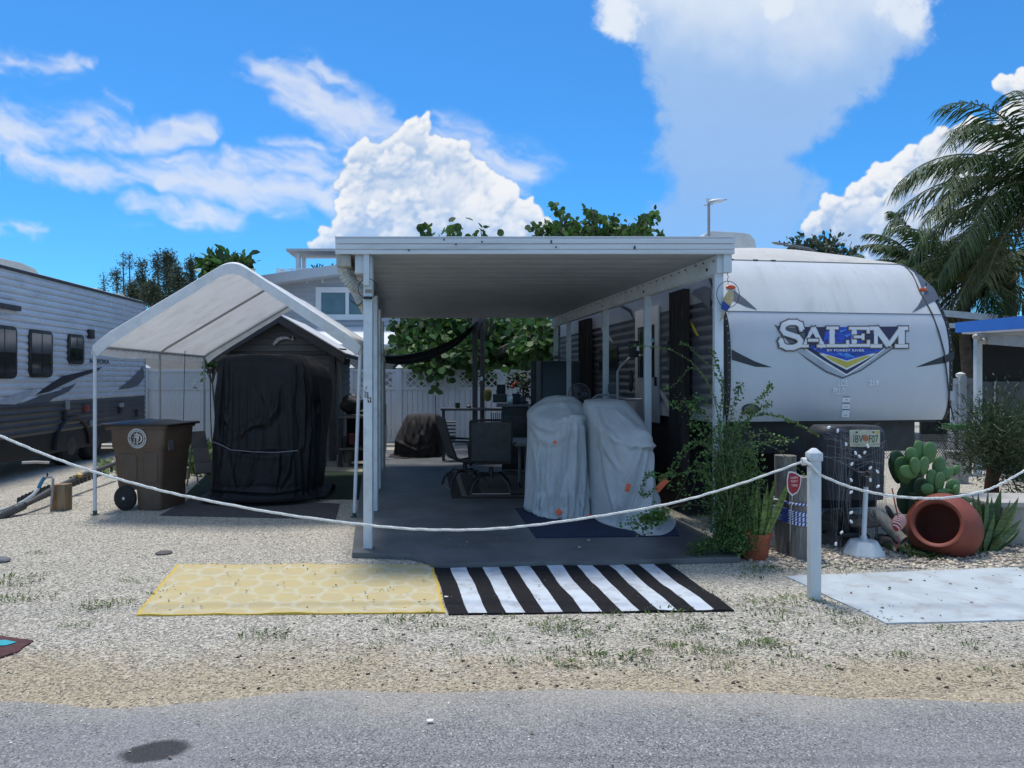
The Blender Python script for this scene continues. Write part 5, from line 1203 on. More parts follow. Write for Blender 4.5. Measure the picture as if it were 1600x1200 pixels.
FO3 = [([(350,562),(343,620),(338,690)],4,.05),([(470,560),(474,620),(473,700)],3.2,.07),([(484,572),(486,630),(480,700),(478,765)],3.0,.05),([(498,600),(500,660),(497,740)],2.6,.035),([(438,600),(432,640),(414,662),(392,666),(370,684)],3.6,.045),([(360,668),(348,645)],3.0,.03),([(400,560),(405,600),(420,640)],3.5,.02),([(352,700),(350,740),(348,765)],3.2,.04),([(374,706),(370,735),(372,766)],2.6,.035),([(402,708),(395,740),(385,766)],2.6,.03),([(436,706),(434,740),(430,768)],2.8,.04),([(455,706),(450,735),(436,765)],2.6,.035),([(330,764),(380,768),(430,770),(470,764)],2.8,.035),([(336,692),(362,705),(400,709),(470,706)],2.2,-.030),([(345,562),(400,557),(455,562)],3.0,.03)]
cov = M('grey_cover_fabric', (.49,.52,.53), .62, .06, 3, bump=.55, bs=12, bdist=.014, dirt=((.33,.34,.33), .4, 4)); org_ = M('orange_reflector', (.85,.16,.07), .5)
cov2 = M('grey_cover_darker', (.24,.26,.28), .6, .06, 3, bump=.35, bs=26, bdist=.01)
bk = M('black_cover_fabric', (.009,.0095,.012), .62, .2, 5, bump=.4, bs=14, bdist=.012, spec=.35)
def X_(px, Y): return (px-800)/F*Y
def Z_(py, Y): return H-(py-HY)/F*Y
mc1 = thing('covered_motorcycle', 'motorcycle under a grey cover hanging straight, left of the two', 'motorcycle', (X_(885,8.2), 8.2, .055)); Yf = 7.75
lv = [(.10, X_(886,Yf), .30, 7.62, 9.4, 2.6), (.22, X_(888,Yf), .385, 7.56, 9.5, 2.5), (.45, X_(889,Yf), .41, 7.58, 9.5, 2.4), (.80, X_(881,Yf), .395, 7.64, 9.4, 2.6), (1.02, X_(878,Yf), .385, 7.68, 9.2, 3.0), (1.09, X_(877,Yf), .380, 7.72, 9.0, 3.2), (1.16, X_(877,Yf), .372, 7.86, 8.8, 3.4), (1.20, X_(878,Yf), .34, 7.98, 8.6, 3.2), (1.28, X_(879,Yf), .24, 8.06, 8.5, 2.8), (1.33, X_(880,Yf), .15, 8.12, 8.4, 2.4)]
drape('cover', lv, cov, mc1, seed=4, slack=1.07, core=.74, core_low=.60, top_keep=.93, vs_=1.02, pokes=((X_(877,Yf)-.345,7.84,1.07,.06),(X_(877,Yf)+.345,7.84,1.07,.06),(X_(893,Yf),7.76,1.0,.15),(X_(893,Yf),7.80,.62,.17),(X_(888,Yf),7.86,.30,.26),(X_(860,Yf),8.0,.75,.2)), folds=FO1)
def patch(px, py, Y, w, h, a, par):
    c_ = P(px, py, Y); m = MB(); m.obox(c_, (w, .012, h), Matrix.Rotation(a, 3, 'Y')); return m.build('reflective_patch', org_, par, bevel=.003)
MB().obox(P(867,691,7.60), (.035,.02,.035), Matrix.Rotation(.5,3,'Y')).build('vent_patch', org_, mc1, bevel=.004)
patch(934,694,7.58,.04,.07,.1,mc1); patch(873,800,7.52,.06,.06,.8,mc1); patch(921,806,7.52,.05,.03,.2,mc1)
for q in ((7.85,),): 
    MB().lathe([(.05,0),(.24,.0),(.29,.04),(.29,.10),(.24,.14),(.05,.14)], 24, (X_(880,7.95)-.07, 7.98, .34), (1,0,0), (0,1,0)).build('front_wheel', rubber, mc1, smooth=True)
mc2 = thing('covered_motorcycle', 'motorcycle under a grey cover with flared hem, right of the two', 'motorcycle', (X_(993,7.6), 7.6, .055)); Yf = 7.2
lv = [(.06, X_(1006,Yf), .275, 6.90, 8.7, 2.4), (.12, X_(1007,Yf), .295, 6.93, 8.7, 2.4), (.35, X_(1001,Yf), .275, 7.02, 8.7, 2.3), (.65, X_(997,Yf), .30, 7.10, 8.7, 2.3), (.90, X_(986,Yf), .335, 7.18, 8.6, 2.8), (.97, X_(983,Yf), .335, 7.24, 8.6, 3.0), (1.10, X_(973,Yf), .315, 7.48, 8.5, 3.2), (1.22, X_(965,Yf), .27, 7.66, 8.4, 3.4), (1.27, X_(962,Yf), .245, 7.72, 8.3, 3.4), (1.30, X_(960,Yf), .21, 7.78, 8.2, 3.0)]
drape('cover', lv, cov, mc2, seed=12, slack=1.07, hemk=.98, core=.76, core_low=.74, top_keep=.93, vs_=1.02, pokes=((X_(985,Yf)-.29,7.34,.97,.05),(X_(987,Yf)+.30,7.30,.95,.05),(X_(1000,Yf),7.28,.90,.15),(X_(1000,Yf),7.30,.55,.17),(X_(996,Yf),7.4,.28,.26)), folds=FO2)
patch(981,762,7.02,.045,.08,.25,mc2); patch(1034,758,6.99,.055,.15,.75,mc2)
MB().lathe([(.05,0),(.24,.0),(.29,.04),(.29,.10),(.24,.14),(.05,.14)], 24, (X_(985,7.4)-.07, 7.45, .34), (1,0,0), (0,1,0)).build('front_wheel', rubber, mc2, smooth=True)
bc = thing('covered_grill', 'tall bulky shape under a black cover tied with a cord', 'cover', (X_(412,9.2), 9.2, 0)); Yf = 9.0
lv = [(.06, X_(407,Yf), 0.665, 8.75, 10.3, 3.0), (.3, X_(400,Yf), 0.745, 8.76, 10.3, 3.0), (.62, X_(402,Yf), 0.725, 8.80, 10.3, 3.0), (.78, X_(407,Yf), 0.679, 8.86, 10.3, 3.0), (1.0, X_(410,Yf), 0.684, 8.85, 10.3, 3.0), (1.3, X_(414,Yf), 0.665, 8.84, 10.25, 3.6), (1.55, X_(414,Yf), 0.641, 8.85, 10.2, 3.8), (1.70, X_(409,Yf), 0.594, 8.86, 10.1, 4), (1.80, X_(402,Yf), 0.527, 8.89, 10.0, 4), (1.835, X_(400,Yf), 0.503, 8.93, 9.9, 4)]
drape('cover', lv, bk, bc, seed=21, slack=1.06, core=.90, core_low=.86, hemk=1.0, rough_=.02, vs_=1.02, pokes=((X_(352,9.0),9.0,1.72,.10),(X_(455,9.0),9.0,1.66,.14),(X_(500,9.0),9.15,1.15,.14),(X_(345,9.0),9.0,.7,.1),(X_(430,9.0),8.95,.75,.16)), folds=FO3, nu=190, nvv=70)
m = MB(); m.tube([P(332,690,8.82), P(345,695,8.74), P(361,703,8.68), P(395,706,8.64), (P(430,707,8.65)), P(466,704,8.68)], .006, 5); m.build('cord', M('cord_grey', (.16,.17,.19), .7), bc, smooth=True)
b2 = thing('covered_bench', 'low bundle under a dark wrinkled cloth near the fence', 'cover', (X_(646,13.8), 13.8, .055))
Yf = 13.6
lv = [(.07, X_(647,Yf), .56, 13.45, 14.5, 2.8), (.3, X_(648,Yf), .54, 13.5, 14.5, 2.8), (.5, X_(652,Yf), .47, 13.6, 14.5, 2.8), (.68, X_(656,Yf), .40, 13.7, 14.4, 2.8), (.80, X_(657,Yf), .34, 13.8, 14.3, 2.8), (.835, X_(657,Yf), .29, 13.85, 14.25, 2.6)]
drape('cover', lv, M('brown_black_cloth', (.022,.019,.020), .85, .3, 6, bump=.5, bs=20, bdist=.01), b2, folds=[([(625,652),(617,680),(612,706)],3,.05),([(640,650),(636,680),(640,708)],2.4,.05),([(652,650),(656,680),(650,708)],2.4,.05),([(668,650),(664,680),(668,708)],2.6,.05),([(678,655),(684,680),(686,706)],2.2,.05),([(620,690),(650,704),(680,696)],2,.03)], seed=33, slack=1.18, nu=110, nvv=36, steps=110, rough_=.02)
MB().bar(P(602,706,13.3), P(604,665,13.35), .03, .05).build('paddle', white, label='pale stick leaning on the dark cloth bundle', cat='stick')
MB().bar(P(602.5,690,13.6), P(602.5,632,13.9), .03, .03).build('metal_rod', dark, label='thin dark rod standing behind the cloth bundle', cat='rod')
# ================================================================ wheeled bin
bn = thing('wheeled_bin', 'brown wheeled refuse bin with round white crest and black lid', 'bin', (-4.31, 8.68, 0))
bA = math.radians(-7); BO = Vector((X_(219,8.4), 8.68, 0)); bfr = frame(BO, (.95*math.cos(bA), .95*math.sin(bA), 0), (-.95*math.sin(bA), .95*math.cos(bA), 0))
bm_ = M('brown_plastic', (.105,.070,.048), .55, .10, 4, bump=.2, bs=300, dirt=((.16,.13,.10), .35, 3)); 
def rbox(m, rows, r=.05, n=5):
    """stack of rounded rectangles: (z, x0, x1, y0, y1)"""
    R = []
    for z, a, b_, c_, d in rows:
        ring = []
        for (cx, cy, t0) in ((b_-r, d-r, 0), (a+r, d-r, 90), (a+r, c_+r, 180), (b_-r, c_+r, 270)):
            for k in range(n+1): t = math.radians(t0+90*k/n); ring.append(m.pt((cx+r*math.cos(t), cy+r*math.sin(t), z)))
        R.append(ring)
    for A, B in zip(R, R[1:]):
        for i in range(len(A)): m.face(A[i], A[(i+1)%len(A)], B[(i+1)%len(A)], B[i])
    m.face(*R[0][::-1]); m.face(*R[-1]); return m
m = MB(bfr)
rbox(m, [(.24,-.29,.285,-.26,.30),(.30,-.30,.29,-.265,.305),(.70,-.335,.325,-.285,.325),(.72,-.345,.335,-.292,.332),(.735,-.352,.345,-.300,.338),(.95,-.365,.362,-.305,.345),(.955,-.385,.385,-.32,.36),(.99,-.39,.39,-.325,.365)])
rbox(m, [(.0,-.02,.27,-.25,.29),(.02,-.03,.28,-.258,.30),(.25,-.05,.287,-.262,.302)], r=.04)
m.box(-.44,-.36,-.27,.30,.935,.975); m.build('body', bm_, bn, smooth=True, ang=40)
for (a, b_, z0_, z1_) in ((-.26,-.02,.33,.66),(.08,.25,.33,.68)):
    m = MB(bfr); m.prism([(a,z0_),(b_,z0_),(b_+.02,z1_-.04),(b_-.02,z1_),(a,z1_-.01),(a-.015,z1_-.05)], (0,-.285,0), (1,0,0), (0,0,1), (0,-.0,0)) if False else rbox(m, [(z0_,a,b_,-.279,-.2),(z0_+.03,a-.005,b_+.005,-.283,-.2),(z1_-.05,a-.01,b_+.01,-.299,-.2),(z1_,a,b_,-.290,-.2)], r=.02)
    m.build('side_panel', bm_, bn, smooth=True, ang=40)
m = MB(bfr); m.grid(26, 12, lambda u, v: (-.47+.90*u, -.335+.71*v, .995+.055*math.sin(math.pi*v)**.6*math.sin(math.pi*u)**.5+.006*math.sin(u*20))); rbox(m, [(.985,-.47,.43,-.345,.385),(1.005,-.475,.435,-.35,.39),(1.015,-.465,.425,-.34,.38)], r=.04); m.build('lid', black, bn, smooth=True, ang=50)
for y_ in (-.30, .27):
    m = MB(bfr); m.lathe([(.0,0),(.09,.0),(.115,.006),(.142,.02),(.145,.05),(.0,.05)], 26, (-.165, y_-.02, .145), (0,1,0), (1,0,0), cap=False); w_ = m.build('wheel', rubber, bn, smooth=True, ang=30)
    m = MB(bfr); m.ball((-.165, y_-.022, .145), (.018,.008,.018), 8, 6); m.build('hub', M('hub_white', (.6,.6,.6), .5), w_, smooth=True)
# crest on the side: ring, palm, anchor and crescent
lw = M('crest_white', (.62,.62,.60), .5)
co = bfr((.012, -.3155, .845)); cz = Vector((0,0,1)); cxv = Vector((math.cos(bA), math.sin(bA), 0)); nrm = Vector((math.sin(bA), -math.cos(bA), 0)); tilt = Vector((0,0,1)) - nrm*(-.0); 
tl = (Vector((0,0,1))+nrm*.06).normalized(); R_ = .115
def ringmesh(m, r0, r1, n=40, k=0):
    A = [m.pt(co+nrm*(.002+k)+(cxv*math.cos(t)+tl*math.sin(t))*r0) for t in [i*6.28318/n for i in range(n)]]; B = [m.pt(co+nrm*(.002+k)+(cxv*math.cos(t)+tl*math.sin(t))*r1) for t in [i*6.28318/n for i in range(n)]]
    for i in range(n): m.face(A[i], A[(i+1)%n], B[(i+1)%n], B[i])
m = MB(); ringmesh(m, R_*.92, R_); ringmesh(m, R_*.70, R_*.76)
rn = random.Random(3)
for i in range(34):                       # small letters running round the ring
    t = i*6.28318/34; c_ = co+nrm*.002+(cxv*math.cos(t)+tl*math.sin(t))*R_*.84
    if abs(math.sin(t)) > .06: m.obox(c_, (.009, .001, .013), Matrix(((cxv.x, nrm.x, tl.x),(cxv.y, nrm.y, tl.y),(cxv.z, nrm.z, tl.z))) @ Matrix.Rotation(-(t-math.pi/2), 3, 'Y'))
def shp(pts, sc_=.0): m.face(*[m.pt(co+nrm*.0025+cxv*(a*R_)+tl*(b_*R_)) for a, b_ in pts])
shp([(-.04,.62),(.04,.62),(.05,-.55),(0,-.66),(-.05,-.55)]); shp([(-.32,.38),(.32,.38),(.32,.46),(-.32,.46)]); shp([(-.22,.28),(.22,.28),(.2,.34),(-.2,.34)])
shp([(-.45,-.42),(-.2,-.42),(-.2,-.48),(-.45,-.48)]); shp([(-.36,-.42),(-.30,-.42),(-.28,.05),(-.33,.05)]); 
for a in range(6):
    t = .3+a*.52; shp([(-.30,.06),(-.30+.26*math.cos(t)-.05*math.sin(t), .08+.2*math.sin(t)+.05*math.cos(t)), (-.30+.30*math.cos(t), .02+.2*math.sin(t))])
for i in range(7):
    t0, t1 = -1.6+i*.4, -1.6+(i+1)*.4; shp([(.15+.42*math.cos(t0), .42*math.sin(t0)), (.15+.42*math.cos(t1), .42*math.sin(t1)), (.12+.30*math.cos(t1), .36*math.sin(t1)), (.12+.30*math.cos(t0), .36*math.sin(t0))])
shp([(.1,-.3),(.22,.1),(.16,.34),(.06,.1)])
m.build('crest', lw, bn, fix=False)
m = MB(bfr); m.box(.345,.352,-.20,-.10,.70,.82); m.build('tag', chrome, bn)
# ================================================================ rope barrier
def rope_post(px, py, Y, lab):
    base = Vector((X_(px, Y), Y, 0)); t = thing('rope_post', lab, 'post', base, 'white posts carrying the rope'); w = .036; h = 1.045
    wm = M('weathered_white_paint', (.60,.65,.66), .55, .08, 5, dirt=((.22,.22,.19), .55, 7), stretch=(1,1,.35))
    m = MB(); m.box(base.x-w, base.x+w, Y-w, Y+w, 0, h-.075); m.build('shaft', wm, t, bevel=.004)
    m = MB(); c_ = Vector((base.x, Y, 0)); k = .045; m.box(c_.x-k, c_.x+k, Y-k, Y+k, h-.075, h-.02); m.hexa([c_+Vector(q) for q in ((-k+.003,-k+.003,h-.0195),(k-.003,-k+.003,h-.0195),(k-.003,k-.003,h-.0195),(-k+.003,k-.003,h-.0195),(-.012,-.012,h+.012),(.012,-.012,h+.012),(.012,.012,h+.012),(-.012,.012,h+.012))]); m.build('cap', wm, t, bevel=.004)
    return t
YR = 5.06
rope_post(1272, 938, YR, 'white square rope post between the potted plant and the pale mat')
rope_post(-140, 938, YR, 'white rope post beyond the left edge'); rope_post(1790, 938, YR, 'white rope post beyond the right edge')
ropem = M('white_rope', (.70,.70,.66), .8, .12, 40, bump=.6, bs=260, bdist=.002)
def ropeobj(pts, lab):
    q = [P(a, b_, YR-.0) for a, b_ in pts]; sm = []
    for i in range(len(q)-1):
        p0, p1, p2, p3 = q[max(0,i-1)], q[i], q[i+1], q[min(len(q)-1,i+2)]
        for k in range(12):
            t = k/12; sm.append(.5*((2*p1)+(p2-p0)*t+(2*p0-5*p1+4*p2-p3)*t*t+(3*p1-3*p2+p0*1-(p0*2-p3))*t**3 if False else ((2*p1)+(p2-p0)*t+(2*p0-5*p1+4*p2-p3)*t*t+(-p0+3*p1-3*p2+p3)*t*t*t)))
    sm.append(q[-1]); 
    sm = [p + Vector((0, .003*math.sin(i*2.1), .0012*math.sin(i*1.3))) for i, p in enumerate(sm)]
    fs = []
    for a, b_ in zip(sm, sm[1:]):
        for k in range(max(1, int((b_-a).length/.006))): fs.append(a.lerp(b_, k/max(1, int((b_-a).length/.006))))
    m = MB()
    for s_ in range(3):
        pp = []
        for i, p in enumerate(fs):
            w_ = i*.72+s_*2.094; pp.append(p+Vector((.002*math.sin(w_), .0047*math.cos(w_), .0047*math.sin(w_))))
        m.tube(pp, .0052, 5)
    m.build('rope', ropem, smooth=True, label=lab, cat='rope')
ropeobj([(-140,622),(-60,657),(0,681),(75,712),(150,738),(220,758),(290,775),(440,803),(600,823),(700,828),(800,824),(925,808),(1050,786),(1150,758),(1258,720)], 'long white rope sagging across the lot to the white post')
ropeobj([(1281,742),(1325,760),(1370,771),(1420,777.5),(1475,778),(1530,769),(1560,758),(1600,736),(1660,700),(1740,650),(1790,715)][:9]+[(1700,672),(1770,610)], 'white rope sagging right from the white post past the clay jar')
kn = P(1256, 721, YR); m = MB()
for k in range(3): m.tube([kn+Vector((.009*k-.009, -.0+.022*math.cos(t), .022*math.sin(t))) + Vector((0,.0,0)) for t in [i*6.2832/12 for i in range(13)]], .007, 6, cap=False)
m.tube([kn+Vector((0,-.03,0)), kn+Vector((.03,-.05,-.02)), P(1281,741,YR-.05)], .010, 7); m.build('rope_knot', ropem, smooth=True, label='knot tying both ropes beside the white post', cat='knot')
# ================================================================ pilings, rope coil, shield sign
pil = M('weathered_piling', (.20,.185,.165), .9, .35, 7, stretch=(7,7,.7), bump=.9, bs=14, bdist=.012, dirt=((.09,.08,.07), .5, 3))
def piling(px, Y, r, ztop, lab, seed):
    base = Vector((X_(px, Y), Y, 0)); m = MB()
    def fn(u, v):
        t = 2*math.pi*u; k = r*(1+.05*mnoise.noise(Vector((math.cos(t)*2.2, math.sin(t)*2.2, seed+v)))+.035*mnoise.noise(Vector((math.cos(t)*9, math.sin(t)*9, seed+v*.8))))
        return base+Vector((math.cos(t)*k, math.sin(t)*k, ztop*v))
    m.grid(40, 14, fn, True); top = [len(m.v)-40+i for i in range(40)]; c_ = m.pt(base+Vector((0,0,ztop-.006)))
    for i in range(40): m.face(top[i], top[(i+1)%40], c_)
    return m.build('piling', pil, smooth=True, label=lab, cat='piling', ang=50)
piling(1227, 6.42, .092, .86, 'taller weathered wood piling behind the potted snake plant', 3)
piling(1251, 6.22, .092, .70, 'shorter weathered wood piling just left of the white rope post', 8)
cl = thing('rope_coil', 'blue and white rope wound around the wooden pilings', 'rope', (X_(1238,6.2), 6.2, .3))
bl = M('rope_blue', (.02,.05,.30), .7); wt = M('rope_white', (.66,.68,.72), .7)
ca, cb_ = Vector((X_(1227,6.42), 6.42, 0)), Vector((X_(1251,6.22), 6.22, 0))
def loop(zz, tilt, rad):
    pts = []; R_ = rad
    for i in range(64):
        t = i*6.2832/64; ax = (cb_-ca).normalized(); L2 = (cb_-ca).length/2; mid = (ca+cb_)/2; per = Vector((-ax.y, ax.x, 0))
        p = mid+ax*((L2 if math.cos(t) > 0 else -L2)+R_*math.cos(t))+per*R_*math.sin(t); p.z = zz+tilt*math.cos(t); pts.append(p)
    return pts+[pts[0]]
ms = {0: MB(), 1: MB()}
for zz, tl_ in ((.475,.0),(.415,-.02),(.395,-.015),(.375,-.02),(.35,-.012),(.33,-.018),(.312,-.01)):
    lp = loop(zz, tl_, .112); n_ = 8
    fine2 = []
    for a, b_ in zip(lp, lp[1:]):
        for k in range(n_): fine2.append(a.lerp(b_, k/n_))
    fine2 = [sum((fine2[(i+j) % len(fine2)] for j in range(-4,5)), Vector())/9 for i in range(len(fine2))]
    for s_ in (0, 1):
        for s2 in (0, 1):
            pp = []
            for i, p in enumerate(fine2[::2]):
                a = i*.62+s_*math.pi+s2*math.pi/2; d = (fine2[(2*i+1) % len(fine2)]-p).normalized(); sd = d.cross(Vector((0,0,1))).normalized(); pp.append(p+sd*.006*math.cos(a)+Vector((0,0,.006*math.sin(a))))
            ms[s_].tube(pp+[pp[0]], .0058, 5, cap=False)
ms[0].build('strand', bl, cl, smooth=True); ms[1].build('strand', wt, cl, smooth=True)
sg = thing('shield_sign', 'red shield shaped yard sign on a thin stake before the pilings', 'sign', G(1236, 868)); Ys = 6.0
def sgp(sc_, off, name, mat, par=None):
    pts = [(1232,737),(1237,736.5),(1243,738),(1252,744),(1252,752),(1250,762),(1246,770),(1237.5,775),(1232,769),(1230,763),(1229.5,750)]
    cx, cy = 1241, 755; q = [P(cx+(a-cx)*sc_, cy+(b_-cy)*sc_, Ys) for a, b_ in pts]; m = MB(); m.prism([(p.x, p.z) for p in q], (0, Ys-off, 0), (1,0,0), (0,0,1), (0, .006 if off < .003 else .001, 0)); return m.build(name, mat, par or sg)
sgp(1.0, 0, 'border', M('sign_white', (.72,.68,.68), .4)); fc = sgp(.87, .002, 'face', M('sign_red', (.30,.012,.025), .35))
sw = M('sign_print', (.70,.45,.45), .5)
for s_, py, w_ in (('HAPPY',746.5,12),('PARTY',752,11),('TIME',758.5,10)):
    c_ = P(1241, py, Ys); text(s_, frame((c_.x, Ys-.0035, c_.z), (1,0,0), (0,0,1), (0,-1,0)), .020, sw, fc, name='sign_lettering', w=w_/F*Ys, bold=.02)
MB().tube([P(1238,775,Ys+.005), P(1235,812,Ys+.05), G(1236,868)+Vector((0,.03,0))], .004, 6).build('stake', M('stake_grey', (.4,.42,.42), .5), sg)
# ================================================================ potted snake plant
po = G(1187, 878); pt = thing('potted_plant', 'snake plant in a terracotta coloured plastic pot by the pilings', 'potted plant', po)
tc_ = M('terracotta_pot', (.34,.075,.035), .5, .08, 4, dirt=((.22,.09,.06), .35, 6)); k = 6.1/F
MB().lathe([(.02,.0),(20*k,.0),(22*k,.06),(24*k,.17),(25*k,.19),(27*k,.192),(27.5*k,.222),(26*k,.226),(24.5*k,.2),(23*k,.19),(.02,.185)], 32, po+Vector((0,.14,0)), cap=False).build('pot', tc_, pt, smooth=True)
MB().lathe([(.0,.188),(23*k,.188)], 20, po+Vector((0,.14,0)), cap=False).build('soil', M('soil', (.03,.022,.016), .95), pt)
snake = M('snake_leaf', (.16,.22,.05), .45, .45, 9, stretch=(.6,.6,6)); snake2 = M('snake_leaf_dark', (.07,.12,.035), .45, .4, 9, stretch=(.6,.6,6))
def blade(base, tip, w, bend, name, mat, par, tw=.0):
    base, tip = Vector(base), Vector(tip); d = tip-base; side = Vector((1,0,0)) if abs(d.normalized().x) < .8 else Vector((0,0,1)); side = (Matrix.Rotation(tw, 3, 'Z') @ side); side = (side-d.normalized()*side.dot(d.normalized())).normalized(); nrm_ = d.normalized().cross(side)
    m = MB(); n = 10
    def ct(t): return base+d*t+nrm_*(-.0)+Vector(bend)*math.sin(t*1.9)*1.0
    L, Cn, R_, Bk = [], [], [], []
    for i in range(n+1):
        t = i/n; ww = w*(.62+.75*math.sin(math.pi*min(1, t*1.05)**.8))*.75*(1 if t < .7 else max(.02, 1-((t-.7)/.3)**1.6)); c_ = ct(t)
        L.append(m.pt(c_-side*ww)); R_.append(m.pt(c_+side*ww)); Cn.append(m.pt(c_+nrm_*ww*.45)); Bk.append(m.pt(c_+nrm_*(ww*.45+.004)))
    for i in range(n):
        m.face(L[i], L[i+1], Cn[i+1], Cn[i]); m.face(Cn[i], Cn[i+1], R_[i+1], R_[i]); m.face(L[i+1], L[i], Bk[i], Bk[i+1]); m.face(Bk[i+1], Bk[i], R_[i], R_[i+1])
    return m.build(name, mat, par, smooth=True, fix=False)
rs = random.Random(5); pc = po+Vector((0,.14,.185))
for (bx, tx, ty) in ((1176,1168,775),(1180,1176,760),(1183,1181,752),(1186,1187,757),(1190,1196,752),(1193,1206,765),(1196,1236,742),(1188,1203,778),(1179,1165,800),(1198,1212,785),(1186,1192,790),(1182,1172,800),(1192,1213,745),(1188,1190,770),(1178,1178,785),(1194,1200,775),(1185,1178,790)):
    yy = pc.y+rs.uniform(-.07,.07); b_ = Vector((X_(bx, yy), yy, .185)); t_ = P(tx, ty, yy+rs.uniform(-.05,.05)); blade(b_, t_, rs.uniform(.020,.030), (rs.uniform(-.02,.02), rs.uniform(-.03,.03), 0), 'leaf', snake, pt, rs.uniform(-.6,.6))
sp_ = thing('snake_plant', 'clump of dark snake plant leaves right of the clay jar', 'plant', G(1545, 868))
for (bx, tx, ty) in ((1525,1520,790),(1530,1530,770),(1534,1541,775),(1540,1548,765),(1538,1560,762),(1545,1575,782),(1550,1588,795),(1548,1595,810),(1542,1570,800),(1530,1512,770),(1536,1550,800),(1544,1560,830),(1550,1580,830),(1526,1506,800),(1528,1536,785),(1543,1583,775),(1552,1592,825),(1535,1528,815),(1548,1566,840)):
    yy = 6.45+rs.uniform(-.12,.15); b_ = Vector((X_(bx, yy), yy, 0)); t_ = P(tx, ty, yy+rs.uniform(-.1,.1)); blade(b_, t_, rs.uniform(.030,.046), (rs.uniform(-.03,.05), rs.uniform(-.04,.04), 0), 'leaf', snake2, sp_, rs.uniform(-.6,.6))
# ================================================================ clay jar
jar = thing('clay_jar', 'round red clay jar lying tipped with its dark mouth open', 'jar', G(1475, 873))
jm = M('red_clay', (.21,.048,.028), .65, .18, 3, bump=.35, bs=40, dirt=((.23,.12,.09), .5, 3))
jc = P(1474, 824, 6.42); jax = Vector((-.66,-.70,.30)).normalized()
MB().lathe([(.0,-.27),(.10,-.268),(.19,-.225),(.26,-.14),(.298,-.04),(.302,.04),(.275,.13),(.222,.205),(.198,.225),(.200,.245),(.212,.262),(.205,.275),(.185,.272),(.172,.25),(.172,.22),(.20,.19),(.25,.12),(.272,.03),(.26,-.08),(.18,-.20),(.0,-.245)], 48, jc-jax*.02, jax, (1,0,.2), cap=False).build('body', jm, jar, smooth=True, ang=60)
MB().ball(jc+Vector((-.02,.03,-.27)), (.14,.1,.06), 10, 6).build('wedge_stone', M('grey_rock', (.13,.12,.105), .9, .3, 9, bump=.6, bs=25), jar)
# ================================================================ white umbrella stand
st = thing('umbrella_stand', 'white umbrella base with a short leaning pole before the tank cover', 'stand', G(1360, 876)); k = 6.15/F; c_ = G(1360, 872)+Vector((0,.12,0))
wm = MC['weathered_white_paint']
MB().lathe([(33*k,.0),(33.5*k,.02),(24*k,.105),(21*k,.125),(5*k,.13)], 8, c_).build('base', wm, st, bevel=.005)
MB().tube([c_+Vector((0,0,.12)), P(1353.5,748,c_.y+.02)], .021, 14).build('pole', white, st, smooth=True)
MB().lathe([(.03,.12),(.03,.16),(.024,.165)], 12, c_).build('collar', wm, st, smooth=True)
# ================================================================ tank cover with licence plate
tk = thing('propane_tank_cover', 'black ribbed gas tank cover draped in fake cobweb and lights', 'tank cover', (X_(1338,6.5), 6.5, .5)); Yt = 6.42
tm = M('tank_cover_black', (.030,.032,.038), .6, .2, 3, dirt=((.05,.055,.06), .4, 4), spec=.3)
m = MB(); xa, xb = X_(1281,Yt), X_(1394,Yt); zt_, zb_ = Z_(667,Yt), Z_(782,Yt)
def tankfn(u, v):
    t = 2*math.pi*u-math.pi/2; c_, s_ = math.cos(t), math.sin(t); xx = (xa+xb)/2; hw = (xb-xa)/2
    px = math.copysign(abs(c_)**.42, c_); py = math.copysign(abs(s_)**.7, s_)
    z = zb_+(zt_-zb_)*v; k = 1.0
    if v > .88: k = 1-.16*((v-.88)/.12)**2
    arch = .045*math.cos(px*math.pi*1.0)
    vv = v + .06*math.cos(px*math.pi)
    groove = -.010 if (abs(vv-.62) < .02 or abs(vv-.30) < .02) else 0
    waist = -.06*math.exp(-(px/.16)**2) if s_ < 0 else 0
    lo = .02*(1-v)
    return (xx+px*(hw*k+lo*-1), Yt+.20+py*(.20*k+groove+waist), z)
m.grid(72, 48, tankfn, True); top_ = [len(m.v)-72+i for i in range(72)]; m.face(*top_); m.build('shell', tm, tk, smooth=True, ang=50)
lp_ = P(1351.5, 685, 6.10); m = MB(); m.box(lp_.x-.127, lp_.x+.127, 6.10, 6.106, lp_.z-.071, lp_.z+.071); pla = m.build('licence_plate', M('plate_cream', (.46,.46,.33), .45, .05), tk, bevel=.002)
gr = M('plate_green', (.02,.07,.05), .5)
c_ = lp_; text('IBV', frame((c_.x-.057, 6.0985, c_.z-.004), (1,0,0), (0,0,1), (0,-1,0)), .062, gr, pla, name='plate_lettering', w=.082, bold=.01); text('F07', frame((c_.x+.072, 6.0985, c_.z-.004), (1,0,0), (0,0,1), (0,-1,0)), .062, gr, pla, name='plate_lettering', w=.080, bold=.01)
MB().ball((c_.x+.004, 6.0985, c_.z+.002), (.026,.002,.028), 12, 6).build('plate_orange', M('plate_orange', (.42,.13,.06), .5), pla); MB().box(c_.x+.09, c_.x+.118, 6.0975, 6.0995, c_.z+.045, c_.z+.062).build('plate_decal', yel, pla)
m = MB(); m.lathe([(.008,0),(.008,.003)], 10, (c_.x-.07, 6.096, c_.z+.052), (0,1,0), (1,0,0)).lathe([(.008,0),(.008,.003)], 10, (c_.x+.07, 6.096, c_.z+.052), (0,1,0), (1,0,0)).build('plate_bolts', black, pla)
sl_ = thing('string_lights', 'small white lights on a cord strung over the tank cover', 'string lights', P(1338,690,6.1))
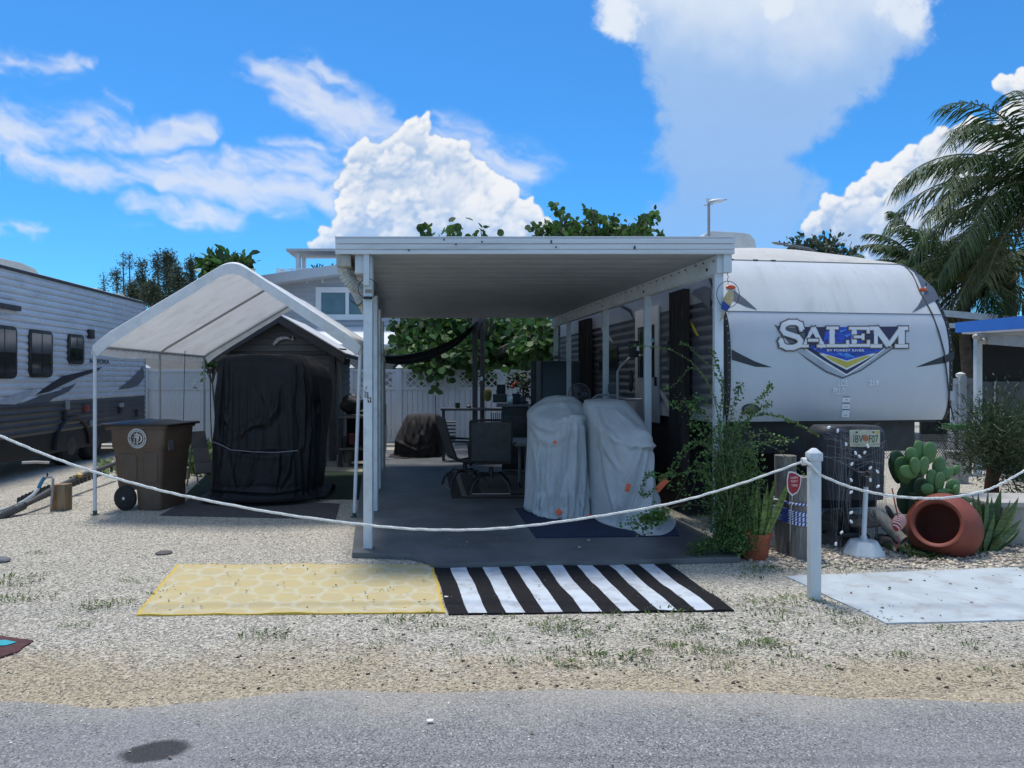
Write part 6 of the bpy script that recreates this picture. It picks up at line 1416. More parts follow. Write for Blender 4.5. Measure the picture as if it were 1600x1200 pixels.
LP = [(1295,668),(1309,673),(1322,694),(1331,725),(1330,750),(1330,769),(1330,801),(1330,815),(1315,832),(1306,850)]; LP2 = [(1337,708),(1343,713),(1351,707),(1356,697),(1360,731),(1371,737),(1360,750),(1372,760),(1387,776)]
ww = M('bulb_white', (.75,.76,.78), .4)
for pl2 in (LP, LP2):
    q = [P(a, b_, 6.06+.02*math.sin(a)) for a, b_ in pl2]; MB().tube(q, .0025, 5).build('wire', black, sl_)
    for p in q: 
        m = MB(); m.ball(p, (.0115,.010,.018), 8, 6, Matrix.Rotation(random.uniform(-1,1), 3, 'Y')); m.build('bulb', ww, sl_, smooth=True)
cw_ = M('cobweb', (.16,.18,.21), .9); m = MB()
for k in range(34):
    px = random.choice((random.gauss(1318,8), random.gauss(1378,8), random.uniform(1290,1390))); y0_ = random.uniform(668,700); y1_ = random.uniform(760,860); Yw = 6.10+random.uniform(0,.05)
    pts = [P(px+random.gauss(0,3)*t+6*math.sin(t*3+k)*t, y0_+(y1_-y0_)*t, Yw) for t in (0,.25,.5,.75,1)]; m.tube(pts, random.uniform(.0006,.0013), 3, cap=False)
for k in range(26):
    a, b_ = random.uniform(1285,1330), random.uniform(1340,1392); y0_ = random.uniform(668,720); m.tube([P(a, y0_, 6.1), P((a+b_)/2, y0_+random.uniform(2,22), 6.07), P(b_, y0_+random.uniform(-10,20), 6.1)], .0009, 3, cap=False)
m.build('fake_cobweb', cw_, kind='stuff', label='strands of grey fake cobweb hanging over the tank cover', cat='cobweb')
# clutter under the tongue: boulders, timber, chain, mesh bag
rk = M('dark_rock', (.075,.068,.06), .95, .35, 9, bump=.7, bs=22, bdist=.01); rl = M('pale_rock', (.30,.27,.23), .95, .25, 9, bump=.7, bs=22, bdist=.01)
def rock(px, py, Y, r, mat, lab, seed, grp='stones piled under the trailer tongue'):
    c_ = P(px, py, Y); m = MB()
    def fn(u, v):
        t = 2*math.pi*u; q = math.pi*(v*.998+.001); d = Vector((math.sin(q)*math.cos(t), math.sin(q)*math.sin(t), math.cos(q)))
        k = 1+.35*mnoise.noise(d*1.5+Vector((seed,0,0)))+.12*mnoise.noise(d*4+Vector((seed,0,0)))
        p = c_+Vector((d.x*r[0], d.y*r[1], d.z*r[2]))*k; 
        p = c_+Vector((d.x*r[0]*k, d.y*r[1]*k, d.z*r[2]*k)); return p
    m.grid(18, 12, fn, True); return m.build('rock', mat, label=lab, cat='rock', group=grp, smooth=True, ang=35)
rock(1300,850,6.75,(.16,.14,.11),rk,'dark rock at the foot of the shorter piling',1); rock(1325,835,6.9,(.15,.15,.10),rk,'dark rock behind the umbrella base pole',2); rock(1345,815,6.8,(.17,.12,.06),M('tan_slab', (.17,.145,.12), .9, .3, 8, bump=.5, bs=22),'flat tan rock right behind the white pole',3)
rock(1312,812,6.95,(.2,.15,.08),rk,'long dark rock under the tank cover',4); rock(1385,852,6.7,(.12,.12,.10),rk,'dark rock between umbrella base and clay jar',5); rock(1405,820,6.95,(.14,.12,.10),rl,'pale rock just left of the clay jar',6); rock(1296,822,6.9,(.13,.12,.09),rk,'small dark rock close behind the white rope post',7)
m = MB(); a, b_ = P(1362,800,6.85), P(1412,845,6.6); m.tube([a, a.lerp(b_,.35)+Vector((0,0,.02)), a.lerp(b_,.7), b_], [.06,.062,.055,.05], 14); m.build('log', M('bleached_log', (.36,.33,.28), .9, .25, 5, bump=.8, bs=30, bdist=.008), smooth=True, label='bleached log lying left of the clay jar', cat='log')
m = MB()
for k in range(14):
    a = P(1366+k*.5, 800+k*4.6, 6.55); rr = Matrix.Rotation(k*math.pi/2, 3, 'Z'); m.tube([a+rr@Vector((.012*math.cos(t), 0, .018*math.sin(t))) for t in [i*6.2832/10 for i in range(11)]], .004, 5, cap=False)
m.build('chain', dark, label='dark safety chain hanging below the tank cover', cat='chain')
mb = thing('mesh_bag', 'red and white striped net bag hanging at the clay jar', 'bag', P(1403,815,6.3)); m = MB()
def bg_(u, v): t = 2*math.pi*u; q = v; r = .062*math.sin(math.pi*(q*.9+.05))**.7; p = P(1402, 826, 6.25); return p+Vector((r*math.cos(t)+.03*q, r*.7*math.sin(t), -.02+.15*q))
m.grid(18, 12, bg_, True); 
def striped(name, c1, c2, sc_):
    mt = bpy.data.materials.new(name); mt.use_nodes = True; nt = mt.node_tree; X.nt = nt; wv2 = nt.nodes.new('ShaderNodeTexWave'); wv2.inputs['Scale'].default_value = sc_; wv2.bands_direction = 'DIAGONAL'; wv2.inputs['Distortion'].default_value = 2
    nt.links.new(nt.nodes.new('ShaderNodeTexCoord').outputs['Object'], wv2.inputs[0]); c_ = mixc(sstep(X(wv2.outputs[1]), .4, .6), c1, c2); nt.links.new(c_.k, nt.nodes['Principled BSDF'].inputs['Base Color']); nt.nodes['Principled BSDF'].inputs['Roughness'].default_value = .8; return mt
m.build('net', striped('red_net', (.30,.03,.04), (.55,.45,.42), 22), mb, smooth=True)
m = MB(); m.tube([P(1403,806,6.25), P(1398,785,6.25), P(1394,763,6.3)], .006, 5).tube([P(1402,838,6.25), P(1405,848,6.22), P(1400,858,6.22)], .007, 5); m.build('strap', M('red_strap', (.25,.04,.05), .8), mb)
MB().ball(P(1390,800,6.4), (.025,.02,.07), 8, 6, Matrix.Rotation(-.5,3,'Y')).build('hanging_scoop', black, label='small black scoop hanging beside the net bag', cat='tool', smooth=True)
# stone bench / block on the right
bb = thing('stone_block', 'carved pale concrete block at the right edge behind snake plant', 'block', (X_(1600,6.6), 6.8, 0)); bmt = M('carved_concrete', (.38,.36,.32), .9, .15, 5, bump=1.0, bs=9, bdist=.03, dirt=((.2,.19,.17), .5, 4))
MB().box(X_(1562,6.7), X_(1760,6.7), 6.66, 7.1, 0, .36).build('block', bmt, bb, bevel=.02); MB().box(X_(1535,6.7), X_(1770,6.7), 6.60, 7.16, .362, .41).build('coping', M('coping', (.40,.38,.34), .9, .1, 5, bump=.4, bs=40), bb, bevel=.01)
# ================================================================ prickly pear
cact = thing('cactus', 'bright green paddle cactus between tank cover and clay jar', 'cactus', G(1430, 862)); padm = M('cactus_pad', (.075,.165,.045), .5, .15, 5, bump=.2, bs=60); padd = M('cactus_pad_dark', (.035,.075,.035), .5, .2, 5)
pads = [(1420,758,15,26,.05,6.9,1),(1412,735,13,22,-.2,6.75,0),(1405,722,12,20,-.5,6.8,1),(1427,722,16,19,.1,6.72,0),(1436,705,10.5,17,-.05,6.70,0),(1452,708,11.5,18,.15,6.68,0),(1425,712,11,14,-.5,6.66,0),(1420,738,17,11,.25,6.6,0),(1430,728,9,14,-.1,6.58,0),(1444,728,9.5,15,.1,6.62,0),(1467,730,10,17,.1,6.72,0),(1478,741,16,9,-.5,6.7,0),(1456,748,8.5,15,.0,6.62,0),(1468,754,9,17,.12,6.6,0),(1493,735,6,9,.5,6.75,0),(1488,762,11,14,.3,6.62,0),(1494,766,6.5,9,.1,6.55,0),(1478,772,16,9,.2,6.58,0),(1440,768,13,22,.0,6.85,1),(1460,772,13,18,.1,6.8,1),(1415,780,14,24,.1,6.9,1),(1432,745,12,16,.1,6.9,1),(1398,735,8,22,-.3,6.95,1),(1500,785,14,12,.3,6.6,0),(1449,765,10,10,-.2,6.58,0)]
for (px, py, a, b_, ro, Y, dk) in pads:
    c_ = P(px, py, Y); k = Y/F; m = MB(); rot = Matrix.Rotation(ro, 3, 'Y') @ Matrix.Rotation(random.uniform(-.35,.35), 3, 'Z')
    def fn(u, v):
        t = 2*math.pi*u; q = math.pi*(v*.998+.001); x = math.sin(q)*math.cos(t); y = math.sin(q)*math.sin(t); z = math.cos(q); x *= (1+.12*z); return c_ + rot @ Vector((x*a*k, y*.022, z*b_*k))
    m.grid(18, 12, fn, True); m.build('pad', padd if dk else padm, cact, smooth=True)
MB().tube([G(1428,858), P(1424,800,6.85), P(1424,770,6.85)], [.05,.04,.035], 10).build('stem', padd, cact, smooth=True)
gc = [(random.uniform(X_(1405,6.5), X_(1440,6.5)), random.uniform(6.2,6.5), random.uniform(.8,1.6)) for _ in range(22)]
tufts('ground_cover', gc, M('ground_cover_green', (.045,.08,.03), .7, .3, 5, island=.4, transl=.25), n=20, h=.05, spread=.06)
# ================================================================ left edging and plumbing
ed = thing('garden_edging', 'black toothed plastic edging along the left trailer gravel', 'edging', G(120,760))
for k in range(26):
    t = k/26; px = 30+150*t; a = G(px, 797-62*t**.9); 
    if abs(px-92) < 14: continue
    m = MB(frame(a, LY, -LX)); m.prism([(-.035,0),(.035,0),(.035,.10),(.022,.15),(-.022,.15),(-.035,.10)], (0,-.01,0), (1,0,0), (0,0,1), (0,.02,0)); m.build('edging_tooth', black, ed)
tpz = thing('timber_post', 'short sawn timber stump beside the water tap', 'post', G(92,798)); c_ = G(92,798)
MB().box(c_.x-.085, c_.x-.022, c_.y, c_.y+.12, 0, .30).build('plank', M('orange_timber', (.28,.13,.045), .8, .3, 4, stretch=(8,8,1)), tpz, bevel=.004)
MB().box(c_.x-.018, c_.x+.085, c_.y-.02, c_.y+.12, 0, .305).build('stump', M('grey_timber', (.22,.16,.095), .85, .3, 4, stretch=(8,8,1)), tpz, bevel=.006)
tap = thing('water_tap', 'standpipe tap with a pale blue ended hose attached', 'tap', G(81,795)); Yp = 8.35
MB().tube([G(80,797)+Vector((0,.0,0)), P(82,765,Yp), P(83,748,Yp), P(80,745,Yp), P(70,746,Yp)], .014, 8).build('pipe', M('pipe_grey', (.28,.30,.33), .5), tap, smooth=True); MB().tube([P(74,745,Yp), P(74,739,Yp)], .01, 6).build('valve', dark, tap)
MB().tube([P(70,746,Yp), P(66,751,Yp-.02), P(60,763,Yp-.05)], .020, 10).build('hose_end', M('hose_blue', (.02,.16,.28), .5), tap, smooth=True)
MB().tube([P(60,763,Yp-.05), P(52,773,Yp-.1), P(38,783,Yp-.15), P(18,793,Yp-.2), P(-10,800,Yp-.25), P(-50,803,Yp-.2)], .019, 10).build('hose', M('hose_white', (.50,.54,.55), .6), tap, smooth=True)
sw2 = [P(-30,812,7.85), P(0,806,7.95), P(25,795,8.1), P(50,783,8.35), P(75,768,8.75), P(100,756,9.2), P(125,744,9.7), P(150,735,10.2), P(185,722,11.0)]; q = []
for a, b_ in zip(sw2, sw2[1:]):
    for k in range(12): q.append(a.lerp(b_, k/12))
MB().tube(q, [(.048+.006*(i % 2))*(1 if i < 30 else .6) for i in range(len(q))], 10).build('sewer_hose', M('hose_grey', (.06,.062,.065), .6), smooth=True, label='dark ribbed waste hose running along the left trailer', cat='hose')
MB().ball(P(124,742.5,9.55), (.05,.04,.03), 10, 6).build('yellow_clamp', M('yellow_fitting', (.50,.33,.08), .5), label='yellow fitting on the dark hose by the trailer wheels', cat='fitting', smooth=True)
MB().tube([P(34,723,10.5), P(55,722,10.6), P(77,723,10.7)], .02, 8).build('pvc_pipe', M('pvc', (.4,.4,.38), .5), smooth=True, label='short pale pipe under the left trailer', cat='pipe')
# sling chair behind the bin
def slingchair(name, lab, frp, fabm, frm, parts='rocker'):
    pass
lc = thing('lounge_chair', 'taupe sling garden chair between the bin and the black cover', 'chair', G(300, 758)); tau = M('taupe_sling', (.085,.078,.07), .9, .15, 10, bump=.3, bs=200); fra = M('champagne_frame', (.22,.21,.19), .4, metal=.3); Yl = 10.2
def sheet(pts, t, name, mat, par): 
    m = MB(); A = [m.pt(p) for p in pts]; m.face(*A); 
    n_ = (Vector(pts[1])-Vector(pts[0])).cross(Vector(pts[2])-Vector(pts[0])).normalized()*t; B = [m.pt(Vector(p)+n_) for p in pts]; m.face(*B[::-1])
    for i in range(len(A)): m.face(A[i], A[(i+1)%len(A)], B[(i+1)%len(A)], B[i])
    return m.build(name, mat, par, bevel=.002)
sheet([P(289,675,Yl), P(320,673,Yl), P(325,699,Yl-.1), P(300,699,Yl-.1)], .012, 'backrest', tau, lc); sheet([P(300,699,Yl-.1), P(325,699,Yl-.1), P(330,722,Yl-.35), P(304,724,Yl-.35)], .012, 'backrest', tau, lc); sheet([P(304,724,Yl-.35), P(335,722,Yl-.35), P(338,738,Yl-.6), P(306,739,Yl-.6)], .015, 'seat', tau, lc)
MB().tube([P(288,673,Yl), P(294,692,Yl-.05), P(299,700,Yl-.1), P(296,730,Yl-.15), P(292,759,Yl-.1)], .011, 7).build('frame', fra, lc, smooth=True)
MB().tube([P(304,726,Yl-.35), P(308,745,Yl-.5), P(310,758,Yl-.6)], .011, 7).build('leg', fra, lc, smooth=True)
# ================================================================ patio furniture in the shade
al = M('bronze_frame', (.035,.030,.028), .4, .2, 10); slg = M('grey_sling', (.075,.072,.068), .85, .15, 12, bump=.3, bs=200)
def swivel(o, ang, lab):
    """swivel rocker, local frame: x right, y towards the front of the seat"""
    t = thing('patio_chair', lab, 'chair', o, 'sling patio chairs'); c_, s_ = math.cos(ang), math.sin(ang); fr_ = frame(o, (c_,s_,0), (-s_,c_,0))
    for sd in (-.26, .26):
        m = MB(fr_); m.tube([(sd,-.34,.95),(sd,-.30,.80),(sd,-.24,.60),(sd,-.17,.42),(sd,0,.36),(sd,.25,.40),(sd,.30,.38)], .014, 8); m.build('side_rail', al, t, smooth=True)
        m = MB(fr_); m.tube([(sd*1.06,-.27,.66),(sd*1.2,-.1,.66),(sd*1.2,.15,.64),(sd*1.15,.24,.60),(sd*1.1,.22,.42)], .014, 8); m.build('armrest', al, t, smooth=True)
    m = MB(fr_); m.grid(8, 14, lambda u, v: (-.25+.5*u, [-.335,-.30,-.24,-.19][min(3,int(v*3))]+([.035,.06,.05,0][min(3,int(v*3))])*(v*3 % 1 if v < 1 else 0), .94-.50*v)); bk_ = m.build('backrest', slg, t, smooth=True)
    m = MB(fr_); m.grid(8, 8, lambda u, v: (-.25+.5*u, -.17+.44*v, .40-.03*math.sin(math.pi*v))); m.build('seat', slg, t, smooth=True)
    m = MB(fr_); m.tube([(-.26,-.34,.95),(-.1,-.35,.965),(.1,-.35,.965),(.26,-.34,.95)], .015, 8); m.build('top_rail', al, t, smooth=True)
    m = MB(fr_); m.tube([(0,0,.34),(0,0,.20)], .03, 10); m.build('swivel_column', al, t, smooth=True)
    for k in range(4):
        a = math.pi/4+k*math.pi/2; d = Vector((math.cos(a), math.sin(a), 0)); m = MB(fr_); m.tube([Vector((0,0,.24)), d*.18+Vector((0,0,.25)), d*.32+Vector((0,0,.14)), d*.36+Vector((0,0,.03))], .016, 8); m.build('leg', al, t, smooth=True)
    m = MB(fr_); m.tube([(-.25,-.25,.03),(.25,-.25,.03)], .008, 6); m.build('stretcher', chrome, t, smooth=True)
    return t
p = G(768, 766, .055); swivel(Vector((p.x, 9.35, .055)), .03, 'sling patio chair seen from behind with dark mesh back')
p = G(735, 756, .055); swivel(Vector((p.x-.05, 9.75, .055)), -1.25, 'sling patio chair turned sideways left of the other chair')
tb = thing('patio_table', 'patio table with pale edge behind the covered motorcycles', 'table', (X_(835,10.1), 10.1, .055)); ztt = Z_(689,10.0)
m = MB(); m.box(X_(786,9.7), X_(905,9.7), 9.7, 10.6, ztt-.05, ztt); m.build('tabletop', M('table_edge', (.26,.26,.25), .5, .1, 5), tb, bevel=.012)
for px, Y in ((812,9.85),(880,9.85),(822,10.5),(890,10.5)):
    a = P(px, 700, Y); m = MB(); m.tube([Vector((a.x, Y, ztt-.05)), Vector((a.x, Y, .12))], .022, 8); lg = m.build('leg', M('leg_grey', (.20,.20,.20), .5), tb, smooth=True); m = MB(); m.lathe([(.02,-.012),(.038,-.01),(.038,.01),(.02,.012)], 14, (a.x, Y, .094), (1,0,0), (0,1,0)); m.build('caster', black, lg, smooth=True)
bt = thing('bar_table', 'narrow dark bar height table standing along the fence', 'table', (X_(735,13), 13.2, .055)); zt2 = Z_(638,13.0)
m = MB(); m.box(X_(688,13.0), X_(792,13.0), 13.0, 13.4, zt2-.045, zt2); m.build('tabletop', M('bar_top', (.10,.10,.11), .35), bt, bevel=.01)
for px in (693, 786): 
    for Y in (13.05, 13.33): m = MB(); m.bar(P(px,640,Y), Vector((X_(px,Y), Y, .055)), .05, .04); m.build('leg', dark, bt)
m = MB(); 
for k in range(6): m.bar(P(768+k*3,645,13.1), P(768+k*3,668,13.1), .014, .014)
m.build('end_grille', dark, bt)
a = P(715, 638, 13.15); MB().lathe([(.04,0),(.045,.10),(.03,.10)], 12, a).build('green_cup', M('cup_green', (.03,.05,.015), .5), smooth=True, label='small dark green cup on the bar table', cat='cup')
a = P(732.5, 638, 13.15); MB().lathe([(.03,.0),(.045,.02),(.04,.05),(.015,.07),(.0,.10)], 12, a).build('glass_lantern', M('lantern_glass', (.15,.16,.17), .2), smooth=True, label='small pale lantern on the bar table', cat='lantern')
# potted shoot in front of the fence
ps = thing('seedling', 'single leafy shoot on a thin stem in front of the fence', 'plant', P(681,690,13.9)); MB().tube([P(681,700,13.9), P(681,640,13.9), P(680,618,13.9)], .008, 6).build('stem', M('stem_green', (.04,.06,.02), .7), ps, smooth=True)
for (px, py, r_) in ((674,612,.6),(682,609,1.8),(687,613,-.3),(678,606,2.6)):
    c_ = P(px, py, 13.9); V = leafset(np.array([list(c_)]), np.array([[math.cos(r_), 0, math.sin(r_)]]), np.array([[.2,-1,.2]]), [.15], [.11]); polys('leaf', V, green, ps)
ws = thing('lounge_stack', 'stack of grey slatted folding chairs beyond the bar table leg', 'chairs', P(705,700,13.5))
for k in range(6): a = P(704, 660+k*5.5, 13.6); MB().box(a.x-.09, a.x+.09, 13.6, 13.75, a.z-.012, a.z+.012).build('slat', M('slat_grey', (.16,.16,.16), .6), ws)
# smoker / cabinet
gq = thing('gas_grill', 'black lidded grill cabinet under the lattice fence', 'grill', (X_(805,11.6), 11.6, .055)); Yg = 11.4
MB().box(X_(784,Yg), X_(826,Yg), Yg, Yg+.5, .10, Z_(636,Yg)).build('cabinet', black, gq, bevel=.01); MB().box(X_(776,Yg), X_(827,Yg), Yg-.03, Yg+.53, Z_(636,Yg)+.002, Z_(632,Yg)).build('shelf', M('grill_shelf', (.11,.11,.115), .35), gq, bevel=.004)
for k in range(2): MB().box(X_(788,Yg), X_(822,Yg), Yg-.02, Yg-.002, .2+k*.4, .55+k*.4).build('door', dark, gq, bevel=.006)
a = P(783,610,12.2); bp = thing('leaning_paddle', 'dark woven square fan hanging on the fence', 'decoration', a); MB().box(a.x-.075, a.x+.075, 12.2, 12.23, a.z-.10, a.z+.10).build('panel', M('woven_dark', (.03,.032,.035), .7, .5, 60), bp, bevel=.02)
a = P(762,617,12.9); MB().ball(a, (.075,.05,.12), 14, 10).build('yellow_bottle', M('muted_yellow', (.24,.22,.05), .6, .1), smooth=True, label='yellow green hanging gourd shape beside the twin posts', cat='decoration')
bx_ = thing('storage_boxes', 'dark boxes and bottles heaped on the grill shelf', 'clutter', P(795,620,12)); 
for (pa, pb, ya, yb, c_) in ((770,792,616,629,dark),(793,802,618,631,chrome),(800,812,615,631,M('navy_box', (.015,.02,.045), .6)),(812,822,620,631,dark)):
    MB().box(X_(pa,11.7), X_(pb,11.7), 11.7, 11.9, Z_(yb,11.7), Z_(ya,11.7)).build('box', c_, bx_, bevel=.01)
# climbing plant with small flowers hanging at lattice
C, D, Nn, L, W = [], [], [], [], []
for _ in range(320):
    px = random.gauss(818, 9) if random.random() < .6 else random.uniform(790,826); py = random.uniform(585, 645) if px > 808 else random.uniform(585,606); c_ = P(px, py, 13.2+random.uniform(-.1,.1)); C.append(list(c_)); D.append([random.gauss(0,1), random.gauss(0,1), random.gauss(-.3,1)]); Nn.append([random.gauss(0,1), -1, random.gauss(0,1)]); L.append(random.uniform(.05,.09)); W.append(random.uniform(.03,.05))
vn = thing('climbing_vine', 'small leafed vine with red blooms climbing the right lattice', 'vine', P(815,690,13.2)); polys('foliage', leafset(C, D, Nn, L, W), M('vine_green', (.03,.055,.02), .6, .3, 5, island=.4), vn)
fm = MB()
for (px, py) in ((803,601),(800,605),(806,599)): fm.ball(P(px,py,13.0), .03, 6, 5)
fm.build('flowers', M('red_bloom', (.40,.06,.05), .7), vn); MB().tube([P(822,690,13.2), P(820,640,13.2), P(816,600,13.2), P(806,590,13.2)], .012, 5).build('stem', M('vine_stem', (.06,.05,.03), .8), vn)
# fridge-like tall dark cabinet and folded boards
fg = thing('outdoor_cabinet', 'tall blank navy black cabinet against the trailer side', 'cabinet', (X_(882,12.0), 12.2, .055)); Yc = 11.95
MB().box(X_(847,Yc), X_(917,Yc), Yc, Yc+.6, .06, Z_(564,Yc)).build('body', M('navy_black', (.012,.015,.026), .4, .1), fg, bevel=.012); MB().box(X_(849,Yc), X_(915,Yc), Yc-.02, Yc-.003, .1, Z_(566,Yc)).build('door', M('navy_black_door', (.013,.017,.030), .35, .1), fg, bevel=.006)
for a, b_, cc in ((830,838,dark),(838,846,M('board_grey', (.17,.18,.20), .6, .1, 5))):
    MB().box(X_(a,12.0), X_(b_,12.0), 12.0, 12.4, .055, Z_(564,12.0)).build('folded_panel', cc, label=('dark' if cc is dark else 'grey')+' tall folded panel standing left of the navy cabinet', cat='panel', bevel=.006)
a = P(869, 560, 12.2); MB().ball(a+Vector((0,0,.02)), (.09,.08,.03), 10, 6).build('cloth_heap', M('pale_cloth', (.2,.2,.2), .9), label='crumpled pale cloth on top of the navy cabinet', cat='cloth')
# fan
fa = thing('pedestal_fan', 'round grey pedestal fan behind the covered motorcycles', 'fan', (X_(905,9.6), 9.6, .055)); c_ = P(905,616,9.6); m = MB()
for r_ in (.03,.06,.09,.12,.145): m.tube([c_+Vector((r_*math.cos(t), 0, r_*math.sin(t))) for t in [i*6.2832/28 for i in range(29)]], .003 if r_ < .14 else .006, 4, cap=False)
for k in range(24): t = k*math.pi/12; m.tube([c_+Vector((.03*math.cos(t), 0, .03*math.sin(t))), c_+Vector((.145*math.cos(t), 0, .145*math.sin(t)))], .0018, 3)
m.build('guard', M('fan_grey', (.16,.15,.17), .5), fa)
for k in range(3):
    t = k*2.094; m = MB(); m.ball(c_+Vector((.07*math.cos(t), .03, .07*math.sin(t))), (.06,.006,.035), 10, 6, Matrix.Rotation(-t, 3, 'Y')); m.build('blade', M('fan_blade', (.10,.10,.12), .4), fa, smooth=True)
MB().ball(c_+Vector((0,.08,0)), (.05,.07,.05), 10, 8).build('motor', dark, fa, smooth=True); MB().tube([c_+Vector((0,.08,-.04)), Vector((c_.x, 9.68, .08))], .014, 8).build('pole', dark, fa); MB().lathe([(.17,0),(.17,.02),(.03,.035)], 20, (c_.x, 9.68, .056)).build('base', dark, fa, smooth=True)
# stair handrail and steps at the trailer door
hr = thing('stair_handrail', 'pale bent tube handrail at the trailer door steps', 'handrail', (X_(965,9.4), 9.4, .055)); hm_ = M('handrail_grey', (.36,.37,.38), .4)
MB().tube([P(965,690,9.2), P(965,640,9.2), P(965,581,9.2), P(969,573,9.2), P(985,558,9.25), P(999,556,9.3), P(1002,556,9.4)], .016, 9).build('rail', hm_, hr, smooth=True)
MB().tube([P(914,632,9.1), P(920,627,9.1), P(934,617,9.15), P(966,617,9.2)], .012, 8).tube([P(966,620,9.2), P(975,624,9.2), P(1002,624,9.3)], .013, 8).build('side_arm', hm_, hr, smooth=True)
for k in range(3): MB().box(X_(966,9.2), X_(966,9.2)+.32, 9.1+.0, 9.75, .20+k*.22, .235+k*.22).build('step', dark, hr, bevel=.004)
a = P(956,606,9.7); MB().box(a.x-.05, a.x+.05, 9.7, 9.72, a.z-.06, a.z+.05).build('vent_box', M('box_grey', (.10,.11,.12), .6), label='small slatted grey box by the trailer steps', cat='box', bevel=.003)
ex = thing('fire_extinguisher_box', 'dark box with white label hung by the trailer door', 'box', P(990,545,8.9)); a = P(991,545,8.95)
MB().box(a.x-.06, a.x+.06, 8.95, 9.05, a.z-.10, a.z+.10).build('case', black, ex, bevel=.01); a = P(997,544,8.93); MB().box(a.x-.014, a.x+.014, 8.93, 8.945, a.z-.032, a.z+.032).build('label_sticker', ww, ex)
a = P(986,595,8.95); MB().ball(a, (.03,.03,.14), 10, 8).build('hanging_bag', black, label='narrow dark bag hanging below the box by the door', cat='bag', smooth=True)
# twin posts with shade sail
tw = thing('pergola_posts', 'pair of grey timber posts with a diagonal brace beyond the pad', 'posts', (X_(748,13.3), 13.3, 0)); tg = M('grey_wood_dark', (.13,.125,.13), .8, .15, 4, stretch=(6,6,1)); Yq2 = 13.3
for a, b_ in ((738,746),(750,757)): MB().box(X_(a,Yq2), X_(b_,Yq2), Yq2, Yq2+.09, 0, Z_(487,Yq2)).build('post', tg, tw, bevel=.004)
MB().bar(P(742,512,Yq2-.03), P(757,492,Yq2-.03), .05, .10).bar(P(700,491,Yq2+.3), P(757,491,Yq2+.3), .06, .09).build('brace', tg, tw)
a = P(752.5, 591, Yq2); MB().box(a.x-.022, a.x+.022, Yq2-.012, Yq2-.003, a.z-.04, a.z+.03).build('socket', chrome, tw)
MB().prism([(0,0),(.11,0),(0,-.12)], P(701,487,13.6), (1,0,0), (0,0,1), (0,.05,0)).build('bracket', white, label='white triangle bracket at the far edge of the carport roof', cat='bracket')
hmk = thing('shade_sail', 'dark rolled shade cloth sagging from the carport to the twin posts', 'shade cloth', P(650,555,12.6)); m = MB(); A = []
curve = [(596,557),(620,556.5),(640,554),(660,549.5),(680,543),(700,534),(718,524),(732,514),(746,502)]; cu2 = []
for a, b_ in zip(curve, curve[1:]):
    for k in range(4): cu2.append((a[0]+(b_[0]-a[0])*k/4, a[1]+(b_[1]-a[1])*k/4))
cu2.append(curve[-1]); n_ = len(cu2)
def sail(u, v):
    i = min(n_-1, int(round(u*(n_-1)))); px, py = cu2[i]; Y = 12.0+1.2*u; th = 6+12*math.sin(math.pi*min(1,u*1.05))**.5
    return P(px, py+(v-.0)*th*(1-u*.2), Y+.20*math.sin(v*math.pi)*1.0-.0)+Vector((0, -.05+.5*v*(1-v), 0))
m.grid(n_, 8, sail); m.grid(n_, 5, lambda u, v: sail(u, 0)+Vector((0, .4*v, .03*v))); m.build('cloth', M('shade_cloth', (.10,.10,.105), .9, .2, 8, bump=.3, bs=50), hmk, smooth=True, fix=False)
MB().tube([P(746,502,13.2), P(756,490,13.3)], .008, 5).build('cord', dark, hmk)
# clutter right of the shed: shelf bench, bags, pipes in a block
wb = thing('work_bench', 'dark work bench with a shelf beside the shed', 'bench', (X_(545,12.6), 12.6, 0)); Yw = 12.5
for z_ in (Z_(650,Yw), Z_(700,Yw)): MB().box(X_(530,Yw), X_(578,Yw), Yw, Yw+.5, z_-.04, z_).build('shelf', M('bench_grey', (.12,.11,.11), .7), wb)
for px in (531, 576): MB().box(X_(px,Yw)-.03, X_(px,Yw)+.03, Yw+.01, Yw+.06, 0, Z_(650,Yw)-.04).build('leg', dark, wb)
MB().box(X_(531,Yw), X_(577,Yw), Yw+.52, Yw+.56, .05, Z_(645,Yw)).build('back_panel', black, wb)
rock(549,631,12.7,(.20,.16,.17),MC['black_plastic'],'rounded black bag on top of the work bench',15,None)['category'] = 'bag'
for px, py, r_, c_, lb in ((545,712,.1,rk,'dark bucket under the work bench'),(552,685,.09,M('muted_red', (.10,.03,.03), .8),'dull red bundle on the bench shelf'),(538,690,.08,dark,'dark tool case on the bench shelf')):
    a = P(px, py, 12.6); MB().lathe([(r_*.8,-.1),(r_,.08),(r_*.9,.09)], 12, a).build('bucket' if 'bucket' in lb else 'bundle', c_, label=lb, cat='container', smooth=True)
cb2 = thing('cinder_block', 'concrete block holding upright grey pipes beside the shed', 'concrete block', G(536,728)); a = G(536, 729)
MB().box(a.x-.11, a.x+.10, a.y, a.y+.2, 0, .20).build('block', MC['cinder_block'], cb2, bevel=.008)
m = MB(); 
for k, (pa, pb) in enumerate(((526,533),(529,536),(531,537))): MB().tube([P(pa,562+k*3,a.y+.05), P((pa+pb)/2+.5,640,a.y+.08), P(pb,712,a.y+.1)], .024, 9).build('pipe', M('pipe_taupe', (.17,.165,.16), .6), label='tall grey pipe %s in the concrete block by the shed' % ('standing leftmost','standing in the middle','standing rightmost')[k], cat='pipe', smooth=True)
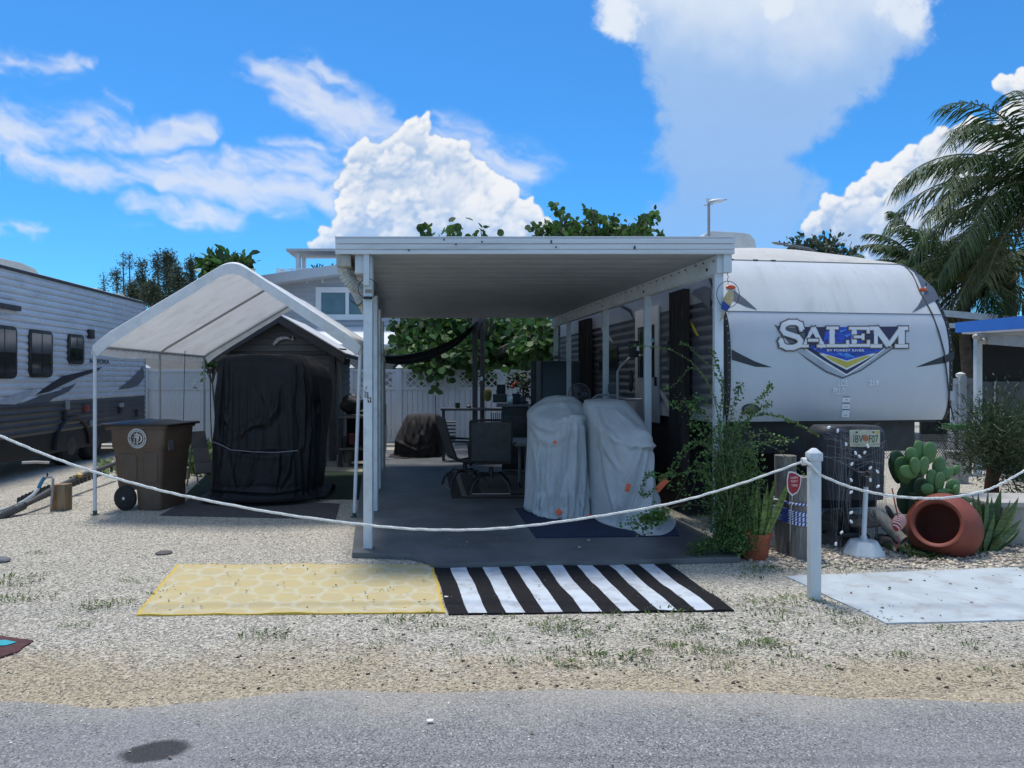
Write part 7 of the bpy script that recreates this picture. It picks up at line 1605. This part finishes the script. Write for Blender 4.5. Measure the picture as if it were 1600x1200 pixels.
# right background: white gate, blue canopy, flat roof, screened porch
vf = thing('side_fence', 'white vinyl fence between the trailer and the blue edged porch', 'fence', (X_(1515,12.5), 12.5, 0)); Yv = 12.5
for k in range(9): xx = X_(1486,Yv)+k*.115; MB().box(xx, xx+.108, Yv, Yv+.03, .15, Z_(592,Yv)).build('picket', vinyl, vf, bevel=.003)
MB().box(X_(1484,Yv), X_(1580,Yv), Yv-.03, Yv-.002, Z_(592,Yv)-.09, Z_(592,Yv)+.01).build('rail', vinyl, vf); a = P(1501,586,Yv); MB().box(a.x-.06, a.x+.06, Yv-.08, Yv-.03, 0, a.z-.02).build('post', vinyl, vf); MB().lathe([(.04,-.05),(.075,-.02),(.075,.02),(.02,.05)], 12, a).build('post_cap', M('cap_pale', (.7,.7,.68), .4), vf, smooth=True)
pc2 = thing('porch', 'porch with bright blue roof edge and white post right of the trailer', 'porch', (X_(1560,11), 11, 0)); Yp2 = 11.0
m = MB(); a0, a1 = P(1495,512,12.2), P(1690,496,8.2); m.bar(a0, a1, .05, .17, up=(0,0,1)); m.build('blue_fascia', M('bright_blue_paint', (.01,.13,.58), .4, .05, 3), pc2)
m = MB(); m.hexa([P(1503,520,12.2)+Vector((0,0,-.02)), P(1700,512,8.2), P(1700,512,8.2)+Vector((3,3,0)), P(1503,520,12.2)+Vector((3,1,0)), P(1503,520,12.2)+Vector((0,0,.02)), P(1700,512,8.2)+Vector((0,0,.04)), P(1700,512,8.2)+Vector((3,3,.04)), P(1503,520,12.2)+Vector((3,1,.04))]); m.build('ceiling', white, pc2)
m = MB(); m.bar(P(1524,529,11.8), P(1700,540,8.4), .05, .15); m.build('beam', M('beam_cream', (.45,.45,.40), .6), pc2)
a = P(1527.5, 528, 11.6); MB().box(a.x-.045, a.x+.045, 11.55, 11.64, 0, a.z).build('post', white, pc2, bevel=.005)
MB().box(X_(1532,12.1), X_(1800,12.1), 12.1, 12.13, .02, Z_(524,12.1)).build('screen', M('black_mesh_screen', (.012,.013,.016), .8, .2, 20), pc2); MB().box(X_(1532,12.0), X_(1800,12.0), 12.0, 12.03, .3, Z_(596,12.0)).build('half_curtain', M('grey_vinyl', (.075,.08,.09), .6, .2, 3), pc2)
for k, (u_, v_) in enumerate(((596,608),(612,628),(634,660))): MB().bar(P(1555-k*.4,u_,11.98), P(1554-k*.4,v_,11.98), .02, .01).build('reflection_strip', M('strip_pale', (.5,.5,.5), .4), pc2)
cam_ = thing('porch_floodlight', 'twin headed white floodlight under the blue roof edge', 'lamp', P(1535,530,11.4)); 
for px, py in ((1538,533),(1550,530),(1527,526)): MB().ball(P(px,py,11.3), (.07,.07,.05), 10, 8).build('lamp_head', M('lamp_cream', (.5,.48,.42), .5), cam_, smooth=True)
fr2 = thing('flat_roof_neighbour', 'flat white roof of the neighbour behind the blue edged porch', 'building', (X_(1550,15), 15, 0)); m = MB(); m.bar(P(1470,489,16), P(1800,519,13.5), .1, .14); m.build('fascia', M('roof_edge_white', (.58,.62,.66), .5), fr2)
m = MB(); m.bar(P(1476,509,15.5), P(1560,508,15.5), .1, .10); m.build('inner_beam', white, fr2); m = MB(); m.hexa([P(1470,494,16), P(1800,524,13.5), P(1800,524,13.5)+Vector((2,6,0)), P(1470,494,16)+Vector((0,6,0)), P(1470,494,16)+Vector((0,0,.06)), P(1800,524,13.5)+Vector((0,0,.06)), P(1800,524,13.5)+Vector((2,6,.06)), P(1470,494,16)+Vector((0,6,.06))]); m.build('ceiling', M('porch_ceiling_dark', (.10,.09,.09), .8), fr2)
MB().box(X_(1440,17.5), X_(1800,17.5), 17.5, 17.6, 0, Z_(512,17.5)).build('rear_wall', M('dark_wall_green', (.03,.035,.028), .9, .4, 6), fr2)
wbn = thing('green_cart', 'green topped cart behind the trailer corner', 'cart', (X_(1512,11.5), 11.5, 0)); MB().box(X_(1494,11.5), X_(1520,11.5), 11.5, 11.9, Z_(673,11.5), Z_(664,11.5)).build('tray', M('tray_green', (.03,.12,.03), .5), wbn, bevel=.01); MB().box(X_(1497,11.5), X_(1512,11.5), 11.6, 11.8, .2, Z_(675,11.5)).build('base', vinyl, wbn, bevel=.03); 
for px in (1497, 1518): MB().box(X_(px,11.5)-.02, X_(px,11.5)+.02, 11.52, 11.56, 0, Z_(673,11.5)).build('leg', dark, wbn)
MB().box(X_(1490,10.6), X_(1514,10.6), 10.6, 10.9, 0, Z_(706,10.6)).build('concrete_step', M('concrete', (.33,.33,.31), .9, .1, 6), label='grey concrete step behind the cactus', cat='step', bevel=.01)
lth = thing('lattice_skirt', 'diamond mesh panel seen under the trailer beside the cactus', 'lattice', (X_(1418,8.6), 8.6, 0)); m = MB()
for k in range(40):
    for s_ in (1,-1):
        xa = X_(1385,8.9)+k*.03; m.bar((xa, 8.9+.002*s_, .55), (xa+.22*s_, 8.9+.002*s_, .85), .005, .006)
m.build('mesh', M('mesh_grey', (.17,.17,.16), .7), lth, kind='stuff')
# ================================================================ vegetation
bark = M('bark_grey', (.13,.11,.09), .9, .3, 6, bump=.7, bs=20, bdist=.01)
def branch_tree(name, lab, cat, base, tips, leafmat, leaf=(.16,.15), per=14, shape='round', trunk_r=.09, crown_c=None, seed=1, hang=0, spread=.16, group=None, twig_r=.012, fork=None):
    """trunk with limbs to every tip; leaves clustered along the last part of every limb"""
    R_ = random.Random(seed); t = thing(name, lab, cat, base, group); base = Vector(base); fk = Vector(fork) if fork is not None else base+Vector((0,0,1.2))
    MB().tube([base, base.lerp(fk, .5)+Vector((.05,0,0)), fk], [trunk_r, trunk_r*.8, trunk_r*.6], 10).build('trunk', bark, t, smooth=True)
    m = MB(); C, D, Nn, L, W = [], [], [], [], []
    for tp_ in tips:
        tp_ = Vector(tp_); mid = fk.lerp(tp_, .5)+Vector((R_.uniform(-.2,.2), R_.uniform(-.2,.2), R_.uniform(0,.25)))
        pts = [fk, fk.lerp(mid, .5)+Vector((0,0,.05)), mid, mid.lerp(tp_, .5)+Vector((R_.uniform(-.08,.08), 0, R_.uniform(-.05,.1))), tp_]; m.tube(pts, [trunk_r*.4, trunk_r*.3, twig_r*2, twig_r*1.4, twig_r*.7], 6)
        for k in range(per):
            s = R_.random()**.7; a = mid.lerp(pts[3], s*2) if s < .5 else pts[3].lerp(tp_, s*2-1)
            o_ = Vector((R_.gauss(0,1), R_.gauss(0,1), R_.gauss(0,1)))*spread*(1.2-s*.7); c_ = a+o_; dd = (o_.normalized()+Vector((R_.uniform(-.4,.4), R_.uniform(-.4,.4), R_.uniform(-.2,.5)-hang)))
            C.append(list(c_)); D.append(list(dd)); Nn.append([R_.gauss(0,.7), R_.gauss(-.3,.7), R_.uniform(.1,1)]); q = R_.uniform(.65,1.25); L.append(leaf[0]*q); W.append(leaf[1]*q)
    m.build('limbs', bark, t, smooth=True); polys('crown', leafset(C, D, Nn, L, W, shape), leafmat, t); return t
sg_ = M('sea_grape_leaf', (.055,.125,.026), .6, .25, 3, island=.5, transl=.35); R_ = random.Random(11)
tips = []
for (px, py, n) in ((868,322,5),(880,335,4),(895,345,5),(922,330,4),(925,350,6),(940,345,4),(962,345,5),(978,350,5),(1000,345,5),(1012,340,4),(1025,335,5),(1035,362,3),(905,358,7),(850,350,5),(832,350,4),(870,352,6),(950,360,8),(990,360,6),(1010,362,5),(885,360,6),(930,365,8),(970,365,8),(840,362,4),(1020,355,3)):
    for _ in range(max(1, n//2)): tips.append(P(px+R_.gauss(0,3), py+R_.gauss(0,3), 14.6+R_.uniform(-.8,.8)))
branch_tree('sea_grape_tree', 'sea grape tree whose round leaves show above the middle of the carport roof', 'tree', (1.9, 15.2, 0), tips, sg_, per=24, leaf=(.125,.125), seed=5, fork=P(930,470,14.9), spread=.11)
tips = [P(px+R_.gauss(0,2), py, 15.2+R_.uniform(-.3,.3)) for px, py in ((664,362),(672,364),(684,366),(700,352),(703,360),(704,366),(752,360),(755,364))]
for _ in range(64):
    tips.append(P(R_.uniform(600,745) , R_.uniform(480,560)+R_.uniform(0,25)*(R_.random() < .5), 17.6+R_.uniform(-.5,1.2)))
for _ in range(46): tips.append(P(R_.uniform(735,880), R_.uniform(500,588), 17.4+R_.uniform(-.4,1.4)))
for _ in range(14): tips.append(P(R_.uniform(640,740), R_.uniform(552,574), 16.2+R_.uniform(-.3,.3)))
for _ in range(16): tips.append(P(R_.uniform(860,895), R_.uniform(505,560), 14.4+R_.uniform(-.4,.8)))
branch_tree('sea_grape_tree', 'broad sea grape tree filling the far opening under the carport', 'tree', (-.6, 17.6, 0), tips, sg_, per=36, leaf=(.17,.165), seed=8, fork=P(765,560,17.6), spread=.25, trunk_r=.13, hang=.5)
# feathery trees on the left
cas = M('casuarina_green', (.065,.085,.045), .7, .3, 4, island=.5, transl=.15)
def wispy(px, ytop, Y, w, lab, dens=1.0, seed=1, grp='wispy trees beyond the left trailer'):
    R_ = random.Random(seed); base = Vector((X_(px, Y), Y, 0)); zt_ = Z_(ytop, Y); t = thing('wispy_tree', lab, 'tree', base, grp); k = Y/F
    MB().tube([base, base+Vector((.1,0,zt_*.5)), Vector((base.x, Y, zt_))], [.12,.08,.02], 7).build('trunk', bark, t, smooth=True)
    C, D, Nn, L, W = [], [], [], [], []; m = MB(); z0_ = Z_(480, Y)
    for b_ in range(int(26*dens)):
        z = z0_+(zt_-z0_)*R_.random(); f_ = (1-(z-z0_)/(zt_-z0_+.01))*.75+.25; a = R_.uniform(0,6.28); d = Vector((math.cos(a), math.sin(a)*.6, R_.uniform(.5,1.3))).normalized(); ln = w*k*f_*R_.uniform(.5,1)
        p0 = Vector((base.x, Y, z)); p1 = p0+d*ln; m.tube([p0, p0.lerp(p1,.5)+Vector((0,0,-.05)), p1], [.025,.015,.006], 4)
        for _ in range(int(38*dens**.5)):
            s = R_.uniform(.15,1.05); c_ = p0.lerp(p1, s)+Vector((R_.gauss(0,.13), R_.gauss(0,.13), R_.gauss(0,.13))); C.append(list(c_)); D.append([R_.gauss(0,.6), R_.gauss(0,.6), R_.uniform(-.6,1)]); Nn.append([R_.gauss(0,1), -1, R_.gauss(0,1)]); L.append(R_.uniform(.10,.24)); W.append(R_.uniform(.02,.045))
    m.build('limbs', bark, t); polys('crown', leafset(C, D, Nn, L, W), cas, t)
wispy(162,430,34,12,'small wispy treetop left of the roof vent on the left trailer',.5,1); wispy(182,425,35,10,'thin wispy treetop just over the roof vent',.5,2); wispy(192,395,38,14,'bare thin tree with sparse leaves left of the dense ones',.35,3); wispy(202,402,37,12,'second bare thin tree beside the sparse one',.4,4)
wispy(222,412,32,16,'narrow wispy tree left of the dense cluster',.9,5); wispy(246,400,33,18,'wispy tree with a pointed top in the cluster',1.1,6); wispy(263,392,31,24,'tallest dense wispy tree in the cluster',1.6,7); wispy(278,420,30,22,'rounded dense tree low in the cluster',1.5,8); wispy(298,396,32,18,'wispy tree at the right end of the cluster',1.2,9); wispy(235,445,30,22,'bushy wispy tree low behind the trailer end',1.5,10); wispy(208,445,31,14,'low dark wispy tree just beyond the trailer roof',1.2,13)
tips = [P(350+R_.uniform(-32,36), 405+R_.uniform(-3,25), 20+R_.uniform(-.8,.8)) for _ in range(34)]
branch_tree('papaya_tree', 'round leafy tree peeping over the peak of the tent canopy', 'tree', (X_(352,20), 20, 0), tips, M('bright_leaf', (.055,.12,.025), .5, .3, 3, island=.5, transl=.35), per=26, leaf=(.30,.14), shape='leaf', seed=3, fork=P(352,470,20), spread=.2, hang=.3)
tips = [P(330+R_.uniform(-14,14), 560+R_.uniform(-14,12), 15.9+R_.uniform(-.2,.3)) for _ in range(10)]
branch_tree('shrub', 'bright green shrub between the fence post and the shed', 'shrub', (X_(335,15.9), 15.9, 0), tips, MC['bright_leaf'], per=16, leaf=(.14,.09), seed=4, shape='leaf', fork=P(332,600,15.9), spread=.12, trunk_r=.03)
tips = []
for _ in range(60):
    a = R_.uniform(0, math.pi); r_ = R_.random()**.5; tips.append(P(1275+62*r_*math.cos(a), 408-38*r_*math.sin(a)*(1 if R_.random() < .8 else .5), 25+R_.uniform(-1,1)))
branch_tree('almond_tree', 'open crowned tree behind the roof of the rounded front trailer', 'tree', (X_(1282,25), 25, 0), tips, M('almond_leaf', (.045,.07,.035), .6, .3, 3, island=.5, transl=.25), per=20, leaf=(.19,.10), shape='leaf', seed=6, fork=P(1282,425,25), spread=.28, twig_r=.02)
lmp = thing('street_lamp', 'grey street lamp with a curved arm before the open crowned tree', 'street lamp', (X_(1292,20), 20, 0)); MB().tube([Vector((X_(1290,20), 20, 0)), P(1290,420,20), P(1283,400,20), P(1265,389,20), P(1240,384.5,20), P(1225,383,20)], [.09,.07,.045,.04,.035,.035], 8).build('mast', M('lamp_metal', (.20,.21,.23), .5), lmp, smooth=True)
MB().ball(P(1216,380.5,20), (.19,.10,.035), 12, 6, Matrix.Rotation(.16,3,'Y')).build('lamp_head', M('lamp_grey', (.26,.27,.28), .5), lmp, smooth=True); MB().ball(P(1218,378,20), (.03,.03,.04), 6, 5).build('sensor', dark, lmp)
# palms
frm_ = M('palm_leaf', (.042,.080,.018), .65, .3, 3, island=.45, transl=.2); fry = M('palm_leaf_yellowing', (.10,.105,.03), .5, .3, 3, island=.4, transl=.3); rch = M('palm_rachis', (.12,.12,.04), .6)
def frond(par, o, az, el, Ln, droop, mat, R_, pin=.55, dens=1.0, wmul=1.0):
    pts = []; d = Vector((math.cos(az)*math.cos(el), math.sin(az)*math.cos(el), math.sin(el))); p = Vector(o); n = 14; st_ = Ln/n
    for i in range(n+1):
        pts.append(p.copy()); p = p+d*st_; d = (d+Vector((0,0,-droop*(.35+i/n)*1.1/n*1.6))).normalized()
    MB().tube(pts, [.028*(1-i/n*.85) for i in range(n+1)], 6).build('rachis', rch, par, smooth=True)
    V = []
    N = int(58*dens)
    for i in range(N):
        s = .10+.90*i/N; k = s*n; j = min(n-1, int(k)); c_ = pts[j].lerp(pts[j+1], k-j); t_ = (pts[j+1]-pts[j]).normalized(); sd = t_.cross(Vector((0,0,1))); sd = sd.normalized() if sd.length > .05 else Vector((1,0,0))
        for s_ in (-1, 1):
            ln = pin*Ln/3.2*(.45+.75*math.sin(math.pi*min(1, s*.95))**.8)*R_.uniform(.85,1.12); dr = (sd*s_*R_.uniform(.65,1.0)+t_*R_.uniform(.55,.9)+Vector((0,0,R_.uniform(-.75,-.15)))).normalized(); w = .017*wmul
            a = c_; b_ = c_+dr*ln*.5; e = c_+dr*ln+Vector((0,0,-.25*ln)); up = t_*w
            V.append([a-up*.5, a+up*.5, b_+up, b_-up]); V.append([b_-up, b_+up, e+up*.12, e-up*.12])
    polys('frond', np.array([[list(p) for p in q] for q in V]), mat, par)
def palm(base, top, spec, lab, seed, Ln, tr=.14, grp=None):
    R_ = random.Random(seed); t = thing('palm_tree', lab, 'palm tree', base, grp); base, top = Vector(base), Vector(top)
    pts = [base.lerp(top, i/12)+Vector((.06*math.sin(i*.5), 0, 0)) for i in range(13)]; MB().tube(pts, [tr*(1.25-.35*i/12)+.008*(i % 2) for i in range(13)], 12).build('trunk', bark, t, smooth=True)
    for (az, el, l, dp, y) in spec: frond(t, pts[-1]+Vector((0,0,.02)), math.radians(az), math.radians(el), l, dp, fry if y else frm_, R_, dens=1.2, wmul=1.1)
    return t
R_ = random.Random(77)
spec = [(180+R_.uniform(-8,8),62,3.2,1.3,0),(196,52,3.3,1.5,0),(172,40,3.5,1.4,0),(200,36,3.4,1.5,0),(168,24,3.6,1.3,0),(186,18,3.4,1.3,0),(205,10,3.3,1.3,0),(176,4,3.3,1.2,0),(190,-6,3.1,1.1,0),(170,-16,2.9,1.0,0),(204,-20,3.0,1.0,1),(182,-32,3.0,.8,1),(225,40,3.2,1.4,0),(235,10,3.2,1.2,0),(230,-22,3.0,.9,0),(255,55,3,1.4,0),(262,20,3,1.3,0),(270,-15,3,1.1,0),(150,45,3.2,1.4,0),(140,10,3.2,1.3,0),(135,-20,3,1,0),(110,40,3,1.3,0),(100,5,3,1.2,0),(60,35,3.2,1.4,0),(30,15,3.2,1.3,0),(0,40,3.2,1.4,0),(-30,20,3.2,1.3,0),(-60,40,3,1.4,0),(0,-10,3,1,0),(215,65,3.0,1.5,0),(120,68,3,1.4,0)]
palm((X_(1640,14.5)+.4, 14.5, 0), P(1650,300,14.5), spec, 'tall coconut palm at the right edge with long drooping fronds', 4, 3.2)
spec2 = [(a, e, 2.7, d, y) for a, e, d, y in ((185,58,1.2,0),(200,40,1.3,0),(170,28,1.3,0),(190,14,1.2,0),(175,-2,1.1,0),(205,-10,1.0,0),(186,-25,.9,1),(220,25,1.2,0),(240,-5,1.0,0),(150,40,1.2,0),(140,5,1.1,0),(130,-20,1,0),(250,50,1.2,0),(270,10,1.2,0),(290,-10,1,0),(90,40,1.2,0),(60,10,1.2,0),(30,40,1.2,0),(0,15,1.2,0),(-30,40,1.2,0),(320,0,1,0),(180,75,1.3,0),(215,-35,.7,0),(165,-40,.6,0))]
palm((X_(1585,17.5), 17.5, 0), P(1580,415,17.5), spec2, 'lower dense palm filling the gap behind the porch', 9, 2.7)
spec3 = [(a, e, 1.9, .9, 0) for a, e in ((190,70),(170,55),(200,40),(160,30),(215,22),(180,12),(140,50),(240,50),(100,45),(60,40),(20,50),(340,45),(300,40),(0,20),(40,15),(320,10))]
palm((X_(1448,19), 19, 0), P(1448,425,19), spec3, 'small stiff palm just over the right shoulder of the rounded trailer', 12, 1.9, tr=.1)
palm((X_(1352,24), 24, 0), P(1358,428,24), [(a, e, 1.4, 1.0, 0) for a, e in ((180,35),(200,20),(160,50),(0,40),(20,20),(90,60))], 'little palm tip poking over the trailer roofline', 13, 1.4, tr=.07)
palm((X_(1508,16.6), 16.6, 0), P(1512,440,16.6), [(a, e, 2.3, 1.2, y) for a, e, y in ((180,60,0),(200,30,0),(170,10,0),(190,-15,1),(240,40,0),(260,0,0),(150,30,0),(130,-5,0),(90,40,0),(40,40,0),(0,30,0),(-20,0,0),(320,40,0),(290,-10,0),(215,-35,1),(160,-40,0),(270,-40,1),(0,-30,0))], 'mid height palm with a yellowed frond behind the blue edged porch', 17, 2.3, tr=.11)
# shrubs: thin leaved shrub on the right
R_ = random.Random(31)
ns = M('needle_leaf', (.042,.075,.028), .55, .3, 3, island=.45, transl=.25)
nd = thing('needle_shrub', 'fine leaved green shrub with a reddish trunk at the right edge', 'shrub', (X_(1553,8.9), 8.9, 0)); MB().tube([Vector((X_(1548,8.9),8.9,0)), P(1550,750,8.9), P(1556,715,8.9), P(1560,680,8.9)], [.09,.075,.06,.03], 12).build('trunk', M('red_bark', (.11,.045,.03), .9, .3, 6, bump=.5, bs=25), nd, smooth=True)
C, D, Nn, L, W = [], [], [], [], []; m = MB()
for b_ in range(125):
    a = R_.uniform(0,6.28); c0_ = P(1572+R_.gauss(0,34), 690+R_.gauss(0,32), 8.9+R_.gauss(0,.3)); o_ = P(1556,705,8.9)
    m.tube([o_, o_.lerp(c0_,.6)+Vector((0,0,.05)), c0_], [.010,.006,.003], 4)
    for _ in range(62):
        c_ = c0_+Vector((R_.gauss(0,.11), R_.gauss(0,.11), R_.gauss(0,.10))); dd = (c_-o_).normalized()*.8+Vector((R_.gauss(0,.5), R_.gauss(0,.5), R_.gauss(.25,.5))); C.append(list(c_)); D.append(list(dd)); Nn.append([R_.gauss(0,1), -1, R_.gauss(0,1)]); L.append(R_.uniform(.05,.12)); W.append(R_.uniform(.008,.013))
m.build('limbs', M('thin_twig', (.08,.07,.04), .8), nd); polys('foliage', leafset(C, D, Nn, L, W), ns, nd)
# arching thorny shrub at the carport corner post
bs_ = thing('arching_shrub', 'arching thorny shrub with tiny leaves around the right front post', 'shrub', (X_(1130,6.3), 6.3, .05)); bg2 = M('small_leaf', (.095,.18,.045), .5, .25, 3, island=.45, transl=.35); stm = M('pale_stem', (.11,.13,.05), .8)
C, D, Nn, L, W = [], [], [], [], []; m = MB(); o0 = Vector((X_(1132,6.35), 6.35, .05))
def stem(pts, Y, dens=9, r=.0035, lf=.026, sp=.018, start=.0):
    q = [P(a, b_, Y+(y3 if (y3 := 0) else 0)) for a, b_ in pts]; sm = []
    for i in range(len(q)-1):
        p0, p1, p2, p3 = q[max(0,i-1)], q[i], q[i+1], q[min(len(q)-1,i+2)]
        for k in range(8): t = k/8; sm.append(.5*((2*p1)+(p2-p0)*t+(2*p0-5*p1+4*p2-p3)*t*t+(-p0+3*p1-3*p2+p3)*t*t*t))
    sm.append(q[-1]); m.tube(sm, [r*.7*(1.3-.9*i/len(sm)) for i in range(len(sm))], 4)
    for i, (a, b_) in enumerate(zip(sm, sm[1:])):
        if i/len(sm) < start: continue
        for _ in range(dens):
            c_ = a.lerp(b_, R_.random())+Vector((R_.gauss(0,sp), R_.gauss(0,sp), R_.gauss(0,sp))); C.append(list(c_)); D.append([R_.gauss(0,1), R_.gauss(0,1), R_.gauss(.2,.8)]); Nn.append([R_.gauss(0,1), R_.gauss(-.5,.8), R_.gauss(.4,.8)]); k_ = R_.uniform(.6,1.3); L.append(lf*k_); W.append(lf*.7*k_)
stem([(1130,700),(1122,650),(1110,605),(1085,570),(1050,548),(1010,541),(986,541)], 6.15, 3, start=.1, sp=.008, lf=.02)
stem([(1130,660),(1128,610),(1115,580),(1095,560),(1075,540),(1062,537)], 6.15, 3, sp=.008, lf=.02); stem([(1125,640),(1100,590),(1080,575),(1055,600),(1036,608)], 6.1, 2, sp=.008, lf=.02)
stem([(1130,720),(1125,650),(1130,600),(1120,570),(1112,545)], 6.2, 4, sp=.012)
stem([(1135,690),(1142,650),(1150,618),(1157,602)], 6.15, 6, sp=.02); stem([(1135,700),(1155,655),(1180,630),(1200,610),(1202,600)], 6.1, 6, sp=.014); stem([(1140,700),(1165,660),(1185,640),(1205,632)], 6.1, 5, sp=.014)
stem([(1140,710),(1160,660),(1190,648),(1215,650),(1235,658),(1258,668),(1280,682)], 6.1, 5, start=.2, sp=.008, lf=.022); stem([(1140,720),(1175,700),(1205,690),(1245,686)], 6.1, 4, sp=.012, lf=.022)
stem([(1135,760),(1120,720),(1095,690),(1070,700),(1050,730),(1030,755),(1010,775),(1002,768)], 6.0, 3, start=.2, sp=.012); stem([(1130,780),(1110,700),(1080,700),(1055,735),(1045,765)], 6.05, 2, sp=.01)
stem([(1130,800),(1100,740),(1060,740),(1030,745),(1012,740),(1004,760)], 5.95, 3, sp=.014, lf=.03); stem([(1140,800),(1150,710),(1180,690),(1210,700),(1240,725),(1258,745)], 6.0, 1, sp=.006, lf=.02); stem([(1140,810),(1155,740),(1165,700),(1178,715),(1186,760),(1188,800)], 5.95, 2, sp=.006, lf=.02)
stem([(1135,820),(1150,720),(1160,735),(1168,780),(1172,830)], 5.98, 2, sp=.006, lf=.02); stem([(1130,700),(1105,660),(1090,640),(1075,632),(1050,630)], 6.2, 6, sp=.03, lf=.03)
stem([(1130,720),(1100,680),(1080,655),(1085,628),(1110,625)], 6.2, 6, sp=.03)
for k in range(17): px = R_.uniform(1050,1240); stem([(1135+R_.gauss(0,8),R_.uniform(700,820)), ((1135+px)/2, R_.uniform(660,760)), (px, R_.uniform(690,800))], 6.15+R_.uniform(-.2,.15), 5, sp=.03, start=.3)
for (px, py) in ((1005,815),(985,820),(1000,828),(1015,820),(990,812),(1022,808),(975,818),(1030,795),(1005,808)):
    stem([(1110,790),(1060,790),(1030,806),(px, py)], 5.95, 4, start=.55, sp=.028, lf=.034)
for k in range(30): px = 1130+R_.gauss(0,20); stem([(1134,850),(1134+R_.gauss(0,10), 780), (px, R_.uniform(650,760))], 6.2+R_.uniform(-.12,.12), 9, sp=.05, lf=.022, r=.0014)
for k in range(26): px = 1140+R_.gauss(0,17); stem([(px, R_.uniform(700,760)), (px+R_.gauss(0,8), 800), (px+R_.gauss(0,12), R_.uniform(830,862))], 6.12+R_.uniform(-.12,.12), 12, sp=.045, lf=.018, r=.0012)
for k in range(9): stem([(1125,845),(1105+R_.gauss(0,6),850),(R_.uniform(1070,1100), R_.uniform(858,870))], 6.1, 5, sp=.03, lf=.022)
for k in range(8): stem([(1140,850),(1160,845),(R_.uniform(1150,1165), R_.uniform(850,868))], 6.1, 5, sp=.03, lf=.022)
m.build('stems', stm, bs_, smooth=True); polys('foliage', leafset(C, D, Nn, L, W), bg2, bs_)
for (a, b_, c_, d) in ((1152,835,1175,838),(1150,828,1170,830)): 
    pass
# far backdrop of greenery and low roofs so the horizon closes
far = M('far_foliage', (.035,.055,.022), .9, .4, 1.2, island=.5, transl=.1)
C, D, Nn, L, W = [], [], [], [], []
for _ in range(16000):
    x = R_.uniform(-75,75); y_ = 52+R_.uniform(-3,6); z = R_.random()**.8*(4.6+1.6*mnoise.noise(Vector((x*.12,0,0)))+1.2*mnoise.noise(Vector((x*.5,3,0)))); C.append([x,y_,z]); D.append([R_.gauss(0,1),R_.gauss(0,.5),R_.gauss(.3,1)]); Nn.append([R_.gauss(0,.6),-1,R_.gauss(.5,.6)]); L.append(R_.uniform(.5,1.1)); W.append(R_.uniform(.3,.6))
tag(polys('far_trees', leafset(C, D, Nn, L, W), far, kind='stuff'), 'distant belt of green trees closing the horizon', 'trees')
n_ = sum(len(o.data.polygons) for o in sc.objects if o.type == 'MESH'); print('objects', len(sc.objects), 'faces', n_)
